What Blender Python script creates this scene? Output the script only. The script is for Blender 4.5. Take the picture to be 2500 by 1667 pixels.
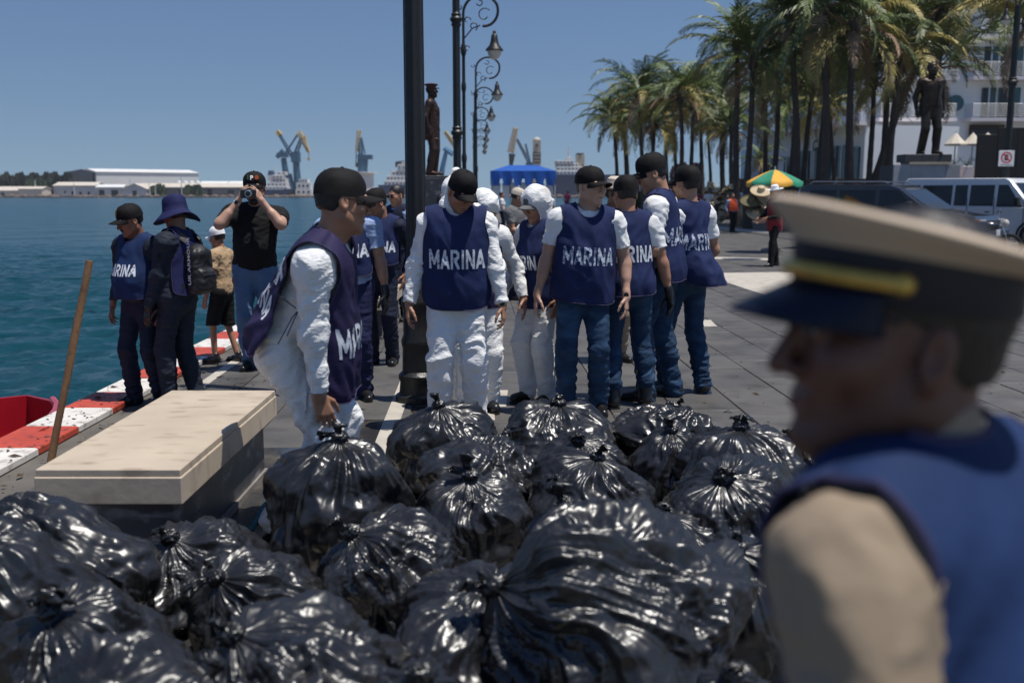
import bpy, bmesh, math, random
import numpy as np
from mathutils import Vector, Matrix
from mathutils.bvhtree import BVHTree

for _o in list(bpy.data.objects):
    bpy.data.objects.remove(_o)
SC = bpy.context.scene
COL = SC.collection
R = math.radians

# ------------------------------------------------------------------ camera
CAM_Z, PITCH, FPX = 1.6, 8.5, 2430.6        # focal length in pixels of the 2500 px wide photograph (35 mm lens)
cam_d = bpy.data.cameras.new('camera')
cam_d.lens = 35.0
cam_d.sensor_width = 36.0
cam_d.clip_start = 0.05
cam_d.clip_end = 6000.0
cam_d.dof.use_dof = True
cam_d.dof.focus_distance = 6.9
cam_d.dof.aperture_fstop = 2.5
cam = bpy.data.objects.new('camera', cam_d)
COL.objects.link(cam)
cam.location = (0, 0, CAM_Z)
cam.rotation_euler = (R(90 - PITCH), 0, 0)
SC.camera = cam

# ------------------------------------------------------------------ world, sun, exposure
SUN_EL, SUN_AZ = 74.0, 108.0      # azimuth clockwise from +Y (the view direction): from the right, a little behind the camera
wld = bpy.data.worlds.new('World')
SC.world = wld
wld.use_nodes = True
_nt = wld.node_tree
_nt.nodes.clear()
_out = _nt.nodes.new('ShaderNodeOutputWorld')
_bg = _nt.nodes.new('ShaderNodeBackground')
_sky = _nt.nodes.new('ShaderNodeTexSky')
_sky.sky_type = 'NISHITA'
_sky.sun_disc = False
_sky.sun_elevation = R(SUN_EL)
_sky.sun_rotation = R(SUN_AZ)
_sky.altitude = 0
_sky.air_density = 1.3
_sky.dust_density = 0.0
_sky.ozone_density = 4.0
_bg.inputs['Strength'].default_value = 0.08
# hazy tropical sky: the Nishita dome is read a little above each direction, so its amber rim stays below the horizon, and greyed slightly
_tc = _nt.nodes.new('ShaderNodeTexCoord')
_mp0 = _nt.nodes.new('ShaderNodeMapping'); _mp0.vector_type = 'POINT'
_mp0.inputs['Scale'].default_value = (1, 1, .80); _mp0.inputs['Location'].default_value = (0, 0, .13)
_nt.links.new(_tc.outputs['Generated'], _mp0.inputs['Vector'])
_nt.links.new(_mp0.outputs[0], _sky.inputs['Vector'])
_mixs = _nt.nodes.new('ShaderNodeMix'); _mixs.data_type = 'RGBA'
_mixs.inputs[0].default_value = .04
_hs0 = _nt.nodes.new('ShaderNodeHueSaturation'); _hs0.inputs['Saturation'].default_value = 1.14; _hs0.inputs['Hue'].default_value = .511
_nt.links.new(_sky.outputs[0], _hs0.inputs['Color'])
_nt.links.new(_hs0.outputs[0], _mixs.inputs[6])
_mixs.inputs[7].default_value = (4.1, 4.6, 5.6, 1)
_nt.links.new(_mixs.outputs[2], _bg.inputs['Color'])
_nt.links.new(_bg.outputs[0], _out.inputs[0])

sun_d = bpy.data.lights.new('sun', 'SUN')
sun_d.energy = 5.0
sun_d.angle = R(0.55)
sun_d.color = (1.0, 0.955, 0.88)
sun = bpy.data.objects.new('sun', sun_d)
COL.objects.link(sun)
_sv = Vector((math.sin(R(SUN_AZ)) * math.cos(R(SUN_EL)), math.cos(R(SUN_AZ)) * math.cos(R(SUN_EL)), math.sin(R(SUN_EL))))
sun.rotation_euler = (-_sv).to_track_quat('-Z', 'Y').to_euler()

SC.view_settings.view_transform = 'Standard'
SC.view_settings.look = 'None'
SC.view_settings.exposure = -0.05
SC.view_settings.gamma = 1.0
SC.view_settings.use_curve_mapping = False
SC.render.engine = 'CYCLES'
SC.cycles.use_denoising = True
SC.cycles.max_bounces = 6
SC.cycles.glossy_bounces = 4
SC.cycles.diffuse_bounces = 3
SC.cycles.transmission_bounces = 4
SC.cycles.sample_clamp_indirect = 6.0


def at(px, py, Y):
    """world point at depth Y seen at photo pixel (px, py)"""
    u = (px - 1250.0) / FPX
    v = (833.5 - py) / FPX
    p = R(PITCH)
    d = Vector((u, v * math.sin(p) + math.cos(p), v * math.cos(p) - math.sin(p)))
    d *= Y / d.y
    return Vector((d.x, Y, d.z + CAM_Z))


def ground(px, py, z=0.0):
    """world point of height z seen at photo pixel (px, py)"""
    q = at(px, py, 1.0)
    k = (z - CAM_Z) / (q.z - CAM_Z)
    return Vector((q.x * k, k, z))


# ------------------------------------------------------------------ numpy noise
_rs = np.random.RandomState(7)
_perm = _rs.permutation(256)
_perm = np.concatenate([_perm, _perm, _perm])
_grad = _rs.normal(size=(256, 3))
_grad /= np.linalg.norm(_grad, axis=1)[:, None]


def pnoise(P, seed=0):
    P = np.asarray(P, float) + seed * 17.31
    i = np.floor(P).astype(int)
    f = P - i
    i &= 255
    u = f * f * f * (f * (f * 6 - 15) + 10)
    res = 0
    for dx in (0, 1):
        wx = u[:, 0] if dx else 1 - u[:, 0]
        for dy in (0, 1):
            wy = u[:, 1] if dy else 1 - u[:, 1]
            for dz in (0, 1):
                wz = u[:, 2] if dz else 1 - u[:, 2]
                h = _perm[_perm[_perm[(i[:, 0] + dx) & 255] + ((i[:, 1] + dy) & 255)] + ((i[:, 2] + dz) & 255)]
                g = _grad[h]
                dot = g[:, 0] * (f[:, 0] - dx) + g[:, 1] * (f[:, 1] - dy) + g[:, 2] * (f[:, 2] - dz)
                res = res + wx * wy * wz * dot
    return res * 1.6


def fbm(P, seed=0, oct=3):
    P = np.asarray(P, float)
    r, a = 0, 1.0
    for o in range(oct):
        r = r + a * pnoise(P * (2.03 ** o), seed + o * 3)
        a *= .5
    return r


def ridge(P, seed=0):
    return 1 - np.abs(pnoise(P, seed)) * 2.2


# ------------------------------------------------------------------ objects
def tag(o, label=None, cat=None, group=None, kind=None):
    if label: o['label'] = label
    if cat: o['category'] = cat
    if group: o['group'] = group
    if kind: o['kind'] = kind
    return o


def empty(name, loc=(0, 0, 0), rz=0.0, scale=1.0):
    o = bpy.data.objects.new(name, None)
    o.empty_display_size = .1
    COL.objects.link(o)
    o.location = loc
    o.rotation_euler = (0, 0, rz)
    o.scale = (scale,) * 3
    return o


def link(name, me, parent=None, loc=None, rot=None):
    o = bpy.data.objects.new(name, me)
    COL.objects.link(o)
    if parent: o.parent = parent
    if loc is not None: o.location = loc
    if rot is not None: o.rotation_euler = rot
    return o


def mesh_np(name, V, F, mat=None, smooth=True):
    """mesh from a vertex array and an (n,3|4) face array"""
    V = np.ascontiguousarray(V, np.float32)
    F = np.ascontiguousarray(F, np.int32)
    me = bpy.data.meshes.new(name)
    n, k = F.shape
    me.vertices.add(len(V)); me.vertices.foreach_set('co', V.ravel())
    me.loops.add(n * k); me.loops.foreach_set('vertex_index', F.ravel())
    me.polygons.add(n)
    me.polygons.foreach_set('loop_start', np.arange(0, n * k, k, dtype=np.int32))
    me.update(calc_edges=True)
    me.polygons.foreach_set('use_smooth', np.full(n, smooth, dtype=bool))
    me.validate()
    if mat: me.materials.append(mat)
    return me


def nrm(v):
    v = np.asarray(v, float)
    return v / (np.linalg.norm(v) + 1e-12)


class MB:
    """collects shapes; build() links them as one mesh object"""
    def __init__(self):
        self.v = []; self.f = []; self.n = 0

    def add(self, V, F):
        V = [tuple(map(float, p)) for p in V]
        self.f += [tuple(i + self.n for i in f) for f in F]
        self.v += V
        self.n += len(V)
        return self

    def box(self, c, s, rz=0.0, b=0.0, M=None):
        hx, hy, hz = s[0] / 2, s[1] / 2, s[2] / 2
        def ringp(i, z):
            ax, ay = hx - i, hy - i
            if b: return [(ax, -ay + b, z), (ax, ay - b, z), (ax - b, ay, z), (-ax + b, ay, z), (-ax, ay - b, z), (-ax, -ay + b, z), (-ax + b, -ay, z), (ax - b, -ay, z)]
            return [(ax, -ay, z), (ax, ay, z), (-ax, ay, z), (-ax, -ay, z)]
        rings = [ringp(b, -hz), ringp(0, -hz + b), ringp(0, hz - b), ringp(b, hz)] if b else [ringp(0, -hz), ringp(0, hz)]
        cs, sn = math.cos(rz), math.sin(rz)
        out = []
        for r in rings:
            rr = []
            for p in r:
                q = np.array(p)
                if M is not None: q = np.asarray(M) @ q
                else: q = np.array([q[0] * cs - q[1] * sn, q[0] * sn + q[1] * cs, q[2]])
                rr.append(q + np.asarray(c, float))
            out.append(rr)
        return self.loft(out)

    def loft(self, rings, closed=True, cap=True):
        n = len(rings[0]); V = [p for r in rings for p in r]; F = []
        for i in range(len(rings) - 1):
            for j in range(n if closed else n - 1):
                k = (j + 1) % n
                F.append((i * n + j, i * n + k, (i + 1) * n + k, (i + 1) * n + j))
        if cap and closed:
            F.append(tuple(range(n - 1, -1, -1)))
            F.append(tuple((len(rings) - 1) * n + j for j in range(n)))
        return self.add(V, F)

    def tube(self, path, rad, seg=8, cap=True):
        path = [np.asarray(p, float) for p in path]
        if np.isscalar(rad): rad = [rad] * len(path)
        rings = []; ref = None
        for i, p in enumerate(path):
            t = nrm(path[min(i + 1, len(path) - 1)] - path[max(i - 1, 0)])
            if ref is None:
                a = np.array([0, 0, 1.]) if abs(t[2]) < .9 else np.array([1., 0, 0])
                ref = nrm(np.cross(t, a))
            ref = nrm(ref - t * np.dot(ref, t)); bi = np.cross(t, ref)
            rings.append([p + rad[i] * (math.cos(2 * math.pi * j / seg) * ref + math.sin(2 * math.pi * j / seg) * bi) for j in range(seg)])
        return self.loft(rings, True, cap)

    def lathe(self, prof, c=(0, 0, 0), seg=16, M=None, cap=True):
        rings = []
        for r, z in prof:
            ring = []
            for j in range(seg):
                a = 2 * math.pi * j / seg
                q = np.array([r * math.cos(a), r * math.sin(a), z])
                if M is not None: q = np.asarray(M) @ q
                ring.append(q + np.asarray(c, float))
            rings.append(ring)
        return self.loft(rings, True, cap)

    def ell(self, c, r, seg=12, rings=8, M=None):
        prof = []
        for i in range(rings + 1):
            a = -math.pi / 2 + math.pi * i / rings
            prof.append((max(math.cos(a), .02), math.sin(a)))
        rr = []
        for pr, pz in prof:
            ring = []
            for j in range(seg):
                a = 2 * math.pi * j / seg
                q = np.array([pr * math.cos(a) * r[0], pr * math.sin(a) * r[1], pz * r[2]])
                if M is not None: q = np.asarray(M) @ q
                ring.append(q + np.asarray(c, float))
            rr.append(ring)
        return self.loft(rr)

    def poly(self, pts):
        return self.add(pts, [tuple(range(len(pts)))])

    def prism(self, pts, off):
        off = np.asarray(off, float)
        a = [np.asarray(p, float) for p in pts]
        return self.loft([a, [p + off for p in a]])

    def mesh(self, name, mat=None, smooth=False, angle=None):
        me = bpy.data.meshes.new(name)
        me.from_pydata(self.v, [], self.f)
        bm = bmesh.new(); bm.from_mesh(me)
        bmesh.ops.recalc_face_normals(bm, faces=bm.faces)
        if smooth:
            lim = R(angle or 38)
            for f in bm.faces: f.smooth = True
            for e in bm.edges:
                if len(e.link_faces) == 2 and e.calc_face_angle(0) > lim: e.smooth = False
        bm.to_mesh(me); bm.free()
        if mat: me.materials.append(mat)
        return me

    def build(self, name, mat=None, parent=None, smooth=False, loc=None, rot=None):
        return link(name, self.mesh(name, mat, smooth), parent, loc, rot)


def rotm(ax, a):
    return np.array(Matrix.Rotation(a, 3, ax))


# ------------------------------------------------------------------ materials
_mats = {}


def mat(name, col, rough=.6, metal=0.0, spec=.5, var=.12, vscale=6.0, bump=0.0, bscale=60.0, bstretch=(1, 1, 1), bdetail=3.0,
        coords='Object', sheen=0.0, coat=0.0, rvar=0.0, btype='FBM', bump2=None, rnd=0.0, col2=None, c2scale=4.0, c2lo=.45, c2hi=.6, c2stretch=(1, 1, 1),
        sub=0.0, trans=0.0, emit=None, dist=.01, c2detail=6.0):
    if name in _mats: return _mats[name]
    m = bpy.data.materials.new(name); m.use_nodes = True
    nt = m.node_tree; N = nt.nodes; L = nt.links
    b = N['Principled BSDF']
    b.inputs['Roughness'].default_value = rough
    b.inputs['Metallic'].default_value = metal
    b.inputs['Specular IOR Level'].default_value = spec
    if sheen: b.inputs['Sheen Weight'].default_value = sheen
    if coat: b.inputs['Coat Weight'].default_value = coat; b.inputs['Coat Roughness'].default_value = .05
    if trans: b.inputs['Transmission Weight'].default_value = trans
    if sub:
        b.inputs['Subsurface Weight'].default_value = sub
        b.inputs['Subsurface Radius'].default_value = (1, .35, .2)
        b.inputs['Subsurface Scale'].default_value = .006
    if emit: b.inputs['Emission Color'].default_value = (*col, 1); b.inputs['Emission Strength'].default_value = emit
    if coords == 'World':
        src = N.new('ShaderNodeNewGeometry').outputs['Position']
    else:
        src = N.new('ShaderNodeTexCoord').outputs['Object']
    def mapped(st):
        if tuple(st) == (1, 1, 1): return src
        mp = N.new('ShaderNodeMapping'); mp.inputs['Scale'].default_value = st
        L.new(src, mp.inputs['Vector']); return mp.outputs[0]
    def noise(scale, detail, st=(1, 1, 1), typ='FBM', ds=0.0):
        n = N.new('ShaderNodeTexNoise'); n.inputs['Scale'].default_value = scale; n.inputs['Detail'].default_value = detail
        if typ != 'FBM': n.noise_type = typ
        n.inputs['Distortion'].default_value = ds
        L.new(mapped(st), n.inputs['Vector']); return n.outputs[0]
    base = N.new('ShaderNodeRGB').outputs[0]; base.default_value = (*col, 1)
    cur = base
    if col2:
        rp = N.new('ShaderNodeMapRange'); rp.inputs[1].default_value = c2lo; rp.inputs[2].default_value = c2hi
        L.new(noise(c2scale, c2detail, c2stretch), rp.inputs[0])
        mx = N.new('ShaderNodeMix'); mx.data_type = 'RGBA'
        L.new(rp.outputs[0], mx.inputs[0]); L.new(cur, mx.inputs[6]); mx.inputs[7].default_value = (*col2, 1)
        cur = mx.outputs[2]
    if var or rnd:
        hs = N.new('ShaderNodeHueSaturation')
        ma = N.new('ShaderNodeMapRange'); ma.inputs[1].default_value = .25; ma.inputs[2].default_value = .75
        ma.inputs[3].default_value = 1 - var; ma.inputs[4].default_value = 1 + var
        L.new(noise(vscale, 5.0), ma.inputs[0])
        val = ma.outputs[0]
        if rnd:
            oi = N.new('ShaderNodeObjectInfo')
            mr = N.new('ShaderNodeMapRange'); mr.inputs[3].default_value = 1 - rnd; mr.inputs[4].default_value = 1 + rnd
            L.new(oi.outputs['Random'], mr.inputs[0])
            mm = N.new('ShaderNodeMath'); mm.operation = 'MULTIPLY'
            L.new(val, mm.inputs[0]); L.new(mr.outputs[0], mm.inputs[1]); val = mm.outputs[0]
        L.new(val, hs.inputs['Value']); L.new(cur, hs.inputs['Color']); cur = hs.outputs[0]
    L.new(cur, b.inputs['Base Color'])
    if rvar:
        mr = N.new('ShaderNodeMapRange'); mr.inputs[1].default_value = .3; mr.inputs[2].default_value = .7
        mr.inputs[3].default_value = max(0, rough - rvar); mr.inputs[4].default_value = min(1, rough + rvar)
        L.new(noise(vscale * 1.7, 4), mr.inputs[0]); L.new(mr.outputs[0], b.inputs['Roughness'])
    prev = None
    for spec_ in ([(bump, bscale, bstretch, bdetail, btype)] if bump else []) + (bump2 or []):
        st, sc, stc, de, ty = spec_
        bn = N.new('ShaderNodeBump'); bn.inputs['Strength'].default_value = st; bn.inputs['Distance'].default_value = dist
        L.new(noise(sc, de, stc, ty), bn.inputs['Height'])
        if prev: L.new(prev, bn.inputs['Normal'])
        prev = bn.outputs[0]
    if prev: L.new(prev, b.inputs['Normal'])
    _mats[name] = m
    return m


# ------------------------------------------------------------------ signed distance bodies meshed with surface nets
class SDF:
    def __init__(self):
        self.p = []

    def rc(self, a, b, r1, r2=None, k=.02, op='u'):
        self.p.append(('rc', (np.asarray(a, float), np.asarray(b, float), r1, r1 if r2 is None else r2), k, op)); return self

    def el(self, c, r, Rm=None, k=.02, op='u'):
        if Rm is not None:
            sc_ = np.linalg.norm(np.asarray(Rm)[:, 0]); Rm = np.asarray(Rm) / sc_; r = np.asarray(r, float) * sc_
        self.p.append(('el', (np.asarray(c, float), np.asarray(r, float), np.eye(3) if Rm is None else np.asarray(Rm)), k, op)); return self

    def sp(self, c, r, k=.02, op='u'):
        return self.el(c, (r, r, r), None, k, op)

    def bx(self, c, s, r, Rm=None, k=.02, op='u'):
        self.p.append(('bx', (np.asarray(c, float), np.asarray(s, float), r, np.eye(3) if Rm is None else np.asarray(Rm)), k, op)); return self

    def cut(self, pt, n, k=.004):
        """keep the side the normal n points away from"""
        self.p.append(('pl', (np.asarray(pt, float), nrm(n)), k, 'i')); return self

    @staticmethod
    def dist(kind, a, P):
        if kind == 'rc':
            A, B, r1, r2 = a; ba = B - A; L2 = ba @ ba + 1e-12; pa = P - A
            t = np.clip((pa @ ba) / L2, 0, 1)
            d = pa - t[..., None] * ba
            return np.sqrt((d * d).sum(-1)) - (r1 + (r2 - r1) * t)
        if kind == 'el':
            c, r, M = a; q = (P - c) @ M
            k0 = np.sqrt(((q / r) ** 2).sum(-1)); k1 = np.sqrt(((q / (r * r)) ** 2).sum(-1)) + 1e-9
            return k0 * (k0 - 1) / k1
        if kind == 'bx':
            c, s, r, M = a; q = np.abs((P - c) @ M) - s + r
            return np.sqrt((np.maximum(q, 0) ** 2).sum(-1)) + np.minimum(q.max(-1), 0) - r
        if kind == 'pl':
            return (P - a[0]) @ a[1]

    @staticmethod
    def comb(F, d, k, op):
        if op == 'u':
            h = np.maximum(k - np.abs(F - d), 0) / k
            return np.minimum(F, d) - h * h * k * .25
        if op == 's': d = -d
        h = np.maximum(k - np.abs(F - d), 0) / k
        return np.maximum(F, d) + h * h * k * .25

    def ev(self, P):
        P = np.asarray(P, float); F = np.full(P.shape[:-1], 9.0)
        for kind, a, k, op in self.p:
            F = self.comb(F, self.dist(kind, a, P), k, op)
        return F

    def bb(self, kind, a):
        if kind == 'rc': return np.minimum(a[0] - a[2], a[1] - a[3]), np.maximum(a[0] + a[2], a[1] + a[3])
        if kind == 'el': e = np.abs(a[2]) @ a[1]; return a[0] - e, a[0] + e
        if kind == 'bx': e = np.abs(a[3]) @ a[1]; return a[0] - e, a[0] + e

    def mesh(self, h):
        bbs = [self.bb(k, a) for k, a, _, op in self.p if op == 'u']
        lo = np.min([b[0] for b in bbs], 0) - 3 * h; hi = np.max([b[1] for b in bbs], 0) + 3 * h
        n = np.ceil((hi - lo) / h).astype(int) + 1
        ax = [lo[i] + np.arange(n[i]) * h for i in range(3)]
        F = np.full(n, 1.0)
        for kind, a, k, op in self.p:
            if kind == 'pl': sl = tuple(slice(0, n[i]) for i in range(3))
            else:
                b0, b1 = self.bb(kind, a); m = k + 3 * h
                i0 = np.clip(np.floor((b0 - m - lo) / h).astype(int), 0, n); i1 = np.clip(np.ceil((b1 + m - lo) / h).astype(int) + 1, 0, n)
                sl = tuple(slice(i0[i], i1[i]) for i in range(3))
            P = np.stack(np.meshgrid(*[ax[i][sl[i]] for i in range(3)], indexing='ij'), -1)
            if P.size == 0: continue
            F[sl] = self.comb(F[sl], self.dist(kind, a, P), k, op)
        return surface_nets(F, lo, h)


def surface_nets(F, lo, h):
    S = F < 0
    c = np.zeros(tuple(np.array(F.shape) - 1), int)
    for dx in (0, 1):
        for dy in (0, 1):
            for dz in (0, 1):
                c += S[dx:F.shape[0] - 1 + dx, dy:F.shape[1] - 1 + dy, dz:F.shape[2] - 1 + dz]
    act = (c > 0) & (c < 8)
    I = np.argwhere(act)
    idx = np.full(act.shape, -1, int); idx[act] = np.arange(len(I))
    pos = np.zeros((len(I), 3)); cnt = np.zeros(len(I))
    for axis in range(3):
        o = [a for a in range(3) if a != axis]
        for d1 in (0, 1):
            for d2 in (0, 1):
                A = I.copy(); A[:, o[0]] += d1; A[:, o[1]] += d2
                B = A.copy(); B[:, axis] += 1
                fa = F[A[:, 0], A[:, 1], A[:, 2]]; fb = F[B[:, 0], B[:, 1], B[:, 2]]
                m = (fa < 0) != (fb < 0)
                t = np.where(m, fa / np.where(m, fa - fb, 1), 0)
                q = A.astype(float); q[:, axis] += t
                pos[m] += q[m]; cnt[m] += 1
    V = lo + h * pos / np.maximum(cnt, 1)[:, None]
    Q = []
    for axis in range(3):
        a, b = [(1, 2), (2, 0), (0, 1)][axis]
        sl0 = [slice(None)] * 3; sl1 = [slice(None)] * 3
        sl0[axis] = slice(0, -1); sl1[axis] = slice(1, None)
        s0 = S[tuple(sl0)]; s1 = S[tuple(sl1)]
        E = np.argwhere(s0 != s1)
        E = E[(E[:, a] > 0) & (E[:, b] > 0) & (E[:, a] < F.shape[a] - 1) & (E[:, b] < F.shape[b] - 1)]
        if not len(E): continue
        def cell(da, db):
            q = E.copy(); q[:, a] -= da; q[:, b] -= db
            return idx[q[:, 0], q[:, 1], q[:, 2]]
        q = np.stack([cell(1, 1), cell(0, 1), cell(0, 0), cell(1, 0)], 1)
        flip = ~s0[E[:, 0], E[:, 1], E[:, 2]]
        q[flip] = q[flip][:, ::-1]
        Q.append(q)
    Q = np.concatenate(Q)
    return V, Q[(Q >= 0).all(1)]


def vnormals(V, Q):
    n = np.cross(V[Q[:, 2]] - V[Q[:, 0]], V[Q[:, 3 % Q.shape[1]]] - V[Q[:, 1]])
    N = np.zeros_like(V)
    for k in range(Q.shape[1]):
        for a in range(3):
            N[:, a] += np.bincount(Q[:, k], n[:, a], len(V))
    return N / (np.linalg.norm(N, axis=1)[:, None] + 1e-12)


def vsmooth(V, Q, it=2, lam=.5):
    for _ in range(it):
        S = np.zeros_like(V); c = np.zeros(len(V))
        for k in range(4):
            a, b = Q[:, k], Q[:, (k + 1) % 4]
            for x in range(3):
                S[:, x] += np.bincount(a, V[b, x], len(V)) + np.bincount(b, V[a, x], len(V))
            c += np.bincount(a, minlength=len(V)) + np.bincount(b, minlength=len(V))
        V = V + lam * (S / np.maximum(c, 1)[:, None] - V)
    return V


def merge(parts):
    Vs, Qs, n = [], [], 0
    for V, Q in parts:
        Vs.append(V); Qs.append(Q + n); n += len(V)
    return np.concatenate(Vs), np.concatenate(Qs)


_txt = {}


def text_mesh(s, bold=.03, cell=.12):
    """flat lettering: (V,F) with letters 1 high, centred, cut into small faces"""
    key = (s, bold)
    if key in _txt: return _txt[key]
    cu = bpy.data.curves.new('txt', 'FONT'); cu.body = s; cu.align_x = 'CENTER'; cu.align_y = 'CENTER'
    cu.offset = bold; cu.resolution_u = 3; cu.space_character = 1.04
    ob = bpy.data.objects.new('txt', cu); COL.objects.link(ob)
    dg = bpy.context.evaluated_depsgraph_get()
    me = bpy.data.meshes.new_from_object(ob.evaluated_get(dg))
    bpy.data.objects.remove(ob)
    bm = bmesh.new(); bm.from_mesh(me)
    bmesh.ops.triangulate(bm, faces=bm.faces)
    for _ in range(5):
        e = [e for e in bm.edges if e.calc_length() > cell]
        if not e: break
        bmesh.ops.subdivide_edges(bm, edges=e, cuts=1)
        bmesh.ops.triangulate(bm, faces=[f for f in bm.faces if len(f.verts) > 3])
    bm.verts.index_update()
    V = np.array([v.co[:] for v in bm.verts]); Fc = np.array([[v.index for v in f.verts] for f in bm.faces])
    bm.free(); bpy.data.meshes.remove(me)
    w, hh = np.ptp(V[:, 0]), np.ptp(V[:, 1])
    V[:, 0] -= (V[:, 0].max() + V[:, 0].min()) / 2; V[:, 1] -= (V[:, 1].max() + V[:, 1].min()) / 2
    V /= hh
    _txt[key] = (V, Fc)
    return _txt[key]


GLY = {  # block letters as strokes in a unit box, and their widths
    'M': (1.25, [((0, 0), (0, 1)), ((0, 1), (.5, .28)), ((.5, .28), (1, 1)), ((1, 1), (1, 0))]),
    'A': (1.05, [((0, 0), (.5, 1)), ((.5, 1), (1, 0)), ((.22, .30), (.78, .30))]),
    'R': (.98, [((0, 0), (0, 1)), ((0, 1), (.62, 1)), ((.62, 1), (1, .82)), ((1, .82), (1, .68)), ((1, .68), (.62, .50)), ((.62, .50), (0, .50)), ((.45, .50), (1, 0))]),
    'I': (.30, [((.5, 0), (.5, 1))]),
    'N': (1.0, [((0, 0), (0, 1)), ((0, 1), (1, 0)), ((1, 0), (1, 1))]),
    'C': (.95, [((1, .82), (.65, 1)), ((.65, 1), (.25, .95)), ((.25, .95), (0, .70)), ((0, .70), (0, .30)), ((0, .30), (.25, .05)), ((.25, .05), (.65, 0)), ((.65, 0), (1, .18))]),
    'P': (.95, [((0, 0), (0, 1)), ((0, 1), (.62, 1)), ((.62, 1), (1, .82)), ((1, .82), (1, .66)), ((1, .66), (.62, .46)), ((.62, .46), (0, .46))]),
    'T': (.95, [((0, 1), (1, 1)), ((.5, 0), (.5, 1))]),
}
_blk = {}


def block_text(s):
    """stencil-like heavy lettering, 1 high and centred, cut into small squares so it can follow cloth"""
    if s in _blk: return _blk[s]
    V, F = [], []; x0 = 0.0; asp, sw = .60, .135
    for ch in s:
        w, st = GLY[ch]; w *= asp; c = .034
        gx = np.arange(-sw, w + sw, c) + c / 2; gy = np.arange(-.02, 1.02, c) + c / 2
        X, Y = np.meshgrid(gx, gy, indexing='ij'); D = np.full(X.shape, 9.0)
        for (a, b) in st:
            a = np.array((a[0] * w, sw / 2 + a[1] * (1 - sw))); b = np.array((b[0] * w, sw / 2 + b[1] * (1 - sw))); ab = b - a
            t = np.clip(((X - a[0]) * ab[0] + (Y - a[1]) * ab[1]) / (ab @ ab), 0, 1)
            D = np.minimum(D, np.hypot(X - a[0] - t * ab[0], Y - a[1] - t * ab[1]))
        on = (D < sw * .78) & (Y > 0) & (Y < 1)
        for i, j in np.argwhere(on):
            k = len(V); cx, cy = x0 + gx[i] - gx[0], gy[j]; e = c / 2
            V += [(cx - e, cy - e, 0), (cx + e, cy - e, 0), (cx + e, cy + e, 0), (cx - e, cy + e, 0)]; F.append((k, k + 1, k + 2, k + 3))
        x0 += w + 2 * sw + .03
    V = np.array(V); V[:, 0] -= (V[:, 0].max() + V[:, 0].min()) / 2; V[:, 1] -= .5
    _blk[s] = (V, np.array(F))
    return _blk[s]
# ------------------------------------------------------------------ setting: water, quay, paving
WATER_Z = -1.25
QX0, QX1 = -3.30, -2.93           # kerb: water side and land side
KY = .0

m_conc = mat('quay_concrete', (.20, .18, .16), .85, var=.25, bump=.5, bscale=20, coords='World')
m_joint = mat('paving_joint', (.105, .095, .082), .9, var=.3, vscale=3, bump=.4, bscale=60, coords='World')
m_slab = mat('dark_paving_stone', (.086, .081, .076), .62, var=.24, vscale=1.3, rnd=.13, bump=.35, bscale=45, bdetail=6, coords='World', rvar=.16, col2=(.045, .043, .041), c2lo=.50, c2hi=.74, c2scale=3.2, dist=.006)
m_slab_wet = mat('wet_paving_stone', (.038, .037, .037), .22, var=.3, vscale=2.5, rnd=.1, bump=.3, bscale=40, coords='World', rvar=.14, dist=.005, col2=(.10, .085, .065), c2lo=.5, c2hi=.7, c2scale=3)
m_strip = mat('pale_paving_strip', (.46, .42, .36), .7, var=.16, vscale=5, bump=.3, bscale=40, coords='World', col2=(.26, .23, .19), c2lo=.55, c2hi=.75, c2scale=6)
m_asph = mat('asphalt', (.055, .054, .055), .85, var=.2, vscale=1, bump=.5, bscale=90, coords='World')
m_red = mat('red_kerb_paint', (.46, .062, .032), .55, var=.2, vscale=4, bump=.35, bscale=30, coords='World', col2=(.10, .035, .025), c2lo=.55, c2hi=.72, c2scale=16, dist=.006)
m_white = mat('white_kerb_paint', (.66, .63, .58), .55, var=.12, vscale=4, bump=.35, bscale=30, coords='World', col2=(.22, .19, .15), c2lo=.55, c2hi=.74, c2scale=13, dist=.006)

# water: chop modelled near the quay, a finer bump everywhere
m_water = bpy.data.materials.new('harbour_water'); m_water.use_nodes = True
_n = m_water.node_tree.nodes; _l = m_water.node_tree.links; _b = _n['Principled BSDF']
_b.inputs['Base Color'].default_value = (.005, .046, .062, 1)
_b.inputs['Roughness'].default_value = .2
_b.inputs['IOR'].default_value = 1.33
_b.inputs['Specular IOR Level'].default_value = .45
_g = _n.new('ShaderNodeNewGeometry')
_pv = None
for _st, _sc, _strx, _dd in ((1.0, .16, (1, 1.6, 1), 1.5), (1.0, .8, (1, 1.7, 1), .34), (.7, 3.0, (1, 1.5, 1), .10)):
    _mp = _n.new('ShaderNodeMapping'); _mp.inputs['Scale'].default_value = _strx; _mp.inputs['Rotation'].default_value = (0, 0, R(14))
    _l.new(_g.outputs['Position'], _mp.inputs[0])
    _tx = _n.new('ShaderNodeTexNoise'); _tx.inputs['Scale'].default_value = _sc; _tx.inputs['Detail'].default_value = 4
    _l.new(_mp.outputs[0], _tx.inputs['Vector'])
    _bp = _n.new('ShaderNodeBump'); _bp.inputs['Strength'].default_value = _st; _bp.inputs['Distance'].default_value = _dd
    _l.new(_tx.outputs[0], _bp.inputs['Height'])
    if _pv: _l.new(_pv, _bp.inputs['Normal'])
    _pv = _bp.outputs[0]
_l.new(_pv, _b.inputs['Normal'])

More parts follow.
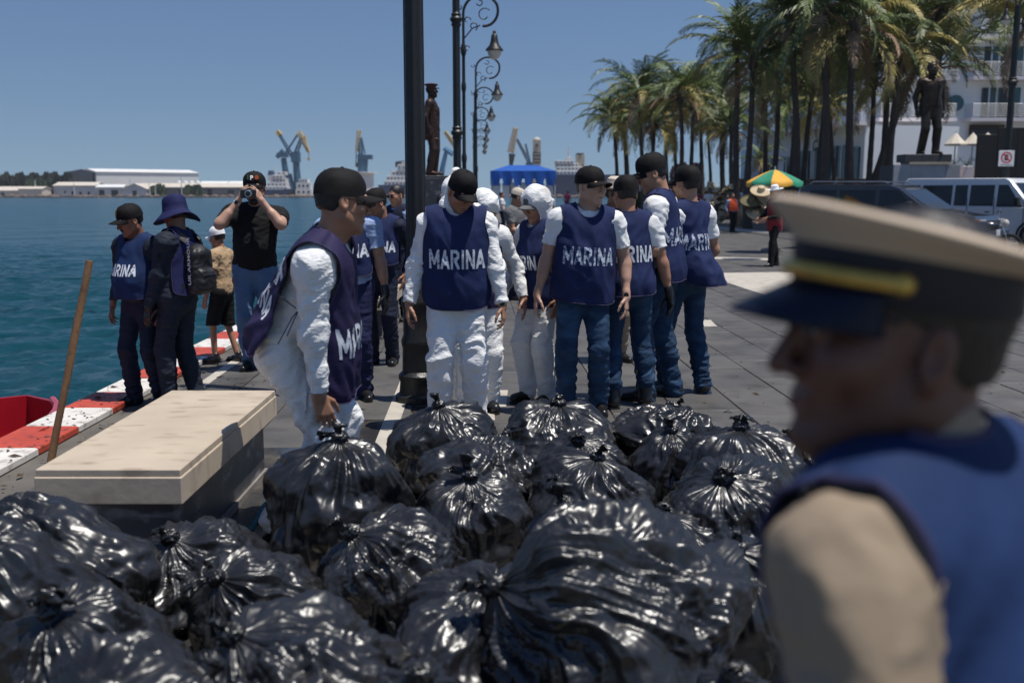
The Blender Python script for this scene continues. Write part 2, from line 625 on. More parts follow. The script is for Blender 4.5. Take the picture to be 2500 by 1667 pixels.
xs = np.concatenate([np.linspace(-900, -52, 18), np.linspace(-50, -3.32, 290)])
ys = np.concatenate([np.linspace(-20, 2, 12), np.linspace(2.3, 62, 340), np.geomspace(64, 900, 40)])
GX, GY = np.meshgrid(xs, ys)
_near = np.clip((50 + GX) / 22, 0, 1) * np.clip((62 - GY) / 38, 0, 1) * np.clip((GY - 1) / 2, 0, 1)
_Pw = np.stack([GX, GY, np.zeros_like(GX)], -1).reshape(-1, 3)
_rotw = rotm('Z', R(18))
_Pr = _Pw @ _rotw.T
_w = (.085 * pnoise(_Pr * (.45, .8, 1) + (0, 0, 3.3), 1) + .085 * (ridge(_Pr * (1.0, 1.9, 1) + (0, 0, 7.7), 2) - .6) + .032 * pnoise(_Pr * (2.4, 3.6, 1) + (0, 0, 1.7), 4)).reshape(GX.shape)
_V = np.stack([GX, GY, WATER_Z + _w * _near], -1).reshape(-1, 3)
_ix = np.arange(GX.size).reshape(GX.shape)
_Q = np.stack([_ix[:-1, :-1], _ix[:-1, 1:], _ix[1:, 1:], _ix[1:, :-1]], -1).reshape(-1, 4)
tag(link('water', mesh_np('water', _V, _Q, m_water)), 'rippled teal harbour water beside the quay', kind='structure')
tag(MB().poly([(-3.36, 92, WATER_Z), (900, 92, WATER_Z), (900, 900, WATER_Z), (-3.36, 900, WATER_Z)]).build('far_water', m_water), 'harbour water beyond the end of the promenade', kind='structure')

# quay body and the ground sheet
tag(MB().box((-3.10, 45, -1.53), (.36, 96, 2.94)).build('quay_wall', m_conc), 'concrete quay wall dropping to the water', kind='structure')
pave = tag(MB().poly([(QX1 - .02, -3, -.012), (60, -3, -.012), (60, 92, -.012), (QX1 - .02, 92, -.012)]).build('pavement', m_joint), 'dark stone promenade paving', kind='structure')
kerb = tag(MB().box((-3.115, 45, -.045), (.35, 96, .07)).build('kerb', m_conc), 'low quay kerb painted in red and white blocks', kind='structure')
for i in range(150):
    y0 = 5.42 - 5 * .58 + i * .58
    if y0 > 62: break
    b = MB().box((-3.115 + .0, y0 + .29, .016), (.372, .572, .05), b=.008)
    b.build('kerb_block', m_white if i % 2 else m_red, kerb)

# paving slabs, laid two degrees off the view line with staggered cross joints
PA = R(2.0)
def pv_xy(u, v):
    return (u * math.cos(PA) - v * math.sin(PA), u * math.sin(PA) + v * math.cos(PA))
SLW, SLL = .49, .98
_slabme = {}
def slab_mesh(k, m):
    key = (k, m.name)
    if key not in _slabme:
        _slabme[key] = MB().box((0, 0, -.02), (SLW - .011, SLL - .011, .04 + .0015 * k), b=.004).mesh('slab', m)
    return _slabme[key]
rest = MB(); nslab = 0
rs = random.Random(5)
cells = []
for i in range(-8, 60):
    for j in range(-1, 62):
        u = (i + .5) * SLW; v = (j + .5) * SLL + (.33 * SLL if i % 2 else 0) + .12 * (i % 3)
        x, y = pv_xy(u, v)
        if x < QX1 + SLW * .52 or x > 26: continue
        if y < 2.5: continue
        if abs(x) > .62 * y + 1.5: continue
        cells.append((x * x + y * y, x, y))
cells.sort()
for k, (d, x, y) in enumerate(cells):
    if nslab < 300:
        wet = (x + 1.0) ** 2 / .5 + (y - 4.6) ** 2 / 4.0 < 1 or (x + .9) ** 2 / .25 + (y - 6.9) ** 2 / .3 < 1
        o = link('slab', slab_mesh(rs.randint(0, 3), m_slab_wet if wet else m_slab), pave, (x, y, rs.uniform(-.0015, .0015)), (rs.uniform(-.0022, .0022), rs.uniform(-.004, .004), PA))
        nslab += 1
    elif y < 60:
        rest.box((x, y, -.02 + rs.uniform(-.001, .001)), (SLW - .012, SLL - .012, .04), rz=PA)
tag(rest.build('slab_field', m_slab, pave), kind='stuff')
# pale stone strips let into the paving, 4 mm proud
for (u0, v0, u1, v1) in ((-.665, 2.5, -.55, 60), (-2.36, 2.5, -2.27, 60), (-.28, 6.9, .12, 7.12), (3.1, 6.2, 6.5, 6.42)):
    a, b_, c_, d_ = [pv_xy(*q) for q in ((u0, v0), (u1, v0), (u1, v1), (u0, v1))]
    MB().prism([(*a, .001), (*b_, .001), (*c_, .001), (*d_, .001)], (0, 0, .006)).build('inlay_strip', m_strip, pave)
# broad pale panel of paving on the right, and thin pale cross bands further off
def gquad(name, pts, m, z=.003):
    g = [ground(*p) for p in pts]
    return MB().prism([(q.x, q.y, .001) for q in g], (0, 0, z + .006)).build(name, m, pave)
gquad('pale_panel', ((1706, 668), (2010, 664), (2060, 716), (1868, 722)), m_strip)
gquad('pale_panel', ((1690, 783), (1735, 783), (1752, 799), (1690, 799)), m_strip)
gquad('pale_panel', ((1740, 628), (1900, 632), (1900, 637), (1735, 633)), m_strip)
gquad('pale_panel', ((1700, 548), (1880, 566), (1880, 572), (1700, 555)), m_strip)
gquad('pale_panel', ((1165, 955), (1240, 955), (1235, 1000), (1150, 1000)), m_strip)
# road on the right
tag(MB().prism([(9.5, 26, .004), (60, 26, .004), (60, 40, .004), (9.5, 40, .004)], (0, 0, .012)).build('road', m_asph), 'asphalt road along the right of the promenade', kind='structure')

# ------------------------------------------------------------------ stone benches
m_trav = mat('travertine', (.50, .415, .315), .55, var=.10, vscale=3, bump=.25, bscale=30, bstretch=(1, 3, 1), rvar=.1, col2=(.27, .205, .145), c2lo=.55, c2hi=.80, c2scale=4.5, c2stretch=(1.3, 2.6, 1.3), dist=.004)
m_marb = mat('dark_veined_marble', (.050, .052, .060), .35, var=.3, vscale=4, bump=.15, bscale=20, col2=(.19, .19, .20), c2lo=.55, c2hi=.66, c2scale=5, c2stretch=(1, 1, 2.5), rvar=.1)
def bench(label, x0, x1, y0, y1, group='stone benches along the quay edge'):
    root = empty('stone_bench', ((x0 + x1) / 2, (y0 + y1) / 2, 0)); tag(root, label, 'bench', group)
    w, l = x1 - x0, y1 - y0
    MB().box((0, 0, .392), (w, l, .1165), b=.005).build('seat_slab', m_trav, root)
    MB().box((0, 0, .1665), (w - .13, l - .14, .333), b=.003).build('base', m_marb, root)
    MB().box((0, 0, .019), (w - .10, l - .11, .036)).build('plinth', m_conc, root)
    MB().box((0, 0, .4655), (w - .012, l - .012, .030), b=.003).build('top_veneer', m_trav, root)
    return root
bn = [ground(443, 1159, .48), ground(115, 1136, .48), ground(403, 954, .48), ground(666, 951, .48)]
bench('pale stone slab bench on dark marble base beside the rubbish bags', (bn[1].x + bn[2].x) / 2, (bn[0].x + bn[3].x) / 2, (bn[0].y + bn[1].y) / 2, (bn[2].y + bn[3].y) / 2)
q = ground(905, 732, .45)
bench('far pale stone bench seen between the navy men by the lamp post', -1.98, -1.36, q.y, q.y + 1.75)

# rope lying along the bench foot
rp = MB(); pts = []
for k in range(80):
    t = k / 79
    pts.append((-1.265 + .03 * math.sin(t * 7) + .02 * t, 3.55 + t * 2.6, .014))
rp.tube(pts, .0115, 7)
for s in range(2):
    rp.tube([(p[0] + .0085 * math.cos(i * 1.5 + s * 3.1), p[1], p[2] + .0085 * math.sin(i * 1.5 + s * 3.1) + .003) for i, p in enumerate(pts)], .006, 5)
tag(rp.build('rope', mat('teal_rope', (.015, .13, .17), .8, var=.3, vscale=50, bump=.6, bscale=150), None, True), 'thin teal rope lying along the foot of the stone bench', 'rope')

# wooden tool leaning behind the bench
a = ground(106, 1232); t = at(219, 646, 5.1)
root = tag(empty('rake', (a.x, a.y, 0)), 'worn wooden rake handle standing up behind the stone bench', 'rake')
dv = np.array(t) - np.array(a)
hp = [dv * k / 12 + np.array((.0015 * math.sin(k * 1.3), 0, .02)) for k in range(13)]
MB().tube(hp, [.019 + .001 * math.sin(k) for k in range(13)], 10).build('handle', mat('weathered_wood', (.25, .135, .062), .75, var=.25, vscale=9, bump=.4, bscale=40, bstretch=(6, 6, 1), col2=(.06, .03, .015), c2lo=.58, c2hi=.70, c2scale=14), root, True)
hd = MB(); hd.box((0, 0, .03), (.36, .03, .025))
for k in range(12): hd.tube([(-.165 + .03 * k, 0, .03), (-.165 + .03 * k, -.02, .002)], .004, 5)
hd.build('rake_head', mat('rusty_iron', (.08, .04, .025), .8), root)

# red boat moored along the quay
root = tag(empty('red_boat', (-4.07, 5.55, 0)), 'red painted boat moored against the quay kerb at the left', 'boat')
ns, rings, inner = 26, [], []
for i in range(ns):
    t = i / (ns - 1); y = -3.2 + 5.85 * t
    w = .80 * (1 - max(0, (t - .58) / .42) ** 2.4) ** .55 if t < .999 else .01
    top = -.03 - .05 * t ** 2
    xo = .0
    sec = [(-w, top), (-w * .96, top - .22), (-w * .80, -.75), (-w * .45, -1.35), (0, -1.5), (w * .45, -1.35), (w * .80, -.75), (w * .96, top - .22), (w, top)]
    sin_ = [(w - .05, top - .004), (w * .9 - .05, top - .25), (w * .6, -.70), (0, -.80), (-w * .6, -.70), (-w * .9 + .05, top - .25), (-w + .05, top - .004)]
    if w < .1: sin_ = [(x * .3, z) for x, z in sin_]
    rings.append([(x + xo, y, z) for x, z in sec + sin_])
m_boat = mat('red_boat_paint', (.30, .006, .014), .3, var=.12, bump=.15, bscale=8, coat=.3, col2=(.22, .01, .015), c2lo=.6, c2hi=.8, c2scale=5)
MB().loft(rings).build('hull', m_boat, root, True)
MB().tube([(r_[8][0] - .02, r_[8][1], r_[8][2] + .008) for r_ in rings[:-1]], .028, 8).build('gunwale', mat('rim_highlight_red', (.42, .022, .035), .3, coat=.3), root, True)  # highlight along the rim put into a pinker red than the hull

# scraps of dried weed and grit on the kerb and paving
wd = MB(); r_ = random.Random(12)
for k in range(900):
    if r_.random() < .55: x, y = r_.uniform(-3.28, -2.1), r_.uniform(4.4, 9.5)
    else: x, y = r_.uniform(-1.5, 4.5), r_.uniform(4.2, 11)
    a = r_.random() * 6.28; l = r_.uniform(.006, .022) if r_.random() < .9 else r_.uniform(.03, .05); z = .043 if x < -2.93 else .004
    c, s_ = math.cos(a), math.sin(a)
    wd.add([(x - l * c, y - l * s_, z), (x + l * .3 * s_, y - l * .3 * c, z + l * .35), (x + l * c, y + l * s_, z + l * .2), (x - l * .3 * s_, y + l * .3 * c, z)], [(0, 1, 2), (0, 2, 3)])
tag(wd.build('weed_scraps', mat('dried_weed', (.05, .032, .018), .9, var=.4, vscale=3, coords='World')), 'scraps of dried seaweed and grit on kerb and paving', 'litter', kind='stuff')
# ------------------------------------------------------------------ far shore: land, trees, sheds, cranes, ships
m_land = mat('shore_earth', (.20, .165, .13), .9, var=.3, vscale=.05, bump=.5, bscale=1, coords='World')
m_rock = mat('shore_rock', (.17, .12, .095), .9, var=.4, vscale=.3, coords='World')
m_wsh = mat('white_sheeting', (.70, .70, .68), .6, var=.05, vscale=.2, coords='World')
m_wsh2 = mat('offwhite_wall', (.50, .51, .52), .7, var=.1, vscale=.2, coords='World')
m_tin = mat('pale_tin_roof', (.58, .52, .44), .6, var=.1, vscale=.2, coords='World')
m_gable = mat('grey_wall_gable_shade', (.20, .195, .195), .8, var=.1, vscale=.2, coords='World')  # quay shed wall grey; on the warehouse gable it stands in for shade
m_dark = mat('dark_opening', (.02, .025, .03), .6, var=.1)
m_pine = mat('dark_casuarina', (.030, .036, .026), .9, var=.4, vscale=.3, coords='World')
m_bush = mat('shore_bush_leaf', (.05, .075, .035), .9, var=.4, vscale=.4, coords='World')
m_cblue = mat('crane_blue', (.03, .10, .17), .6, var=.1)
m_cyel = mat('crane_yellow', (.55, .40, .16), .6, var=.1)
m_shipw = mat('ship_white', (.62, .61, .60), .6, var=.08, vscale=.3)
m_shipn = mat('ship_navy_hull', (.022, .035, .085), .6, var=.15, vscale=.2)
m_shipt = mat('ship_tan', (.50, .42, .31), .7, var=.1, vscale=.3)
m_win = mat('ship_window', (.03, .035, .045), .2)

# land strips
ld = MB()
def shore(pxa, pxb, Ya, Yb, z):
    return [(at(pxa, 480, Ya).x, Ya, z), (at(pxb, 480, Ya).x, Ya, z), (at(pxb, 480, Yb).x, Yb, z), (at(pxa, 480, Yb).x, Yb, z)]
land = tag(MB().prism([(-620, 588, -1.9), (520, 588, -1.9), (620, 980, -1.9), (-720, 980, -1.9)], (0, 0, 1.6)).build('far_shore', m_land), 'low far shore across the harbour', kind='structure')
rk = MB(); r_ = random.Random(2)
for k in range(420):
    x = -400 + 620 * r_.random(); s = .8 + 1.6 * r_.random()
    rk.ell((x, 587.5 + r_.random(), -1.0 + .5 * r_.random()), (s, s * .7, s * .55), 6, 4)
tag(rk.build('shore_rocks', m_rock), 'brown boulders edging the far shore', 'rocks', kind='stuff')

def shed(label, name, px0, px1, Y, ytop, yeave, depth, wallm, roofm, skew=0.0, ridge_along=True, doors=(), windows=(), cat='shed', gablem=None, base=482):
    """gabled shed: front wall from px0 to px1 at depth Y"""
    a = at(px0, base, Y); b = at(px1, base, Y + skew)
    z0 = -.35
    ze = at(px0, yeave, Y).z; zr = at(px0, ytop, Y).z
    ang = math.atan2(b.y - a.y, b.x - a.x); w = math.hypot(b.x - a.x, b.y - a.y)
    root = empty(name, (a.x, a.y, z0), ang); tag(root, label, cat)
    he, hr = ze - z0, zr - z0
    if ridge_along:
        prof = [(0, 0), (0, he), (depth / 2, hr), (depth, he), (depth, 0)]
        MB().prism([(.0, y, z) for y, z in prof], (w, 0, 0)).build('wall', wallm, root)
        rf = MB()
        t = .35
        rf.prism([(-.4, -.6, he - .1), (-.4, depth / 2, hr + .05), (-.4, depth / 2, hr + .05 + t), (-.4, -.6, he - .1 + t)], (w + .8, 0, 0))
        rf.prism([(-.4, depth / 2, hr + .05), (-.4, depth + .6, he - .1), (-.4, depth + .6, he - .1 + t), (-.4, depth / 2, hr + .05 + t)], (w + .8, 0, 0))
        rf.build('roof', roofm, root)
        if gablem:
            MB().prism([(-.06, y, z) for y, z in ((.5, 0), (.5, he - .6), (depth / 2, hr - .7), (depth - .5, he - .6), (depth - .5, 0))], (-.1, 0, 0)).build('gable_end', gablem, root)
    else:
        prof = [(0, 0), (0, he), (w / 2, hr), (w, he), (w, 0)]
        MB().prism([(x, 0, z) for x, z in prof], (0, depth, 0)).build('wall', wallm, root)
        rf = MB(); t = .3
        rf.prism([(-.6, -.5, he - .15), (w / 2, -.5, hr + .05), (w / 2, -.5, hr + .05 + t), (-.6, -.5, he - .15 + t)], (0, depth + 1, 0))
        rf.prism([(w / 2, -.5, hr + .05), (w + .6, -.5, he - .15), (w + .6, -.5, he - .15 + t), (w / 2, -.5, hr + .05 + t)], (0, depth + 1, 0))
        rf.build('roof', roofm, root)
    for (u0, u1, h0, h1) in doors:
        MB().box((w * (u0 + u1) / 2, -.04, he * (h0 + h1) / 2), (w * (u1 - u0), .16, he * (h1 - h0))).build('door', m_dark, root)
    for (u0, u1, h0, h1) in windows:
        MB().box((w * (u0 + u1) / 2, -.04, he * (h0 + h1) / 2), (w * (u1 - u0), .14, he * (h1 - h0))).build('window', m_win, root)
    return root

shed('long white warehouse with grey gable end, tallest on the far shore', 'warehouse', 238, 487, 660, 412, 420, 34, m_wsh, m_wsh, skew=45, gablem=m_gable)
# its gable end seen from the left, with the shade put into its grey
a = at(238, 480, 660); b = at(168, 480, 690)
root = tag(empty('warehouse_gable', (0, 0, 0)), 'left gable end of the long warehouse, its shade put into the grey', 'gable')
zt = at(200, 413, 675).z; ze = at(240, 421, 660).z; ze2 = at(168, 420, 690).z
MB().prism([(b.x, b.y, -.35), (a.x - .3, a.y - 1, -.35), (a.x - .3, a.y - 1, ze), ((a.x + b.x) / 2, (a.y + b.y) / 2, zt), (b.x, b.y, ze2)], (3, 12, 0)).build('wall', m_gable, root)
MB().box((a.x - 1.0, a.y - 1.2, (ze) / 2), (1.6, 1, ze * .96)).build('corner_post', m_dark, root)
MB().prism([(b.x - .5, b.y - 1, ze2 - 3.2), ((a.x + b.x) / 2 - 5, (a.y + b.y) / 2 - 1.3, zt - 4), ((a.x + b.x) / 2 - 5, (a.y + b.y) / 2 - 1.3, zt - 2.4), (b.x - .5, b.y - 1, ze2 - 1.2)], (0, -.5, 0)).build('louvre', m_dark, root)
shed('low shed with wide pale tin roof left of the small white hut', 'shed', 132, 235, 612, 446, 454, 16, m_wsh2, m_tin, windows=((.25, .29, .25, .5), (.42, .47, .1, .45), (.6, .66, .1, .4), (.8, .86, .1, .4)))
shed('small white gabled hut with a dark doorway on the far shore', 'hut', 302, 358, 604, 449, 462, 12, m_wsh2, m_tin, ridge_along=False, doors=((.40, .58, 0, .78),))
shed('long low tin roofed quay shed right of the white hut', 'shed', 340, 610, 632, 449, 458, 12, m_gable, m_tin, doors=((.36, .40, 0, .8), (.62, .66, 0, .8)), windows=((.08, .12, .2, .7), (.2, .24, .2, .7), (.5, .55, .2, .7), (.8, .86, .2, .7)))
shed('pale rounded boat sheds at the far left of the shore', 'shed', -30, 52, 600, 457, 466, 14, m_tin, m_tin, windows=((.4, .5, .1, .6),))
shed('cream canvas roofed shed at the left end of the shore', 'shed', 46, 103, 597, 457, 462, 12, m_tin, m_tin)
shed('open fronted white lean-to between the tin shed and the hut', 'shed', 236, 302, 610, 452, 458, 9, m_wsh2, m_wsh, doors=((.1, .3, 0, .7), (.55, .8, 0, .7)))
# row of white tanks behind the quay shed
for k, (p0, p1) in enumerate(((433, 446), (448, 461), (463, 476), (478, 491), (494, 560), (562, 605))):
    A = at(p0, 470, 690); B = at(p1, 470, 690); zt = at(p0, 443, 690).z
    r = (B.x - A.x) / 2
    root = tag(empty('storage_tank' if k < 4 else 'storage_shed', (A.x + r, 690, -.3)), ['first', 'second', 'third', 'fourth', 'longer', 'last'][k] + ' white roof from the left behind the tin quay shed', 'tank' if k < 4 else 'shed', 'white roofs behind the quay shed')
    t = MB()
    if k < 4: t.lathe([(r * .96, 0), (r * .96, zt - .8), (r * .8, zt), (r * .3, zt + .6), (.05, zt + .7)], seg=14)
    else: t.prism([(-r, -4, 0), (-r, -4, zt - 1), (-r, 0, zt + .4), (-r, 4, zt - 1), (-r, 4, 0)], (2 * r, 0, 0))
    t.build('shell', m_wsh, root, k < 4)
for k, (p, y0) in enumerate(((88, 440), (182, 447), (366, 446), (380, 452), (444, 430), (320, 434))):
    A = at(p, 480, 606); zt = at(p, y0, 606).z
    tag(MB().tube([(A.x, 606, -.3), (A.x, 606, zt)], [.35, .2], 6).build('light_mast', m_wsh2), '%s thin light mast from the left on the far shore' % ['first', 'second', 'fourth', 'fifth', 'sixth', 'third'][k], 'mast', 'light masts on the far shore')
# casuarina belt at the left: one mass of needle tufts
def tree_belt(name, label, px0, px1, Y, yt, n, m, seed, wig=5, base=476, size=1.0, deep=26):
    r_ = random.Random(seed); V = []; F = []
    for k in range(n):
        p = px0 + (px1 - px0) * r_.random(); d = Y + deep * r_.random()
        hi = at(p, yt + wig * math.sin(p * .19 + seed) + wig * .8 * math.sin(p * .53), d).z
        z = hi * (1 - r_.random() ** 1.6 * .95); x = at(p, 470, d).x
        s = (1.1 + 1.3 * r_.random()) * size; up = 1.4
        n0 = len(V)
        for q in range(3):
            a = r_.random() * 6.28; dx, dy = math.cos(a) * s, math.sin(a) * s
            V += [(x - dx, d - dy, z - s * .5), (x + dx, d + dy, z - s * .5), (x + dx * .4, d + dy * .4, z + s * up)]
            F.append((n0 + q * 3, n0 + q * 3 + 1, n0 + q * 3 + 2))
    return tag(link(name, mesh_np(name, np.array(V), np.array(F), m, False)), label, 'trees', kind='stuff')
tree_belt('tree_belt', 'dark casuarina wood on the far left shore', -60, 135, 640, 437, 3600, m_pine, 1)
tree_belt('tree_belt', 'ragged dark trees at the warehouse gable', 118, 175, 625, 436, 700, m_pine, 4, 6)
tree_belt('shore_bushes', 'green bushes in front of the casuarina wood', 70, 128, 616, 448, 900, m_bush, 5, 3)
tree_belt('shore_bushes', 'green bushes under the tin quay shed', 370, 400, 607, 463, 300, m_bush, 6, 3)
tree_belt('shore_bushes', 'green bushes right of the quay shed doorway', 455, 490, 607, 463, 300, m_bush, 7, 3)
tree_belt('shore_bushes', 'low scrub and clutter along the right part of the far shore', 1380, 1880, 640, 466, 2600, m_bush, 8, 4)

def lattice(mb, a, b, w, n, r):
    a, b = np.asarray(a, float), np.asarray(b, float); t = nrm(b - a)
    s1 = nrm(np.cross(t, (0, 1, .2))); s2 = np.cross(t, s1)
    cs = [s1 * w + s2 * w, -s1 * w + s2 * w, -s1 * w - s2 * w, s1 * w - s2 * w]
    for c in cs: mb.tube([a + c, b + c * .6], r, 5)
    for k in range(n):
        p = a + (b - a) * k / n; q = a + (b - a) * (k + 1) / n; f0 = 1 - .4 * k / n; f1 = 1 - .4 * (k + 1) / n
        for i in range(4): mb.tube([p + cs[i] * f0, q + cs[(i + 1) % 4] * f1], r * .7, 4)

def crane(label, px, Y, top, mirror, elbow, tip, jibtop, scale=1.0, leg=True):
    """level luffing harbour crane; the points are photo pixels of its own plane"""
    root = tag(empty('harbour_crane', (at(px, 480, Y).x, Y, -.3)), label, 'crane', 'blue and yellow harbour cranes')
    o = np.array((at(px, 480, Y).x, Y, -.3))
    def L(x, y, dy=0): return np.array(at(x, y, Y)) - o + np.array((0, dy, 0))
    return root, L

Yc = 700
root, L = crane('blue harbour crane with its boom raised to the left', 705, Yc, 0, 1, 0, 0, 0)
b = MB(); b.tube([L(703, 476), L(700, 440), L(692, 386)], [3.0, 2.3, 1.9], 8); b.tube([L(712, 470), L(705, 425)], [2.6, 2.2], 6); b.build('portal', m_cblue, root)
b = MB(); b.box(L(690, 379), (7, 6, 3)); b.tube([L(676, 385), L(690, 368), L(697, 378)], 1.6, 6); b.build('machine_house', m_cblue, root)
b = MB(); lattice(b, L(727, 405), L(683, 330), 1.1, 12, .32); b.build('boom', m_cblue, root)
b = MB(); lattice(b, L(684, 331), L(677, 320), 1.3, 3, .6); b.build('boom_head', m_cyel, root)
b = MB(); b.tube([L(698, 373), L(728, 327)], .7, 5); b.build('stay', m_cblue, root)
root, L = crane('blue harbour crane with a hanging yellow fly jib', 726, Yc, 0, 1, 0, 0, 0)
b = MB(); b.tube([L(726, 476), L(726, 440), L(722, 385)], [3.2, 2.6, 2.2], 8)
for s in (-1, 1): b.tube([L(726 + s * 9, 476), L(724, 430)], 1.6, 6)
b.build('portal', m_cblue, root)
b = MB(); b.box(L(722, 384), (5.5, 6, 7)); b.build('machine_house', m_cblue, root)
b = MB(); lattice(b, L(719, 384), L(735, 340), 1.3, 8, .42); b.build('boom', m_cblue, root)
b = MB(); lattice(b, L(729, 322), L(754, 371), 1.4, 9, .36); b.tube([L(736, 340), L(744, 331), L(753, 370)], .8, 5); b.build('fly_jib', m_cyel, root)
b = MB(); b.tube([L(754, 371), L(754, 389)], .35, 5); b.box(L(754, 389), (1.6, 1.6, 2)); b.build('hook', m_cyel, root)
root, L = crane('single blue harbour crane on a white tower, right of the pair', 885, Yc, 0, 1, 0, 0, 0)
b = MB(); b.tube([L(887, 470), L(887, 421)], [7.5, 7.2], 12); b.tube([L(887, 423), L(887, 420)], [10, 10], 12); b.build('tower', m_wsh, root, True)
b = MB(); b.tube([L(885, 420), L(886, 378)], [3.4, 3.8], 8); b.box(L(893, 384), (9, 7, 3)); b.build('machine_house', m_cblue, root)
b = MB(); lattice(b, L(881, 384), L(879, 338), 1.2, 8, .4); b.tube([L(891, 376), L(882, 336)], .6, 5); b.build('boom', m_cblue, root)
b = MB(); lattice(b, L(877, 318), L(871, 370), 1.1, 9, .36); b.build('fly_jib', m_cyel, root)
b = MB(); b.tube([L(870, 370), L(869, 402)], .35, 5); b.box(L(872, 403), (2, 2, 3)); b.build('hook', m_dark, root)
# thin yellow boom and blue crane seen right of the near statue
root, L = crane('pale yellow boom rising behind the bronze naval statue', 1100, Yc, 0, 1, 0, 0, 0)
b = MB(); lattice(b, L(1112, 357), L(1086, 322), 1.2, 8, .6); b.build('boom', m_cyel, root)
b = MB(); b.tube([L(1112, 476), L(1112, 357)], 1.5, 6); b.build('portal', m_cblue, root)
root, L = crane('small bright blue crane behind the bronze naval statue', 1080, Yc, 0, 1, 0, 0, 0)
b = MB(); b.tube([L(1074, 476), L(1080, 410), L(1090, 368)], [2.2, 2, 1.4], 6); b.build('portal', mat('bright_blue_crane', (.02, .15, .30), .6), root)
b = MB(); b.tube([L(1084, 362), L(1106, 378)], 1.8, 6); b.build('boom', mat('bright_blue_crane', (.02, .15, .30), .6), root)
root, L = crane('tall tan mast of a crane left of the tan tower', 1250, Yc, 0, 1, 0, 0, 0)
b = MB(); lattice(b, L(1247, 372), L(1259, 313), 1.7, 10, .8); b.build('boom', m_shipt, root)
b = MB(); b.tube([L(1246, 476), L(1248, 400), L(1250, 376)], [1.2, 1.6, 2.6], 6); b.build('portal', m_dark, root)
root, L = crane('slender blue grey jib slanting beside the tan tower', 1290, Yc, 0, 1, 0, 0, 0)
b = MB(); lattice(b, L(1294, 401), L(1262, 340), .9, 10, .45); lattice(b, L(1294, 398), L(1283, 352), .6, 8, .35); b.build('boom', mat('grey_blue_steel', (.10, .15, .22), .6), root)
b = MB(); b.box(L(1294, 440), (6, 6, 24)); b.build('portal', m_cblue, root)

# tan tower
A = at(1310, 480, 640); zt = at(1310, 336, 640).z
root = tag(empty('tower', (A.x, 640, -.3)), 'square tan tower with a dark band near the top, beyond the blue tent', 'tower')
w = 640 * 19 / FPX
MB().box((0, 0, zt * .28), (w, w, zt * .56)).build('shaft', m_shipt, root)
MB().box((0, 0, zt * .66), (w * 1.04, w * 1.04, zt * .20), b=.2).build('louvred_band', mat('tower_louvre', (.16, .13, .11), .8), root)
for k in range(3): MB().box((0, -w * .53, zt * (.60 + .06 * k)), (w * .8, .2, zt * .015)).build('louvre', m_shipt, root)
MB().box((0, 0, zt * .86), (w * .98, w * .98, zt * .20)).build('belfry', m_shipt, root)
MB().lathe([(w * .22, 0), (w * .22, .5)], (0, -w * .5, zt * .87), 14, M=rotm('X', R(90))).build('clock_face', mat('tower_louvre', (.16, .13, .11), .8), root, True)
MB().lathe([(w * .48, 0), (w * .40, 1.0), (.1, 1.8)], (0, 0, zt * .965), 10).build('roof', m_tin, root, True)

# ships
def ship(label, pxs, Y, decks, hull, extra=None):
    o = np.array((at(pxs[0], 480, Y).x, Y, WATER_Z))
    root = tag(empty('cargo_ship', tuple(o)), label, 'ship', 'ships moored in the harbour')
    def L(x, y, dy=0): return np.array(at(x, y, Y)) - o + np.array((0, dy, 0))
    hx0, hx1, hy = hull
    a, b_ = L(hx0, hy), L(hx1, hy)
    MB().prism([(a[0], -7, 0), (a[0] - 2.5, -7, a[2]), (b_[0] + 4, -7, a[2]), (b_[0], -7, 0)], (0, 15, 0)).build('hull', m_shipn, root)
    for i, (x0, x1, y0, y1, mm) in enumerate(decks):
        p, q = L(x0, y0), L(x1, y1)
        d = MB().box(((p[0] + q[0]) / 2, .6 * (i % 3), (p[2] + q[2]) / 2), (q[0] - p[0], 11 - i * .7, abs(p[2] - q[2])), b=.15)
        dk = d.build('deck_house', mm, root)
        if q[0] - p[0] > 5:
            n = int((q[0] - p[0]) / 2.2)
            for k in range(n):
                MB().box((p[0] + (k + .5) * (q[0] - p[0]) / n, .6 * (i % 3) - (11 - i * .7) / 2 - .04, (p[2] + q[2]) / 2), (.9, .2, min(1.0, abs(p[2] - q[2]) * .4))).build('window', m_win, dk)
    return root, L
s1, L = ship('white ship superstructure beneath the raised crane booms', (650,), 690, ((652, 705, 462, 456, m_shipw), (656, 702, 456, 446, m_shipw), (668, 700, 446, 436, m_shipw), (668, 694, 436, 428, m_shipw), (657, 669, 452, 429, m_shipw), (678, 699, 428, 420, m_shipw)), (651, 706, 463))
MB().tube([L(662, 430), L(662, 417)], [2.6, 1.8], 8).build('funnel', m_shipn, s1, True); MB().tube([L(674, 430), L(673, 402)], [.5, .2], 5).build('mast', m_shipw, s1)
s1, L = ship('white bridge block and dark hull left of the lamp post', (940,), 660, ((940, 1004, 454, 442, m_shipw), (946, 1004, 442, 430, m_shipw), (958, 1004, 430, 418, m_shipw), (972, 1004, 418, 402, m_shipw), (982, 1004, 402, 396, m_shipw)), (935, 1046, 452))
MB().tube([L(978, 406), L(976, 394)], [3.6, 3.0], 8).build('funnel', m_dark, s1, True); MB().tube([L(955, 430), L(954, 410)], [.5, .2], 5).build('mast', m_shipw, s1)
s1, L = ship('white superstructure and navy hull beyond the blue tent', (1352,), 640, ((1356, 1428, 428, 418, m_shipw), (1358, 1420, 418, 408, m_shipw), (1356, 1412, 408, 400, m_shipw), (1354, 1400, 400, 393, m_shipw), (1381, 1396, 393, 386, m_shipw), (1406, 1427, 428, 380, m_shipt)), (1340, 1580, 427))
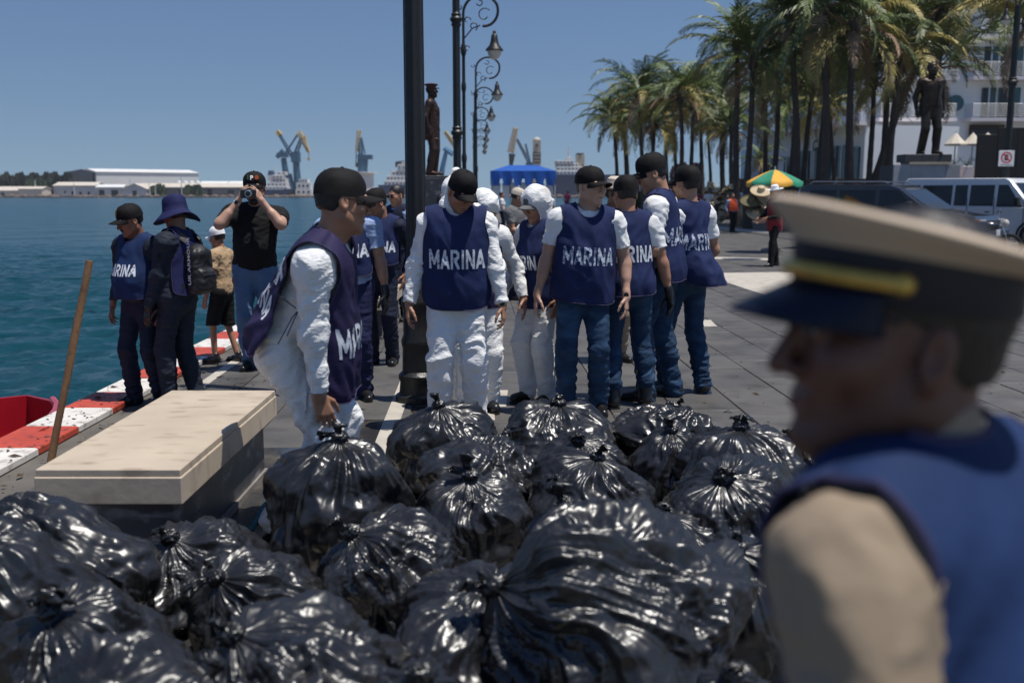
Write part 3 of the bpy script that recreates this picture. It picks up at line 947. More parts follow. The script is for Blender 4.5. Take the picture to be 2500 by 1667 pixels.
MB().tube([L(1416, 381), L(1416, 374)], [3.0, 2.2], 8).build('funnel', m_dark, s1, True)
MB().tube([L(1389, 388), L(1389, 358)], [.8, .3], 6).build('mast', m_shipw, s1)
root = tag(empty('port_office', (at(744, 480, 690).x, 690, -.3)), 'small stacked white office block right of the cranes', 'building')
for (y0, y1, w_) in ((476, 462, 5.5), (462, 446, 4.8), (446, 437, 3.0)):
    z0, z1 = at(744, y0, 690).z, at(744, y1, 690).z
    MB().box((0, 0, (z0 + z1) / 2 + .3), (w_ * 2, 7, z1 - z0)).build('storey', m_wsh, root)
    for k in range(3): MB().box((-w_ * .6 + k * w_ * .6, -3.55, (z0 + z1) / 2 + .3), (w_ * .3, .15, (z1 - z0) * .35)).build('window', m_win, root)
# ------------------------------------------------------------------ cloth and skin materials
def cloth_mats():
    W = {}
    W['tyvek'] = mat('white_coverall_fabric', (.80, .80, .79), .55, var=.05, vscale=5, bump=.40, bscale=30, bstretch=(1, 1, 2.6), bdetail=4, btype='RIDGED_MULTIFRACTAL', dist=.012,
                     bump2=[(.25, 75, (1, 1, 1.6), 3, 'FBM')], col2=(.52, .49, .44), c2lo=.60, c2hi=.80, c2scale=5)
    W['tyvek_dirty'] = mat('soiled_white_coverall_fabric', (.78, .78, .77), .55, var=.06, vscale=5, bump=.40, bscale=30, bstretch=(1, 1, 2.2), bdetail=4, btype='RIDGED_MULTIFRACTAL', dist=.012,
                     bump2=[(.25, 75, (1, 1, 1.6), 3, 'FBM')], col2=(.36, .33, .29), c2lo=.57, c2hi=.78, c2scale=7)
    W['tee'] = mat('white_cotton', (.78, .78, .78), .85, var=.04, bump=.35, bscale=22, bstretch=(1, 1, 1.5), dist=.012)
    W['vest'] = mat('navy_vest_cloth', (.0155, .0255, .088), .8, var=.22, vscale=7, bump=.4, bscale=16, bstretch=(1.3, 1.3, 1), bdetail=4, dist=.012, bump2=[(.25, 420, (1, 1, 1), 1, 'FBM')])
    W['vest_blue'] = mat('royal_vest_cloth', (.011, .028, .092), .8, var=.22, vscale=7, bump=.4, bscale=16, bdetail=4, dist=.012)
    W['vest_purple'] = mat('violet_navy_vest_cloth', (.023, .018, .062), .72, var=.18, vscale=7, bump=.4, bscale=14, bdetail=4, dist=.012)
    W['trim'] = mat('vest_binding', (.05, .045, .10), .8, var=.1)
    W['letter'] = mat('worn_white_print', (.66, .70, .76), .7, var=.12, vscale=30, col2=(.10, .13, .26), c2lo=.56, c2hi=.68, c2scale=42)
    W['letter_faded'] = mat('faded_white_print', (.50, .56, .66), .7, var=.12, vscale=30, col2=(.035, .05, .17), c2lo=.47, c2hi=.62, c2scale=60)
    W['jeans'] = mat('blue_denim', (.018, .044, .092), .85, var=.35, vscale=6, bump=.5, bscale=20, bstretch=(1, 1, 1.8), bdetail=4, dist=.012, col2=(.05, .105, .19), c2lo=.5, c2hi=.72, c2scale=4, c2stretch=(1, 1, 2), bump2=[(.2, 300, (1, 1, 1), 1, 'FBM')])
    W['jeans_light'] = mat('washed_denim', (.09, .16, .27), .85, var=.25, vscale=6, bump=.4, bscale=20, bstretch=(1, 1, 1.8), bdetail=4, dist=.012)
    W['navy'] = mat('navy_twill', (.011, .015, .034), .75, var=.2, bump=.45, bscale=18, bstretch=(1, 1, 1.6), bdetail=4, dist=.012)
    W['navy2'] = mat('blue_navy_twill', (.016, .020, .066), .75, var=.2, bump=.45, bscale=18, bstretch=(1, 1, 1.6), bdetail=4, dist=.012)
    W['slate'] = mat('dark_slate_coverall', (.016, .022, .036), .7, var=.2, bump=.5, bscale=20, bstretch=(1, 1, 1.8), bdetail=4, dist=.012)
    W['bucket'] = mat('navy_hat_cloth', (.014, .017, .072), .8, var=.2, bump=.3, bscale=26, dist=.01)
    W['black'] = mat('black_cotton', (.012, .012, .013), .85, var=.25, bump=.3, bscale=22, dist=.01)
    W['blackcap'] = mat('black_cap_twill', (.0075, .0068, .0075), .78, var=.3, vscale=14, bump=.2, bscale=120, dist=.006)
    W['rubber'] = mat('black_rubber', (.012, .012, .013), .35, var=.2, bump=.1, bscale=30)
    W['shoe'] = mat('black_shoe_leather', (.012, .011, .011), .3, var=.3, vscale=20, bump=.15, bscale=50)
    W['lightblue'] = mat('light_blue_shirt', (.30, .40, .62), .8, var=.08, bump=.35, bscale=22, dist=.01)
    W['khaki'] = mat('khaki_cloth', (.29, .225, .16), .85, var=.12, bump=.4, bscale=22, dist=.01)
    W['tanshirt'] = mat('tan_shirt', (.42, .29, .17), .85, var=.1, bump=.35, bscale=22, dist=.01)
    W['grey'] = mat('grey_tee', (.14, .14, .145), .85, var=.12, bump=.35, bscale=20, dist=.01)
    W['red'] = mat('dark_red_cloth', (.22, .015, .022), .8, var=.15)
    W['orange'] = mat('orange_vest_cloth', (.85, .10, .015), .7, var=.08)
    W['palebl'] = mat('pale_blue_cloth', (.33, .37, .50), .8, var=.1)
    W['magenta'] = mat('magenta_cloth', (.25, .02, .09), .8, var=.1)
    W['whitecap'] = mat('white_cap_cloth', (.78, .78, .80), .8, var=.05)
    W['creamcap'] = mat('cream_cap_cloth', (.55, .48, .40), .8, var=.08)
    W['hair'] = mat('black_hair', (.012, .009, .008), .5, var=.3, vscale=40, bump=.6, bscale=160, bstretch=(1, 1, .25), dist=.004)
    W['gold'] = mat('gold_braid', (.62, .42, .10), .35, metal=.7, var=.2, vscale=40, bump=.4, bscale=150, dist=.003)
    W['belt'] = mat('black_belt', (.012, .011, .011), .45)
    W['steel'] = mat('watch_steel', (.5, .5, .5), .25, metal=1.0)
    W['eye'] = mat('eye_white', (.55, .52, .5), .2, var=0)
    W['iris'] = mat('dark_iris', (.012, .008, .006), .15, var=0)
    W['glass'] = mat('spectacle_lens', (.7, .75, .8), .03, trans=.9, var=0)
    W['shade'] = mat('dark_lens', (.01, .01, .012), .08, var=0)
    W['print'] = mat('pack_lettering', (.7, .7, .72), .6, var=.05)
    for nm, c in (('skin_fair', (.46, .27, .19)), ('skin_mid', (.40, .215, .135)), ('skin_tan', (.35, .175, .105)), ('skin_dark', (.22, .108, .068)), ('skin_cap_shade', (.115, .047, .031))):  # last tone is darkened to hold the shade under the officer's cap
        W[nm] = mat(nm, c, .5, var=.14, vscale=14, bump=.12, bscale=110, dist=.004, sub=.12, rvar=.08)
    for k in ('vest', 'vest_blue', 'vest_purple', 'tee', 'jeans', 'jeans_light', 'navy', 'navy2', 'slate', 'bucket', 'black', 'blackcap', 'khaki', 'letter', 'letter_faded', 'tyvek', 'tyvek_dirty', 'grey', 'trim'):
        W[k].node_tree.nodes['Principled BSDF'].inputs['Specular IOR Level'].default_value = .22
    return W


W = cloth_mats()


def wrinkle(V, Q, kind, seed, legs=False):
    N = vnormals(V, Q)
    P = V
    if kind == 'tyvek':
        w = .085 * np.stack([pnoise(P * 5, seed + 9), pnoise(P * 5, seed + 10), pnoise(P * 5, seed + 11)], 1)
        P2 = P + w
        lim = np.clip(np.abs(V[:, 0]) / .22, .35, 1) if not legs else 1
        d = .0095 * (ridge(P2 * (4.5, 4.5, 10), seed) - .5) + .0055 * (ridge(P2 * (9, 9, 20), seed + 3) - .5) + .0022 * (ridge(P2 * (20, 20, 44), seed + 5) - .5)
        d += .005 * pnoise(P * (5, 5, 4), seed + 4)
    elif kind == 'jeans':
        k = np.clip((.60 - V[:, 2]) / .4, 0, 1) * .9 + .35
        w = pnoise(P * 4, seed + 9)[:, None] * .06
        d = k * (.0110 * (ridge((P + w) * (5, 5, 15), seed) - .5) + .0055 * (ridge((P + w) * (12, 12, 34), seed + 2) - .5)) + .004 * pnoise(P * 6, seed)
    elif kind == 'soft':
        w = pnoise(P * 4, seed + 9)[:, None] * .08
        d = .007 * (ridge((P + w) * (7, 7, 9), seed) - .5) + .0035 * (ridge((P + w) * (15, 15, 22), seed + 2) - .5)
    elif kind == 'sleeve':
        w = pnoise(P * 4, seed + 9)[:, None] * .06
        d = .006 * (ridge((P + w) * (7, 7, 20), seed) - .5) + .003 * (ridge((P + w) * (15, 15, 35), seed + 2) - .5)
    else:
        d = 0
    return V + N * np.reshape(d, (-1, 1))


def ik(a, b, l1, l2, pole):
    a, b = np.asarray(a, float), np.asarray(b, float)
    d = b - a; L = np.linalg.norm(d); t = d / (L + 1e-9)
    if L > (l1 + l2) * .999:
        L = (l1 + l2) * .999; b = a + t * L
    x = (l1 * l1 - l2 * l2 + L * L) / (2 * L)
    hgt = math.sqrt(max(l1 * l1 - x * x, 0))
    p = np.asarray(pole, float); p = nrm(p - t * (p @ t))
    return a + t * x + p * hgt, b


def rot3(yaw=0, pitch=0, roll=0):
    return rotm('Z', R(yaw)) @ rotm('X', R(pitch)) @ rotm('Y', R(roll))


def hand_sdf(S, wrist, d, n, t, curl=25, spread=1.0, size=1.0, fat=1.0):
    """palm, four fingers and a thumb; d: finger direction, n: palm normal, t: towards the thumb"""
    d, n, t = nrm(d), np.asarray(n, float), np.asarray(t, float)
    n = nrm(n - d * (n @ d)); t = nrm(t - d * (t @ d) - n * (t @ n))
    z = size
    S.rc(wrist - d * .03 * z, wrist + d * .015 * z, .024 * z * fat, .025 * z * fat, k=.02)
    offs = [.029, .0095, -.010, -.028]; L = [.074, .084, .077, .060]; base = [.090, .092, .087, .078]
    for i in range(4):
        k0 = wrist + d * .012 * z + t * offs[i] * .55 * z
        k1 = wrist + d * base[i] * z + t * offs[i] * z
        S.rc(k0, k1, .0135 * z * fat, .0118 * z * fat, k=.012)
    for i in range(4):
        p = wrist + d * base[i] * z + t * offs[i] * z
        c = R(curl * (.65 + .22 * i)); ang = 0
        lat = (offs[i] * 3.2) * spread
        for j, fr in enumerate((.44, .31, .25)):
            ang += c * (.55, .8, .6)[j]
            dirv = nrm(d * math.cos(ang) + n * math.sin(ang) + t * lat)
            q = p + dirv * L[i] * fr * z
            S.rc(p, q, (.0098, .0088, .0080)[j] * z * fat, (.0090, .0082, .0070)[j] * z * fat, k=.0035)
            p = q
    p = wrist + d * .022 * z + t * .024 * z + n * .004
    for j, (dv, ln) in enumerate(((d * .62 + t * .62 + n * .35, .046), (d * .85 + t * .28 + n * .40, .034), (d * .9 + t * .05 + n * .35, .028))):
        q = p + nrm(dv) * ln * z
        S.rc(p, q, (.0140, .0110, .0095)[j] * z * fat, (.0115, .0100, .0080)[j] * z * fat, k=.010 if j == 0 else .004)
        p = q
    return S


def head_sdf(hc, H, neck, nb, girth=1.0, fem=False, jaw=1.0):
    """head, face, ears, neck; hc head centre, H head rotation, nb neck base"""
    S = SDF()
    def T(p): return hc + H @ (np.asarray(p, float) * np.array([girth, 1, 1]))
    g = girth
    S.el(T((0, .016, .034)), (.0755 * g, .096, .090), H, k=.02)
    S.el(T((0, -.022, -.030)), (.062 * g * jaw, .070, .086), H, k=.03)
    S.rc(T((-.048 * jaw, .002, -.058)), T((-.016, -.068, -.098)), .024, .017, k=.03)
    S.rc(T((.048 * jaw, .002, -.058)), T((.016, -.068, -.098)), .024, .017, k=.03)
    S.sp(T((0, -.076, -.099)), .019, k=.02)
    S.rc(T((-.038, -.080, .030)), T((.038, -.080, .030)), .0115, k=.014)
    for s in (-1, 1):
        S.sp(T((s * .044, -.062, -.018)), .023, k=.03)
        S.sp(T((s * .031, -.103, .010)), .0165, k=.010, op='s')
        S.el(T((s * .031, -.082, .010)), (.0135, .0115, .0115), H, k=.004)
    S.rc(T((0, -.091, .016)), T((0, -.112, -.026)), .0085, .0118, k=.010)
    for s in (-1, 1):
        S.sp(T((s * .0125, -.099, -.031)), .0088, k=.006)
    S.rc(T((-.018, -.088, -.0575)), T((.018, -.088, -.0575)), .0062, k=.006)
    S.rc(T((-.015, -.087, -.0705)), T((.015, -.087, -.0705)), .0070, k=.006)
    S.rc(T((-.021, -.0975, -.064)), T((.021, -.0975, -.064)), .0024, k=.003, op='s')
    for s in (-1, 1):
        E = H @ rotm('Z', R(s * 18)) @ rotm('X', R(-12))
        S.el(T((s * .0765, .012, -.008)), (.0085, .0195, .031), E, k=.006)
        S.el(T((s * .0845, .006, -.004)), (.006, .010, .017), E, k=.004, op='s')
        S.sp(T((s * .073, .003, -.034)), .0085, k=.008)
    S.rc(T((0, .022, -.055)), nb + np.array((0, 0, .0)), .056 * neck, .062 * neck, k=.03)
    S.rc(T((0, -.020, -.095)), nb + (T((0, 0, 0)) - T((0, .035, 0))), .035 * neck, .040 * neck, k=.03)
    return S


CAPN = [0]


def cap_parts(root, hc, H, m=None, style='cap', girth=1.0, seed=0, emblem=None, brim_curve=1.0):
    """baseball cap: crown of six panels, brim, button, eyelets"""
    m = m or W['blackcap']
    rx, ry, rz = .0835 * girth, .1055, .090
    c0 = np.array([0, .014, .046])
    nseg, nr = 48, 14
    V = []
    for i in range(nr + 1):
        a = (i / nr) * math.pi / 2
        for j in range(nseg):
            th = 2 * math.pi * j / nseg
            ex = .84
            r = math.cos(a) ** ex if i < nr else 0.001
            seam = 1 - .018 * max(0, 1 - abs(((th / (math.pi / 3) + .5) % 1) - .5) * 9) * (1 if i > 1 else .3)
            front = max(0, -math.sin(th)) ** 2
            x = r * rx * math.cos(th) * seam; y = r * ry * math.sin(th) * seam
            z = math.sin(a) * rz * (1 + .16 * front * math.cos(a))
            if i == 0: z = -.006 - .022 * (1 - front)
            V.append(c0 + np.array([x, y, z]))
    V = np.array(V)
    V += .0022 * np.stack([pnoise(V * 30, seed), pnoise(V * 30, seed + 2), pnoise(V * 30, seed + 4)], 1)
    Q = [(i * nseg + j, i * nseg + (j + 1) % nseg, (i + 1) * nseg + (j + 1) % nseg, (i + 1) * nseg + j) for i in range(nr) for j in range(nseg)]
    crown = link('cap', mesh_np('cap', hc + V @ H.T, np.array(Q), m), root)
    # brim: a curved plate growing out of the front half of the band
    nu, nv = 22, 7
    top, bot = [], []
    for k in range(nv + 1):
        for i in range(nu + 1):
            u = -1 + 2 * i / nu
            th = -math.pi / 2 + u * R(58)
            ext = .080 * (1 - abs(u) ** 2.6) ** .6 * k / nv
            x = rx * .985 * math.cos(th) ; y = ry * .985 * math.sin(th) - ext
            x *= 1 + .03 * k / nv
            z = -.004 - .022 * math.cos(th) ** 2 * .9 + (.010 * (1 - u * u) - .016 * brim_curve * u * u) * k / nv - .016 * (k / nv) ** 1.4
            p = c0 + np.array([x, y, z]); top.append(p); bot.append(p - np.array([0, 0, .0035]))
    VB = np.array(top + bot); n1 = (nu + 1) * (nv + 1); F = []
    for k in range(nv):
        for i in range(nu):
            a = k * (nu + 1) + i; b = a + 1; c = a + nu + 2; d = a + nu + 1
            F.append((a, b, c, d)); F.append((n1 + d, n1 + c, n1 + b, n1 + a))
    for i in range(nu):
        a = nv * (nu + 1) + i
        F.append((a, a + 1, n1 + a + 1, n1 + a))
    link('brim', mesh_np('brim', hc + VB @ H.T, np.array(F), m), crown)
    MB().ell(hc + H @ (c0 + np.array([0, 0, rz + .001])), (.008, .008, .005), 8, 4, M=H).build('button', m, crown, True)
    for j in range(6):
        th = R(30 + 60 * j); a = R(52)
        p = c0 + np.array([math.cos(a) ** .84 * rx * math.cos(th), math.cos(a) ** .84 * ry * math.sin(th), math.sin(a) * rz]) * 1.0
        MB().ell(hc + H @ p, (.003, .003, .003), 6, 4).build('eyelet', W['belt'], crown, True)
    if emblem == 'gold':
        e = MB()
        for (x, z, r) in ((0, .055, .012), (-.008, .040, .008), (.008, .042, .008), (0, .028, .009), (.004, .072, .006)):
            yy = -math.sqrt(max(0, 1 - (z / (rz * 1.1)) ** 2)) ** .78 * ry - .001
            e.ell(hc + H @ (c0 + np.array([x, yy, z])), (r, .003, r), 8, 5, M=H)
        e.build('emblem', W['gold'], crown, True)
    if emblem == 'P':
        Vt, Ft = text_mesh('P', .05, .3)
        def onfront(x, z, o=.004):
            yy = -ry * (max(0, 1 - (z / (rz * 1.12)) ** 2) ** .39) * math.sqrt(max(0, 1 - (x / rx) ** 2)) - o
            return hc + H @ (c0 + np.array([x, yy, z]))
        PV = np.array([onfront(-.002 + v[0] * .036, .045 + v[1] * .036) for v in Vt])
        link('emblem', mesh_np('emblem', PV, Ft, W['print'], False), crown)
        e = MB()
        for k in range(8):
            a = k * math.pi / 4
            e.ell(onfront(.036 + .012 * math.cos(a), .045 + .013 * math.sin(a)), (.006, .004, .006), 6, 4)
        e.ell(onfront(.036, .045), (.009, .004, .009), 8, 4)
        e.build('emblem', mat('orange_embroidery', (.55, .12, .02), .7), crown, True)
        e = MB()
        for z in (.033, .045, .058):
            e.ell(onfront(-.034, z), (.007, .004, .007), 6, 4)
        e.build('emblem', mat('green_embroidery', (.05, .16, .05), .7), crown, True)
    return crown


def sheet_mesh(P, thick, N=None):
    """P: (nv,nu,3) grid -> slab"""
    nv, nu = P.shape[:2]
    Vo = P.reshape(-1, 3)
    idx = np.arange(nv * nu).reshape(nv, nu)
    Q = np.stack([idx[:-1, :-1], idx[:-1, 1:], idx[1:, 1:], idx[1:, :-1]], -1).reshape(-1, 4)
    N = vnormals(Vo, Q)
    Vi = Vo - N * thick
    n = nv * nu
    F = [Q, Q[:, ::-1] + n]
    ring = np.concatenate([idx[0, :], idx[1:, -1], idx[-1, -2::-1], idx[-2:0:-1, 0]])
    r2 = np.roll(ring, -1)
    F.append(np.stack([r2, ring, ring + n, r2 + n], 1))
    return np.concatenate([Vo, Vi]), np.concatenate(F)


def torso_prims(girth=1.0, belly=0.0, fem=False, puff=0.0):
    """torso solid in the torso frame (origin at the pelvis, z up, facing -y)"""
    S = SDF(); g = girth; p = puff
    S.el((0, .005, .015), (.160 * g + p, .112 * g + p, .14), k=.05)
    S.el((0, -.006 - belly * .5, .17), ((.146 + belly * .3) * g + p, .104 * g + belly + p, .17), k=.08)
    S.el((0, -.004, .345), (.165 * g + p, .112 * g + p, .185), k=.08)
    S.rc((-.125 * g, .012, .450), (.125 * g, .012, .450), .066 + p, k=.06)
    for s in (-1, 1):
        S.rc((s * .03, .02, .525), (s * .155 * g, .012, .462), .050, .054 + p * .6, k=.04)
        S.sp((s * .178 * g, .012, .440), .058 + p, k=.05)
    if fem:
        for s in (-1, 1): S.sp((s * .07, -.085, .31), .055, k=.06)
    return S


def vest_sheet(T, side, p, seed):
    """cloth panel hanging from the shoulders over solid T (torso frame); side -1 front, +1 back"""
    nu, nv = 45, 56
    g = p.get('girth', 1.0)
    ws, wb = p.get('ws', .172) * g, p.get('wb', .215) * g
    nw = p.get('nw', .078); nd = p.get('nd', .085) if side < 0 else .028
    hem = p.get('hem', -.10); off = p.get('off', .016); rnd = p.get('round', .02); skew = p.get('skew', 0.0) * (1 if side < 0 else 0)
    u = np.linspace(-1, 1, nu); v = np.linspace(0, 1, nv) ** 1.25
    xs = u * ws
    zc = np.full(nu, .7)
    for _ in range(40):
        d = T.ev(np.stack([xs, np.full(nu, .012), zc], 1)) - off
        zc = zc - np.clip(d, -.05, .05) * .8
    top = zc.copy(); neck = np.abs(xs) < nw
    cz = np.interp(nw, xs[nu // 2:], zc[nu // 2:])
    top[neck] = cz - nd * np.sqrt(np.maximum(0, 1 - (xs[neck] / nw) ** 2))
    hz = hem + rnd * np.abs(u) ** 7 + skew * u
    Z = top[None, :] * (1 - v[:, None]) + hz[None, :] * v[:, None]
    hw = ws + (wb - ws) * np.clip((top.max() - Z) / (top.max() - hem), 0, 1) ** .8
    arm = p.get('arm', .022) * np.exp(-((Z - (zc.min() - .10)) / .07) ** 2)
    X = u[None, :] * (hw - arm * np.abs(u)[None, :] ** 4)
    Y = np.full_like(X, .6 * side)
    xt = X * .86
    for _ in range(60):
        d = T.ev(np.stack([xt, Y, Z], -1)) - off
        Y = Y - side * np.clip(d, -.03, .06) * .85
        if side < 0: Y = np.minimum(Y, .012)
        else: Y = np.maximum(Y, .012)
    Y = np.where(np.abs(Y) > .5, .012, Y)
    Y[0] = np.where(neck, Y[0], .012)
    rec = p.get('rec', .22)
    for i in range(1, nv):
        dz = Z[i - 1] - Z[i]
        if side < 0: Y[i] = np.minimum(Y[i], Y[i - 1] + rec * dz)
        else: Y[i] = np.maximum(Y[i], Y[i - 1] - rec * dz)
    fl = p.get('flare', .03)
    t = np.clip((top.max() - Z) / (top.max() - hem), 0, 1)
    Pn = np.stack([X * 9, Z * 2.2, np.full_like(X, seed * 1.7)], -1).reshape(-1, 3)
    f = pnoise(Pn, seed).reshape(X.shape)
    f2 = (ridge(np.stack([X * 13 + Z * 5, Z * 7, np.full_like(X, seed)], -1).reshape(-1, 3), seed + 1).reshape(X.shape) - .55)
    amp = p.get('fold', .020) * 1.35
    Y = Y + side * (amp * f * t ** 1.2 + .45 * amp * f2 * np.minimum(1, t * 3) + fl * t ** 2)
    X = X + .3 * amp * pnoise(Pn + 31, seed).reshape(X.shape) * t
    # curl the sides back round the body
    Y = Y - side * p.get('wrap', .045) * np.abs(u)[None, :] ** 3 * np.minimum(1, t * 4)
    fly = p.get('fly')
    if fly is not None:
        fx, fy, fz = fly
        f0 = p.get('fly0', .45); s = np.clip((t - f0) / (1 - f0), 0, 1) ** 1.5
        X = X + fx * s; Y = Y + fy * s; Z = Z + fz * s
    P = np.stack([X, Y, Z], -1)
    # light smoothing
    for _ in range(2):
        Q = P.copy()
        Q[1:-1, 1:-1] = (P[1:-1, 1:-1] * 4 + P[:-2, 1:-1] + P[2:, 1:-1] + P[1:-1, :-2] + P[1:-1, 2:]) / 8
        P = Q
    if side < 0: P = P[:, ::-1]
    return P


def person(label, pos, rz=0, height=1.75, skin='skin_mid', girth=1.0, belly=0.0, fem=False, lean=(0, 0, 0), head=(0, 0, 0), neck=1.0, jaw=1.0,
           rh=None, lh=None, rpole=(-.5, 1, -.2), lpole=(.5, 1, -.2), rhand=None, lhand=None, feet=((-.10, 0), (.10, 0)), toes=(12, 12), pelvis_dz=0.0, pelvis_dx=0.0, pelvis_dy=0.0,
           top=None, bottom=None, cover=None, cuff=None, sleeves='long', vest=None, vest_mat='vest', text=None, back_text=None, letter='letter', text_z=.255, text_h=.12, text_w=.36,
           cap=None, hat=None, hood=None, shoes='shoe', gloves=False, hair=True, face=None, lod=1.0, group=None, shirt_hem=-.03, baggy=1.0, shorts=False, seed=1, belt=False, watch=None, cat='person',
           wrink=None, cap_mat=None, knee=None, ties=False, hand_curl=(24, 24), trouser_hem=.035, one_mat=None, name='person', neck_dz=0.0):
    rnd = random.Random(seed)
    sc = height / 1.75
    root = empty(name, (pos[0], pos[1], pos[2] if len(pos) > 2 else 0), R(rz), sc)
    tag(root, label, cat, group)
    hh = .0046 * lod; hb = .0095 * lod; hd = .0055 * lod
    pel = np.array([pelvis_dx, pelvis_dy, .935 + pelvis_dz])
    if tuple(lean) == (0, 0, 0): lean = (rnd.uniform(-6, 6), rnd.uniform(-1, 4), rnd.uniform(-3.5, 3.5))
    if not (pelvis_dx or one_mat): pel[0] += rnd.uniform(-.025, .025)
    Rt = rot3(*lean)   # yaw, pitch, roll
    def tp(p): return pel + Rt @ np.asarray(p, float)
    nb = tp((0, .018, .530))
    Hd = rot3(*head) * 1.06
    hc = nb + Rt @ np.array((0, -.006, .050 + neck_dz)) + Hd @ np.array((0, -.018, .098))
    g = girth
    skm = one_mat or W[skin]
    def MM(k): return one_mat or (W[k] if isinstance(k, str) else k)
    # ---- limbs
    sh = {-1: tp((-.182 * g, .012, .442)), 1: tp((.182 * g, .012, .442))}
    tgt = {-1: rh, 1: lh}; pol = {-1: rpole, 1: lpole}; arms = {}
    for s in (-1, 1):
        w = tgt[s]
        if w is None: w = (s * (.245 * g + .02) + pel[0], -.055 + pel[1] + Rt[1, 2] * .2, .875)
        e, w = ik(sh[s], w, .285, .255, pol[s])
        arms[s] = (sh[s], e, w)
    legs = {}
    for i, s in enumerate((-1, 1)):
        hip = pel + Rt[:, 0] * s * .088 + np.array((0, 0, -.02))
        fx, fy = feet[i][:2]; fz = feet[i][2] if len(feet[i]) > 2 else 0
        ank = np.array((fx, fy, .085 + fz))
        kp = (s * .12, -1, 0) if knee is None else knee
        k, ank = ik(hip, ank, .432, .415, kp)
        legs[s] = (hip, k, ank, fz)
    # ---- body: head, neck, arms and hands, torso core
    parts = []
    HS = head_sdf(hc, Hd, neck, nb, girth=min(g, 1.12), fem=fem, jaw=jaw)
    parts.append(HS.mesh(hh))
    core = SDF(); core.rc(tp((0, .01, .05)), tp((0, .01, .40)), .08, .09); core.rc(tp((-.13, .01, .44)), tp((.13, .01, .44)), .05); core.rc(tp((0, .01, .40)), nb, .07, .05)
    for s in (-1, 1):
        core.rc(legs[s][0], legs[s][1], .055, .045); core.rc(legs[s][1], legs[s][2], .045, .035)
    parts.append(core.mesh(.02 if not shorts else .012))
    for s in (-1, 1):
        a, e, w = arms[s]
        S = SDF()
        if cover or (top and sleeves == 'long'):
            S.rc(a, e, .032, .026, k=.03); S.rc(e, w, .026, .0245, k=.03)
        else:
            S.rc(a, e, .047 * g ** .7, .038 * g ** .7, k=.03); S.rc(a + (e - a) * .35, a + (e - a) * .7, .043 * g ** .7, k=.03)
            S.rc(e, w, .038, .0255, k=.03); S.rc(e + (w - e) * .12, e + (w - e) * .45, .0415 * g ** .5, .036, k=.03)
        hp = (rhand if s < 0 else lhand) or {}
        d = hp.get('d')
        if d is None: d = nrm(nrm(w - e) * .75 + np.array((0, -.05, -.6)))
        n = hp.get('n', (-s * .95, .25, 0)); t = hp.get('t', (-s * .25, -1, 0))
        curl = hp.get('curl', hand_curl[0 if s < 0 else 1])
        if not gloves: hand_sdf(S, w, d, n, t, curl)
        parts.append(S.mesh(hd))
        if gloves:
            G = SDF(); G.rc(w - nrm(w - e) * .05, w, .034, .030, k=.01); hand_sdf(G, w, d, n, t, curl, fat=1.12)
            V, Q = G.mesh(hd); link('glove', mesh_np('glove', V, Q, MM('rubber')), root)
        if watch and watch[0] == s:
            ax = nrm(w - e); c = w - ax * .012
            u1 = nrm(np.cross(ax, (0, 0.3, 1))); u2 = np.cross(ax, u1)
            wm = MB(); rings = []
            for z in (-.011, .011):
                for rr in ((.0290, .0300) if z < 0 else (.0300, .0290)):
                    rings.append([c + ax * z + (u1 * math.cos(2 * math.pi * q / 18) * rr + u2 * math.sin(2 * math.pi * q / 18) * rr) for q in range(18)])
            wm.loft(rings); ws_ = wm.build('watch_strap', MM(watch[1]), root, True)
            MB().ell(c + np.array((0, -.030, .004)), (.018, .007, .018), 10, 6).build('watch_face', MM('shade'), ws_, True)
    V, Q = merge(parts)
    body = link('body', mesh_np('body', V, Q, skm), root)
    # ---- face details
    if face is not None and not one_mat:
        for s in (-1, 1):
            MB().ell(hc + Hd @ np.array((s * .031, -.0835, .010)), (.0125, .0105, .0070), 10, 6, M=Hd).build('eye', W['eye'], root, True)
            MB().ell(hc + Hd @ np.array((s * .031, -.0920, .0095)), (.0062, .0034, .0062), 8, 4, M=Hd).build('iris', W['iris'], root, True)
            br = MB()
            br.tube([hc + Hd @ np.array((s * q[0], q[1], q[2])) for q in ((.014, -.0935, .0255), (.030, -.0915, .0305), (.047, -.078, .0260))], [.0034, .0052, .0028], 6)
            br.build('eyebrow', W['hair'], root, True)
        lp = MB()
        lp.tube([hc + Hd @ np.array(q) for q in ((-.021, -.0885, -.0640), (0, -.0975, -.0622), (.021, -.0885, -.0640))], [.0018, .0036, .0018], 6)
        lp.build('lips', mat('lip_skin', (.20, .07, .055), .45), root, True)
        if 'moustache' in face:
            b = MB(); b.tube([hc + Hd @ np.array(q) for q in ((-.026, -.086, -.056), (-.012, -.097, -.047), (0, -.100, -.044), (.012, -.097, -.047), (.026, -.086, -.056))], [.003, .0065, .006, .0065, .003], 6)
            b.build('moustache', W['hair'], root, True)
        if 'beard' in face:
            B = SDF(); 
            B.rc(hc + Hd @ np.array((-.052, -.010, -.060)), hc + Hd @ np.array((-.016, -.074, -.104)), .026, .022, k=.03)
            B.rc(hc + Hd @ np.array((.052, -.010, -.060)), hc + Hd @ np.array((.016, -.074, -.104)), .026, .022, k=.03)
            B.sp(hc + Hd @ np.array((0, -.078, -.104)), .025, k=.03)
            V, Q = B.mesh(.006); link('beard', mesh_np('beard', V, Q, W['hair']), root)
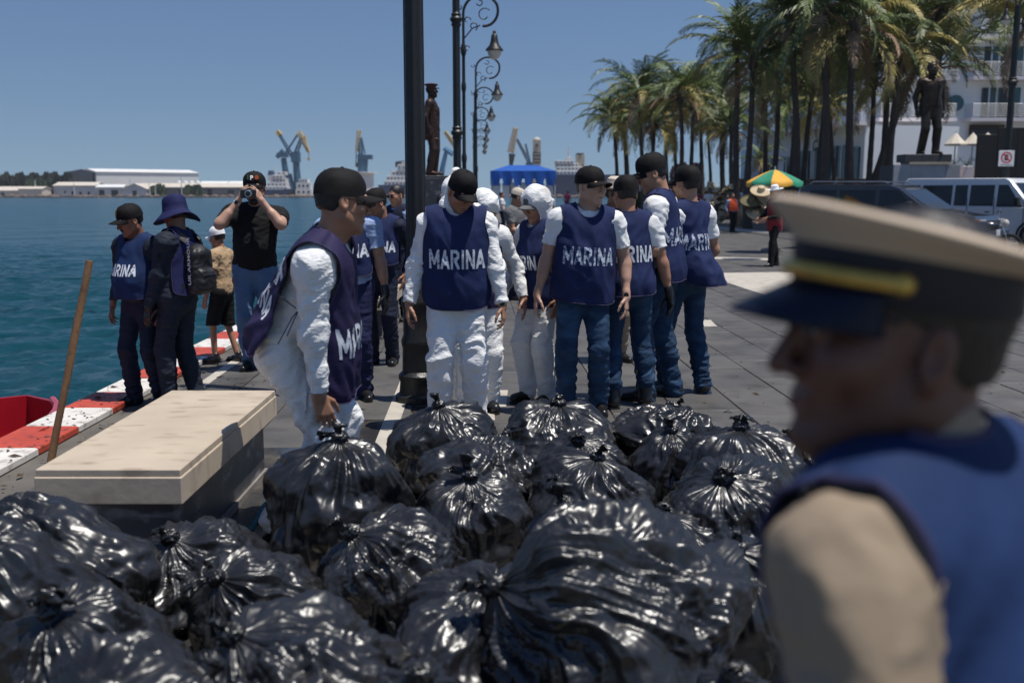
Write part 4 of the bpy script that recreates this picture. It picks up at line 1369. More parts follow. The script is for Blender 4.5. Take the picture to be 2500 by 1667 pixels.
        if 'glasses' in face or 'shades' in face:
            gm = W['shade'] if 'shades' in face else W['glass']
            fr = MB()
            for s in (-1, 1):
                MB().ell(hc + Hd @ np.array((s * .033, -.1035, .008)), (.021, .0022, .016), 14, 6, M=Hd).build('spectacle_lens', gm, root, True)
                ring = [hc + Hd @ np.array((s * .033 + .022 * math.cos(a), -.1035, .008 + .017 * math.sin(a))) for a in np.linspace(0, 2 * math.pi, 17)]
                fr.tube(ring, .0016, 5)
                fr.tube([hc + Hd @ np.array(q) for q in ((s * .055, -.102, .012), (s * .079, -.06, .012), (s * .082, .008, .010))], .0018, 5)
            fr.tube([hc + Hd @ np.array(q) for q in ((-.011, -.104, .012), (0, -.106, .014), (.011, -.104, .012))], .0016, 5)
            fr.build('spectacle_frame', W['belt'], root, True)
    # ---- hair
    if hair and not one_mat:
        S = SDF()
        S.el(hc + Hd @ np.array((0, .019, .037)), (.0790 * min(g, 1.12), .0985, .0930), Hd, k=.01)
        S.el(hc + Hd @ np.array((0, .045, -.025)), (.060, .058, .050), Hd, k=.02)
        S.cut(hc + Hd @ np.array((0, -.050, .02)), Hd @ np.array((0, -1, -.45)), k=.01)
        S.cut(hc + Hd @ np.array((0, .02, -.052)), Hd @ np.array((0, .25, -1)), k=.01)
        if cap: S.cut(hc + Hd @ np.array((0, 0, .060)), Hd @ np.array((0, 0, 1)), k=.004)
        for s in (-1, 1):
            S.el(hc + Hd @ np.array((s * .080, -.012, -.022)), (.022, .026, .040), Hd, k=.012, op='s')
        if hair == 'long': S.rc(hc + Hd @ np.array((0, .06, .02)), nb + np.array((0, .09, -.12)), .07, .05, k=.04)
        V, Q = S.mesh(.007 * lod)
        V = V + vnormals(V, Q) * (.0025 * pnoise(V * 90, seed))[:, None]
        link('hair', mesh_np('hair', V, Q, W['hair']), root)
    # ---- clothes
    T = torso_prims(g, belly, fem)
    kindmap = {'tyvek': 'tyvek', 'tyvek_dirty': 'tyvek', 'jeans': 'jeans', 'jeans_light': 'jeans', 'navy': 'jeans', 'navy2': 'jeans', 'slate': 'sleeve', 'khaki': 'jeans'}
    def add_torso(S, puff):
        for kind, a, k, op in torso_prims(g, belly, fem, puff).p:
            if kind == 'el': S.el(tp(a[0]), a[1], Rt, k)
            elif kind == 'rc': S.rc(tp(a[0]), tp(a[1]), a[2], a[3], k)
    def add_sleeve(S, s, r, length):
        a, e, w = arms[s]
        if length == 'long':
            S.rc(a, e, r[0] * g ** .6, r[1], k=.05)
            S.rc(e, w - nrm(w - e) * .015, r[1], r[2], k=.04)
            S.cut_later.append((w - nrm(w - e) * .012, nrm(w - e), w + nrm(w - e) * .06, .085))
        else:
            c = a + (e - a) * length
            S.rc(a, c, r[0] * g ** .6, r[1], k=.05)
            S.cut_later.append((c, nrm(e - a), e, .095))
    def add_legs(S, r, hem):
        S.el(pel + Rt @ np.array((0, .004, -.03)), (.155 * g, .115 * g, .13), Rt, k=.05)
        for s in (-1, 1):
            hip, k, ank, fz = legs[s]
            lo = np.array((ank[0], ank[1] + .005, hem + fz))
            S.rc(hip + np.array((0, 0, .0)), k, r[0] * g ** .6, r[1], k=.045)
            S.rc(k, lo, r[1], r[2], k=.03)
            S.rc(k + (lo - k) * .15 + np.array((0, .015, 0)), k + (lo - k) * .45 + np.array((0, .02, 0)), r[1] * .93, r[2], k=.03)
    def finish(S, nm, m, kind, parent=root, hmul=1.0, smooth=0):
        V, Q = S.mesh(hb * hmul)
        V = vsmooth(V, Q, 1)
        # limb ends: drop what lies beyond a cut plane near the limb
        for c, n, ctr, rad in S.cut_later:
            dd = (V - c) @ n
            beyond = (dd > 0) & (SDF.dist('rc', (c, ctr, rad, rad), V) < 0)
            V[beyond] -= dd[beyond][:, None] * n
        if kind and lod < 1.6: V = wrinkle(V, Q, kind, seed)
        used = np.zeros(len(V), bool); used[Q.ravel()] = True
        remap = np.cumsum(used) - 1
        return link(nm, mesh_np(nm, V[used], remap[Q], m), parent)
    if cover:
        S = SDF(); S.cut_later = []
        add_torso(S, .018 * baggy)
        for s in (-1, 1): add_sleeve(S, s, (.066 * baggy, .058 * baggy, .044), 'long')
        add_legs(S, (.102 * baggy, .084 * baggy, .074 * baggy), max(trouser_hem, .09))
        S.cut(tp((0, .012, .552)), Rt @ np.array((0, -.35, 1)))
        ob = finish(S, 'coverall', MM(cover), wrink or kindmap.get(cover, 'soft'))
        if cuff:
            for s in (-1, 1):
                a, e, w = arms[s]; ax = nrm(w - e)
                MB().tube([w - ax * .055, w - ax * .03, w - ax * .008], [.043, .041, .036], 14).build('cuff', MM(cuff), root, True)
    if top:
        S = SDF(); S.cut_later = []
        add_torso(S, .008)
        if sleeves == 'long':
            for s in (-1, 1): add_sleeve(S, s, (.064, .052, .037), 'long')
        else:
            for s in (-1, 1): add_sleeve(S, s, (.068, .066, .06), .62 if sleeves == 'short' else sleeves)
        S.cut(tp((0, .012, .548)), Rt @ np.array((0, -.35, 1)))
        S.cut(tp((0, 0, shirt_hem)), Rt @ np.array((0, 0, -1)))
        finish(S, 'shirt', MM(top), wrink or 'soft')
    if bottom:
        S = SDF(); S.cut_later = []
        if shorts:
            S.el(pel + np.array((0, .004, -.03)), (.155 * g, .115 * g, .13), k=.05)
            for s in (-1, 1):
                hip, k, ank, fz = legs[s]; S.rc(hip, k, .100, .090, k=.04)
                S.cut_later.append((k, np.array((0, 0, -1.)), k - np.array((0, 0, .1)), .14))
        else:
            b_ = baggy
            add_legs(S, (.094 * b_, .072 * b_, .066 * b_), trouser_hem)
        S.cut(tp((0, 0, .105)), Rt @ np.array((0, 0, 1)))
        if shorts: finish(S, 'shorts', MM(bottom), 'jeans')
        else: finish(S, 'trousers', MM(bottom), kindmap.get(bottom, 'jeans'))
        if belt:
            ring = [tp(((.158 * g + .004) * math.cos(a), .002 + (.114 * g + .004) * math.sin(a), .075)) for a in np.linspace(0, 2 * math.pi, 33)[:-1]]
            ring2 = [tp(((.155 * g + .004) * math.cos(a), .002 + (.111 * g + .004) * math.sin(a), .108)) for a in np.linspace(0, 2 * math.pi, 33)[:-1]]
            MB().loft([ring, ring2]).build('belt', MM('belt'), root, True)
    # ---- shoes or boots
    for i, s in enumerate((-1, 1)):
        hip, k, ank, fz = legs[s]
        a = R(toes[i]) * s
        F_ = rotm('Z', a)
        def fp(p): return np.array((ank[0], ank[1], fz)) + F_ @ np.asarray(p, float)
        S = SDF()
        if shoes == 'boot':
            S.rc(fp((0, .01, .06)), fp((0, -.14, .045)), .044, .040, k=.03)
            S.rc(fp((0, .01, .06)), np.array((ank[0], ank[1] + .01, .26 + fz)) + (k - ank) * np.array((.45, .45, 0)), .050, .062, k=.03)
        else:
            S.rc(fp((0, .035, .045)), fp((0, -.06, .040)), .040, .042, k=.03)
            S.rc(fp((0, -.06, .036)), fp((0, -.155, .028)), .042, .032, k=.03)
            S.rc(fp((0, .02, .06)), fp((0, .012, .105)), .044, .040, k=.02)
        S.cut(fp((0, 0, .016)), (0, 0, -1))
        V, Q = S.mesh(.008 * lod)
        sh_ = link('boot' if shoes == 'boot' else 'shoe', mesh_np('shoe', V, Q, MM('rubber' if shoes == 'boot' else (shoes if isinstance(shoes, str) else 'shoe'))), root)
        so = MB()
        prof = [(-.038, .055), (.038, .055), (.042, 0), (.041, -.08), (.040, -.13), (.024, -.178), (0, -.188), (-.024, -.178), (-.040, -.13), (-.041, -.08), (-.042, 0)]
        so.loft([[fp((x, y, z)) for x, y in prof] for z in (.001, .019)])
        so.build('sole', MM('belt'), sh_)
    # ---- vest
    if vest is not None:
        vm = MM(vest_mat)
        vp = dict(vest); vp.setdefault('girth', g)
        T2 = torso_prims(g, belly, fem, .018 * baggy if cover else .008)
        sheets = {}
        for side in (-1, 1):
            p2 = dict(vp); p2.update(vp.get('front' if side < 0 else 'back', {}))
            P = vest_sheet(T2, side, p2, seed + (5 if side > 0 else 0))
            sheets[side] = P
        pr = [sheet_mesh(sheets[s], .004) for s in (-1, 1)]
        V, Q = merge(pr)
        vob = link('vest', mesh_np('vest', pel + V @ Rt.T, Q, vm), root)
        # bound edges
        for side in (-1, 1):
            P = sheets[side]
            edge = np.concatenate([P[:, 0], P[-1, 1:], P[-2::-1, -1]])[::2]
            MB().tube([pel + Rt @ q for q in edge], .0038, 5).build('binding', MM('trim'), vob, True)
            nk = [q for q in P[0] if abs(q[0]) < vp.get('nw', .078) * 1.05]
            if len(nk) > 2: MB().tube([pel + Rt @ q for q in nk], .0042, 5).build('binding', MM('trim'), vob, True)
        for side, tx in ((-1, text), (1, back_text)):
            if not tx: continue
            lines = tx if isinstance(tx, (list, tuple)) and not isinstance(tx, str) else [(tx, 0, text_z, text_w, text_h)]
            Vs, Qs = sheet_mesh(sheets[side], .004)
            bvh = BVHTree.FromPolygons([Vector(q) for q in Vs], [tuple(map(int, f)) for f in Qs])
            for (st, x0, z0, w_, h_) in lines:
                Vt, Ft = block_text(st)
                wid = np.ptp(Vt[:, 0])
                out = []; last = -.15 if side < 0 else .15
                for q in Vt:
                    x = x0 + (q[0] * w_ / wid) * (1 if side < 0 else -1); z = z0 + q[1] * h_
                    hit = bvh.ray_cast(Vector((x, .8 * side, z)), Vector((0, -side, 0)))
                    if hit[0] is not None: last = hit[0].y
                    out.append((x, last + side * .0028, z))
                out = np.array(out)
                link('lettering', mesh_np('lettering', pel + out @ Rt.T, Ft, W[letter], False), vob)
        if ties:
            for s in (-1, 1):
                P0 = sheets[-1][30, -1 if s < 0 else 0] ; P1 = sheets[1][30, 0 if s < 0 else -1]
                if P0[0] * s < 0: P0 = sheets[-1][30, 0 if s < 0 else -1]
                if P1[0] * s < 0: P1 = sheets[1][30, -1 if s < 0 else 0]
                mid = (P0 + P1) / 2 + np.array((s * .012, 0, -.01))
                tb = MB(); tb.tube([tp(P0), tp(mid), tp(P1)], .0028, 5)
                for k in range(2): tb.tube([tp(mid), tp(mid + np.array((s * .02, .01 * k, -.03))), tp(mid + np.array((s * .015, .02 * k, -.12 - .05 * k)))], .0024, 5)
                tb.build('tie', MM('trim'), vob, True)
    # ---- headwear
    if cap:
        cap_parts(root, hc, Hd, MM(cap_mat) if cap_mat else None, girth=min(g, 1.12), seed=seed, emblem=cap if isinstance(cap, str) else None)
    if hat == 'bucket':
        n = 40; V = []
        prof = [(.0, .150), (.04, .150), (.070, .143), (.088, .120), (.095, .07), (.099, .028), (.112, .012), (.150, -.018), (.178, -.042), (.176, -.046), (.148, -.022), (.100, .006)]
        for r, z in prof:
            for j in range(n):
                a = 2 * math.pi * j / n
                wv = max(0, r - .10) / .08
                q = np.array((r * .94 * math.cos(a), r * 1.08 * math.sin(a) + .012, z - wv * .024 * math.cos(2 * a + 1.2) - .012 * wv * math.sin(3 * a)))
                V.append(q)
        V = np.array(V); V += .005 * np.stack([pnoise(V * 16, 3), pnoise(V * 16, 5), pnoise(V * 16, 8)], 1)
        Q = np.array([(i * n + j, i * n + (j + 1) % n, (i + 1) * n + (j + 1) % n, (i + 1) * n + j) for i in range(len(prof) - 1) for j in range(n)])
        link('bucket_hat', mesh_np('bucket_hat', hc + V @ Hd.T, Q, MM(cap_mat or 'bucket')), root)
    if hat == 'straw':
        h_ = MB()
        h_.lathe([(.004, .155), (.05, .152), (.078, .13), (.088, .06), (.092, .045), (.175, .062), (.178, .055), (.092, .036)], hc + Hd @ np.array((0, .012, 0)), 24, M=Hd)
        h_.build('straw_hat', MM(cap_mat or 'creamcap'), root, True)
    if hood == 'up':
        S = SDF(); S.cut_later = []
        S.el(hc + Hd @ np.array((0, .022, .045)), (.102, .125, .108), Hd, k=.02)
        S.rc(hc + Hd @ np.array((0, .035, -.02)), nb + np.array((0, .015, .01)), .098, .095, k=.05)
        S.el(hc + Hd @ np.array((0, -.115, -.055)), (.078, .10, .100), Hd, k=.02, op='s')
        S.cut(hc + Hd @ np.array((0, -.085, .05)), Hd @ np.array((0, -1, .1)))
        finish(S, 'hood', MM(cover or 'tyvek'), 'soft', hmul=.8)
    if hood == 'slipped':
        S = SDF(); S.cut_later = []
        q = lambda p: hc + np.asarray(p, float)
        S.rc(q((-.040, .075, .125)), q((-.080, .060, .02)), .036, .050, k=.04)
        S.rc(q((-.080, .060, .02)), q((-.105, .035, -.095)), .050, .034, k=.04)
        S.rc(q((-.105, .02, -.08)), q((-.06, .05, -.16)), .040, .055, k=.04)
        S.rc(q((-.06, .06, -.14)), q((.09, .06, -.13)), .050, .045, k=.04)
        S.rc(q((.06, .08, -.08)), q((.09, .05, -.13)), .040, .045, k=.04)
        finish(S, 'hood', MM(cover or 'tyvek'), 'soft', hmul=.8)
    if hood == 'down':
        S = SDF(); S.cut_later = []
        S.rc(nb + np.array((-.07, .05, .01)), nb + np.array((.07, .05, .01)), .045, k=.04)
        S.rc(nb + np.array((0, .09, .03)), nb + np.array((0, .10, -.06)), .07, .05, k=.04)
        finish(S, 'hood', MM(cover or 'tyvek'), 'soft', hmul=.8)
    return dict(root=root, hc=hc, H=Hd, tp=tp, arms=arms, Rt=Rt, pel=pel, scale=sc, legs=legs)


def to_world(root, p):
    s = root.scale[0]; a = root.rotation_euler.z
    x, y, z = [float(q) * s for q in p]
    return Vector((root.location.x + x * math.cos(a) - y * math.sin(a), root.location.y + x * math.sin(a) + y * math.cos(a), root.location.z + z))
# ------------------------------------------------------------------ lamp posts
m_iron = mat('black_cast_iron', (.012, .012, .0125), .45, var=.3, vscale=20, bump=.25, bscale=60, rvar=.1)
m_lglass = mat('lamp_glass', (.55, .52, .46), .25, var=.1)


def post_shaft(root, H, r0, r1, flutes=8):
    n = flutes * 6; rings = []
    for k in range(24):
        t = k / 23; z = .95 + (H - .95) * t; r = r0 + (r1 - r0) * t
        rings.append([((r * (1 + .07 * math.cos(flutes * 2 * math.pi * j / n))) * math.cos(2 * math.pi * j / n), (r * (1 + .07 * math.cos(flutes * 2 * math.pi * j / n))) * math.sin(2 * math.pi * j / n), z) for j in range(n)])
    MB().loft(rings).build('shaft', m_iron, root, True)


def grand_post(label, p, H=6.2, rw=.078, lamps=False, group=None, rings=(2.75, 4.9)):
    root = tag(empty('lamp_post', (p[0], p[1], 0)), label, 'lamp post', group)
    k = rw / .078 * .78
    prof = [(.24, 0), (.24, .05), (.20, .07), (.19, .16), (.205, .18), (.205, .21), (.165, .24), (.160, .42), (.172, .45), (.172, .48), (.150, .52), (.150, .72), (.165, .75), (.165, .79), (.12, .84), (.125, .90), (.10, .95), (.085, 1.02)]
    MB().lathe([(r * k, z) for r, z in prof], seg=28).build('base', m_iron, root, True)
    post_shaft(root, H, rw, rw * .82)
    for z in rings:
        if z < H - .2:
            MB().lathe([(rw * 1.02, z - .12), (rw * 1.35, z - .09), (rw * 1.1, z - .05), (rw * 1.6, z), (rw * 1.6, z + .03), (rw * 1.15, z + .07), (rw * 1.3, z + .11), (rw * .9, z + .14)], seg=20).build('collar', m_iron, root, True)
    if lamps:
        for s in (-1, 1):
            b = MB()
            pts = [(0, 0, H - .2), (s * .10, 0, H + .25), (s * .26, 0, H + .32), (s * .33, 0, H + .12), (s * .33, 0, H - .02)]
            b.tube(pts, .022, 8)
            arm = b.build('arm', m_iron, root, True)
            lamp_head(root, (s * .33, -.02 * s, H - .02))
    return root


def lamp_head(root, p, k=1.0):
    hd = MB().lathe([(r * k, p[2] + z * k) for r, z in ((.02, 0), (.035, -.02), (.03, -.06), (.06, -.09), (.075, -.20), (.10, -.28), (.17, -.36), (.18, -.39), (.15, -.40))], (p[0], p[1], 0), 16).build('lamp_shade', m_iron, root, True)
    MB().lathe([(r * k, p[2] + z * k) for r, z in ((.145, -.395), (.13, -.46), (.09, -.53), (.02, -.57))], (p[0], p[1], 0), 14).build('lamp_bowl', m_lglass, hd, True)


def crook_post(label, p, H=5.5, group='black crook-topped lamps along the promenade'):
    root = tag(empty('lamp_post', (p[0], p[1], 0)), label, 'lamp post', group)
    MB().lathe([(.15, 0), (.15, .06), (.11, .1), (.10, .5), (.075, .56), (.06, .7), (.05, 1.0), (.042, 2.2), (.055, 2.25), (.055, 2.32), (.036, 2.4), (.034, 3.6), (.05, 3.66), (.05, 3.74), (.034, 3.8), (.032, 4.3), (.05, 4.34), (.06, 4.40), (.045, 4.5), (.03, 4.55), (.026, H - .75)], seg=12).build('shaft', m_iron, root, True)
    b = MB(); pts = []
    R0 = .36
    for k in range(24):
        a = R(180 - k * 11.5)
        rr = R0 if k < 14 else R0 * (1 - .035 * (k - 13))
        pts.append((R0 + rr * math.cos(a), 0, H - .38 + rr * math.sin(a)))
    b.tube([(0, 0, H - .80)] + pts, .027, 8)
    b.build('crook', m_iron, root, True)
    s = MB()
    for (cx, cz, r_, t0, t1) in ((.42, H - .40, .14, 40, 330), (.20, H - .62, .09, -60, 230), (.08, H - .50, .07, 0, 260), (-.07, H - .25, .06, 180, 420), (-.07, H - 1.0, .06, 150, 400), (.07, H - 1.05, .06, 20, 300), (.33, H - .16, .07, 200, 480)):
        s.tube([(cx + r_ * (1 - .5 * i / 11) * math.cos(R(t0 + (t1 - t0) * i / 11)), 0, cz + r_ * (1 - .5 * i / 11) * math.sin(R(t0 + (t1 - t0) * i / 11))) for i in range(12)], .012, 6)
    s.tube([(.02, 0, H - .85), (.18, 0, H - .66), (.34, 0, H - .60)], .014, 6)
    tag(s.build('scrollwork', m_iron, root, True), kind='stuff')
    lamp_head(root, (.62, 0, H - .70), 1.0)
    return root


q = ground(1022, 978)
grand_post('thick black fluted lamp post standing behind the white-suited man', (q.x, q.y), 7.5, .074, rings=())
grand_post('tall black ringed post beside the nearest crook lamp', (at(1117, 480, 20).x, 20.0), 8.5, .075)
for k, (px, Y) in enumerate(((1134, 20.6), (1163, 29.8), (1160, 38.2), (1157, 47), (1160, 55), (1161, 63), (1162, 71))):
    crook_post(['nearest crook-topped lamp beside the tall ringed post', 'second crook lamp from the camera along the promenade', 'third crook lamp from the camera along the promenade', 'fourth crook lamp along the promenade row', 'fifth crook lamp along the promenade row', 'sixth crook lamp along the promenade row', 'farthest crook lamp of the promenade row'][k], (at(px, 480, Y).x, Y), 5.5)
Y = 31.0
zt = at(2470, 15, Y).z
rp_ = grand_post('tall black twin lamp post at the far right, carrying the no-parking sign', (at(2452, 480, Y).x, Y), zt, .10, lamps=True)

# no-parking sign on that post
m_signw = mat('sign_white', (.72, .72, .72), .5, var=.04); m_signr = mat('sign_red', (.55, .02, .02), .5, var=.06); m_signk = mat('sign_black', (.012, .012, .012), .5, var=.1)
sp = at(2457, 387, Y - .16)
root = tag(empty('parking_sign', tuple(sp)), 'white no-parking sign with a struck-out E on the right lamp post', 'sign')
w = 37 * Y / FPX
MB().box((0, 0, 0), (w, .012, w * 1.0), b=.004).build('plate', m_signw, root)
c = np.array((0, -.010, w * .05)); r = w * .36
rg = [[(c[0] + q * math.cos(a), c[1] + dy, c[2] + q * math.sin(a)) for a in np.linspace(0, 2 * math.pi, 33)[:-1]] for q, dy in ((r, .004), (r, -.002), (r * .80, -.002), (r * .80, .004))]
MB().loft(rg + [rg[0]], cap=False).build('ring', m_signr, root)
Vt, Ft = text_mesh('E', .06, .6)
link('lettering', mesh_np('lettering', np.array([(v[0] * w * .36, -.0105, c[2] + v[1] * w * .36) for v in Vt]), Ft, m_signk, False), root)
MB().box((c[0], -.0145, c[2]), (r * 1.75, .003, r * .19), M=rotm('Y', R(45))).build('slash', m_signr, root)
tb = MB()
for k in range(9): tb.box((-w * .38 + k * w * .095, -.0085, -w * .42), (w * .05, .003, w * .06))
tb.build('small_print', m_signk, root)

# ------------------------------------------------------------------ blue market tent
Y = 45.0
a, b = at(1197, 475, Y), at(1358, 475, Y)
root = tag(empty('market_tent', ((a.x + b.x) / 2, Y + 1.5, 0)), 'bright blue market tent with scalloped valance in the middle distance', 'tent')
hw = (b.x - a.x) / 2; ze = at(1197, 418, Y).z; zr = at(1270, 404, Y + 1.5).z; zv = at(1197, 437, Y).z; zb = at(1197, 453, Y).z
m_tent = mat('blue_tarpaulin', (.010, .085, .38), .55, var=.12, bump=.3, bscale=3)
tm = MB()
tm.loft([[(-hw, -1.5, ze), (hw, -1.5, ze), (hw, 1.5, ze), (-hw, 1.5, ze)], [(-hw * .45, -.25, zr), (hw * .45, -.25, zr), (hw * .45, .25, zr), (-hw * .45, .25, zr)]], cap=True)
tm.build('roof', m_tent, root)
vl = MB(); nseg = 60
for (p0, p1) in (((-hw, -1.52), (hw, -1.52)), ((-hw, -1.5), (-hw, 1.5)), ((hw, -1.5), (hw, 1.5))):
    top_, bot_ = [], []
    for i in range(nseg + 1):
        t = i / nseg; ph = (t * 6) % 1
        drop = (ze - zb) if .18 < ph < .82 else (ze - zv)
        w_ = .03 * math.sin(t * 31)
        top_.append((p0[0] + (p1[0] - p0[0]) * t, p0[1] + (p1[1] - p0[1]) * t, ze + .01)); bot_.append((p0[0] + (p1[0] - p0[0]) * t, p0[1] + (p1[1] - p0[1]) * t - .02 + w_, ze - drop))
    n = nseg + 1
    vl.add(top_ + bot_, [(i, i + 1, n + i + 1, n + i) for i in range(nseg)])
vl.build('valance', m_tent, root)
for sx in (-1, 1):
    for sy in (-1, 1): MB().tube([(sx * (hw - .06), sy * 1.4, 0), (sx * (hw - .06), sy * 1.4, ze)], .03, 6).build('pole', m_wsh2, root)
# white garments hanging from its rails
for k in range(7):
    x = -hw + .3 + k * (2 * hw - .6) / 6
    gm = MB(); z0 = zb + .02
    gm.loft([[(x + .17 * sx, -1.3 + .04 * sy, z0 + dz) for sx, sy in ((-f, -1), (f, -1), (f, 1), (-f, 1))] for f, dz in ((.4, .12), (1, .06), (.85, -.3), (.95, -.62))])
    tag(gm.build('hanging_shirt', mat('white_cotton_shirt', (.7, .7, .72), .8)), '%s white shirt hanging under the blue tent' % ['leftmost', 'second', 'third', 'fourth', 'fifth', 'sixth', 'rightmost'][k], 'shirt', 'white shirts hung under the blue tent').location = root.location

# ------------------------------------------------------------------ striped parasol
Y = 27.0
tp_ = at(1892, 414, Y); ex = at(1823, 444, Y)
root = tag(empty('parasol', (tp_.x, Y, 0)), 'yellow and green striped street parasol by the hat sellers', 'parasol')
rr = tp_.x - ex.x; zt = tp_.z; ze = ex.z
m_py = mat('parasol_yellow', (.72, .36, .03), .7, var=.08); m_pg = mat('parasol_green', (.02, .23, .13), .7, var=.08)
for i in range(8):
    V = []; n1 = 6; n2 = 5
    for k in range(n1 + 1):
        t = k / n1
        for j in range(n2 + 1):
            a = (i + j / n2) * math.pi / 4 + .42
            sag_ = .05 * math.sin(math.pi * j / n2) * t
            V.append((rr * t * math.cos(a) * (1 - .05 * math.sin(math.pi * j / n2)), rr * t * math.sin(a) * (1 - .05 * math.sin(math.pi * j / n2)), zt - (zt - ze) * (t ** 1.3) - sag_))
    for j in range(n2 + 1):
        x, y, z = V[n1 * (n2 + 1) + j]; V.append((x * 1.005, y * 1.005, z - .10))
    F = [(k * (n2 + 1) + j, k * (n2 + 1) + j + 1, (k + 1) * (n2 + 1) + j + 1, (k + 1) * (n2 + 1) + j) for k in range(n1 + 1) for j in range(n2)]
    link('canopy_panel', mesh_np('canopy_panel', np.array(V), np.array(F), m_py if i % 2 else m_pg), root)
MB().tube([(0, 0, 0), (0, 0, zt + .08)], .022, 8).build('pole', m_wsh2, root, True)
MB().lathe([(.3, 0), (.3, .08), (.06, .14)], seg=14).build('foot', m_conc, root, True)
# ------------------------------------------------------------------ coconut palms
m_trunk = mat('palm_trunk', (.075, .060, .050), .9, var=.3, vscale=3, bump=.8, bscale=6, bstretch=(1, 1, 5), dist=.05)
m_fgreen = mat('palm_leaf_green', (.105, .140, .036), .5, var=.25, vscale=2, rnd=.35)
m_fyell = mat('palm_leaf_yellowing', (.36, .29, .08), .6, var=.25, vscale=2, rnd=.3)
m_fbrown = mat('palm_leaf_dry', (.30, .20, .125), .8, var=.25, vscale=2, rnd=.3)
m_rachis = mat('palm_rib', (.15, .14, .045), .6, var=.1)


def frond_mesh(seed, L, arch, droop, m, hang=1.0, sweep=0.0):
    """one feather leaf growing along +x from the origin, built of leaflets either side of a rib"""
    r_ = random.Random(seed); n = 44
    V, F = [], []
    p = np.array((0., 0., 0.)); path = []
    for i in range(n + 1):
        t = i / n
        ang = R(arch) - R(droop) * t ** 1.5
        p = p + np.array((math.cos(ang), sweep * t * .8, math.sin(ang))) * L / n
        path.append((p.copy(), ang))
    rib = MB(); rib.tube([q[0] for q in path[::3]], [.034 * (1 - .88 * k / (len(path[::3]) - 1)) for k in range(len(path[::3]))], 5)
    V = [tuple(v) for v in rib.v]; F = [tuple(f) for f in rib.f if len(f) == 4]
    for i in range(6, n + 1):
        t = i / n; c, ang = path[i]
        ll = L * .235 * (math.sin(math.pi * min(1, .16 + t * .80)) ** .7) * (1 - .15 * t) * r_.uniform(.75, 1.12)
        tx = np.array((math.cos(ang), 0, math.sin(ang)))
        for s in (-1, 1):
            if r_.random() < .10: continue
            sw = .75 + .5 * t + r_.uniform(-.2, .2)
            dn = hang * (.30 + r_.uniform(-.25, .45))
            d0 = nrm(tx * sw + np.array((0, s * .95, .28 + r_.uniform(-.15, .15))))
            d1 = nrm(tx * sw * .9 + np.array((0, s * .55, -dn * 1.3)))
            a = c; b = c + d0 * ll * .5; e = b + d1 * ll * .6
            w = .029 + .010 * (1 - t); wv = tx * w
            k = len(V)
            V += [tuple(a - wv * .6), tuple(a + wv * .6), tuple(b + wv), tuple(b - wv), tuple(e + wv * .12), tuple(e - wv * .12)]
            F += [(k, k + 1, k + 2, k + 3), (k + 3, k + 2, k + 4, k + 5)]
    return mesh_np('frond', np.array(V), np.array(F), m, False)


FR = {'g': [], 'y': [], 'b': []}
for i in range(7): FR['g'].append(frond_mesh(i, 2.9 + .4 * (i % 3), 78 - 13 * i, 70 + 13 * (i % 4), m_fgreen, .6 + .12 * i, .35 * ((i % 3) - 1)))
for i in range(4): FR['y'].append(frond_mesh(20 + i, 2.7 + .2 * i, 35 - 18 * i, 80 + 12 * i, m_fyell, 1.0, .2 * ((i % 3) - 1)))
for i in range(4): FR['b'].append(frond_mesh(40 + i, 1.9 + .2 * i, 5 - 16 * i, 75, m_fbrown, 1.2, .15 * ((i % 3) - 1)))
PALMS = []


def palm(label, px, Y, ytop, base_px, k=1.0, seed=1, n=24, yellow=.22, brown=.22, group='coconut palms along the promenade'):
    base = at(base_px, 480, Y); top = at(px, ytop, Y)
    H = top.z
    root = tag(empty('palm_tree', (base.x, Y, 0)), label, 'palm tree', group)
    r_ = random.Random(seed)
    dx = top.x - base.x; dy = r_.uniform(-.4, .4)
    path = []; rad = []
    for i in range(22):
        t = i / 21
        bend = dx * (t ** 1.5) + .12 * math.sin(t * 5 + seed)* (1 - t)
        path.append((bend, dy * t * t, H * t)); rad.append((.15 + .09 * (1 - t) ** 5 - .045 * t + (.010 if i % 2 else 0)) * (.6 + .4 * k))
    MB().tube(path, rad, 9).build('trunk', m_trunk, root, True)
    tip = np.array(path[-1])
    MB().ell(tip + np.array((0, 0, -.05)), (.24 * k, .24 * k, .45 * k), 9, 6).build('crownshaft', m_trunk, root, True)
    for i in range(n):
        a = i * 2.39996 + r_.uniform(-.3, .3)
        u = (i + .5) / n
        roll = r_.random()
        if u > 1 - brown: me = FR['b'][r_.randrange(4)]
        elif roll < yellow: me = FR['y'][r_.randrange(4)]
        else: me = FR['g'][min(6, int(u * 7.5) if r_.random() < .8 else r_.randrange(7))]
        o = link('frond', me, root, tuple(tip + np.array((0, 0, .1 - .25 * u))), None)
        o.rotation_euler = (r_.uniform(-.25, .25), r_.uniform(-.15, .15), a)
        s = k * r_.uniform(.85, 1.12); o.scale = (s, s, s)
    return root


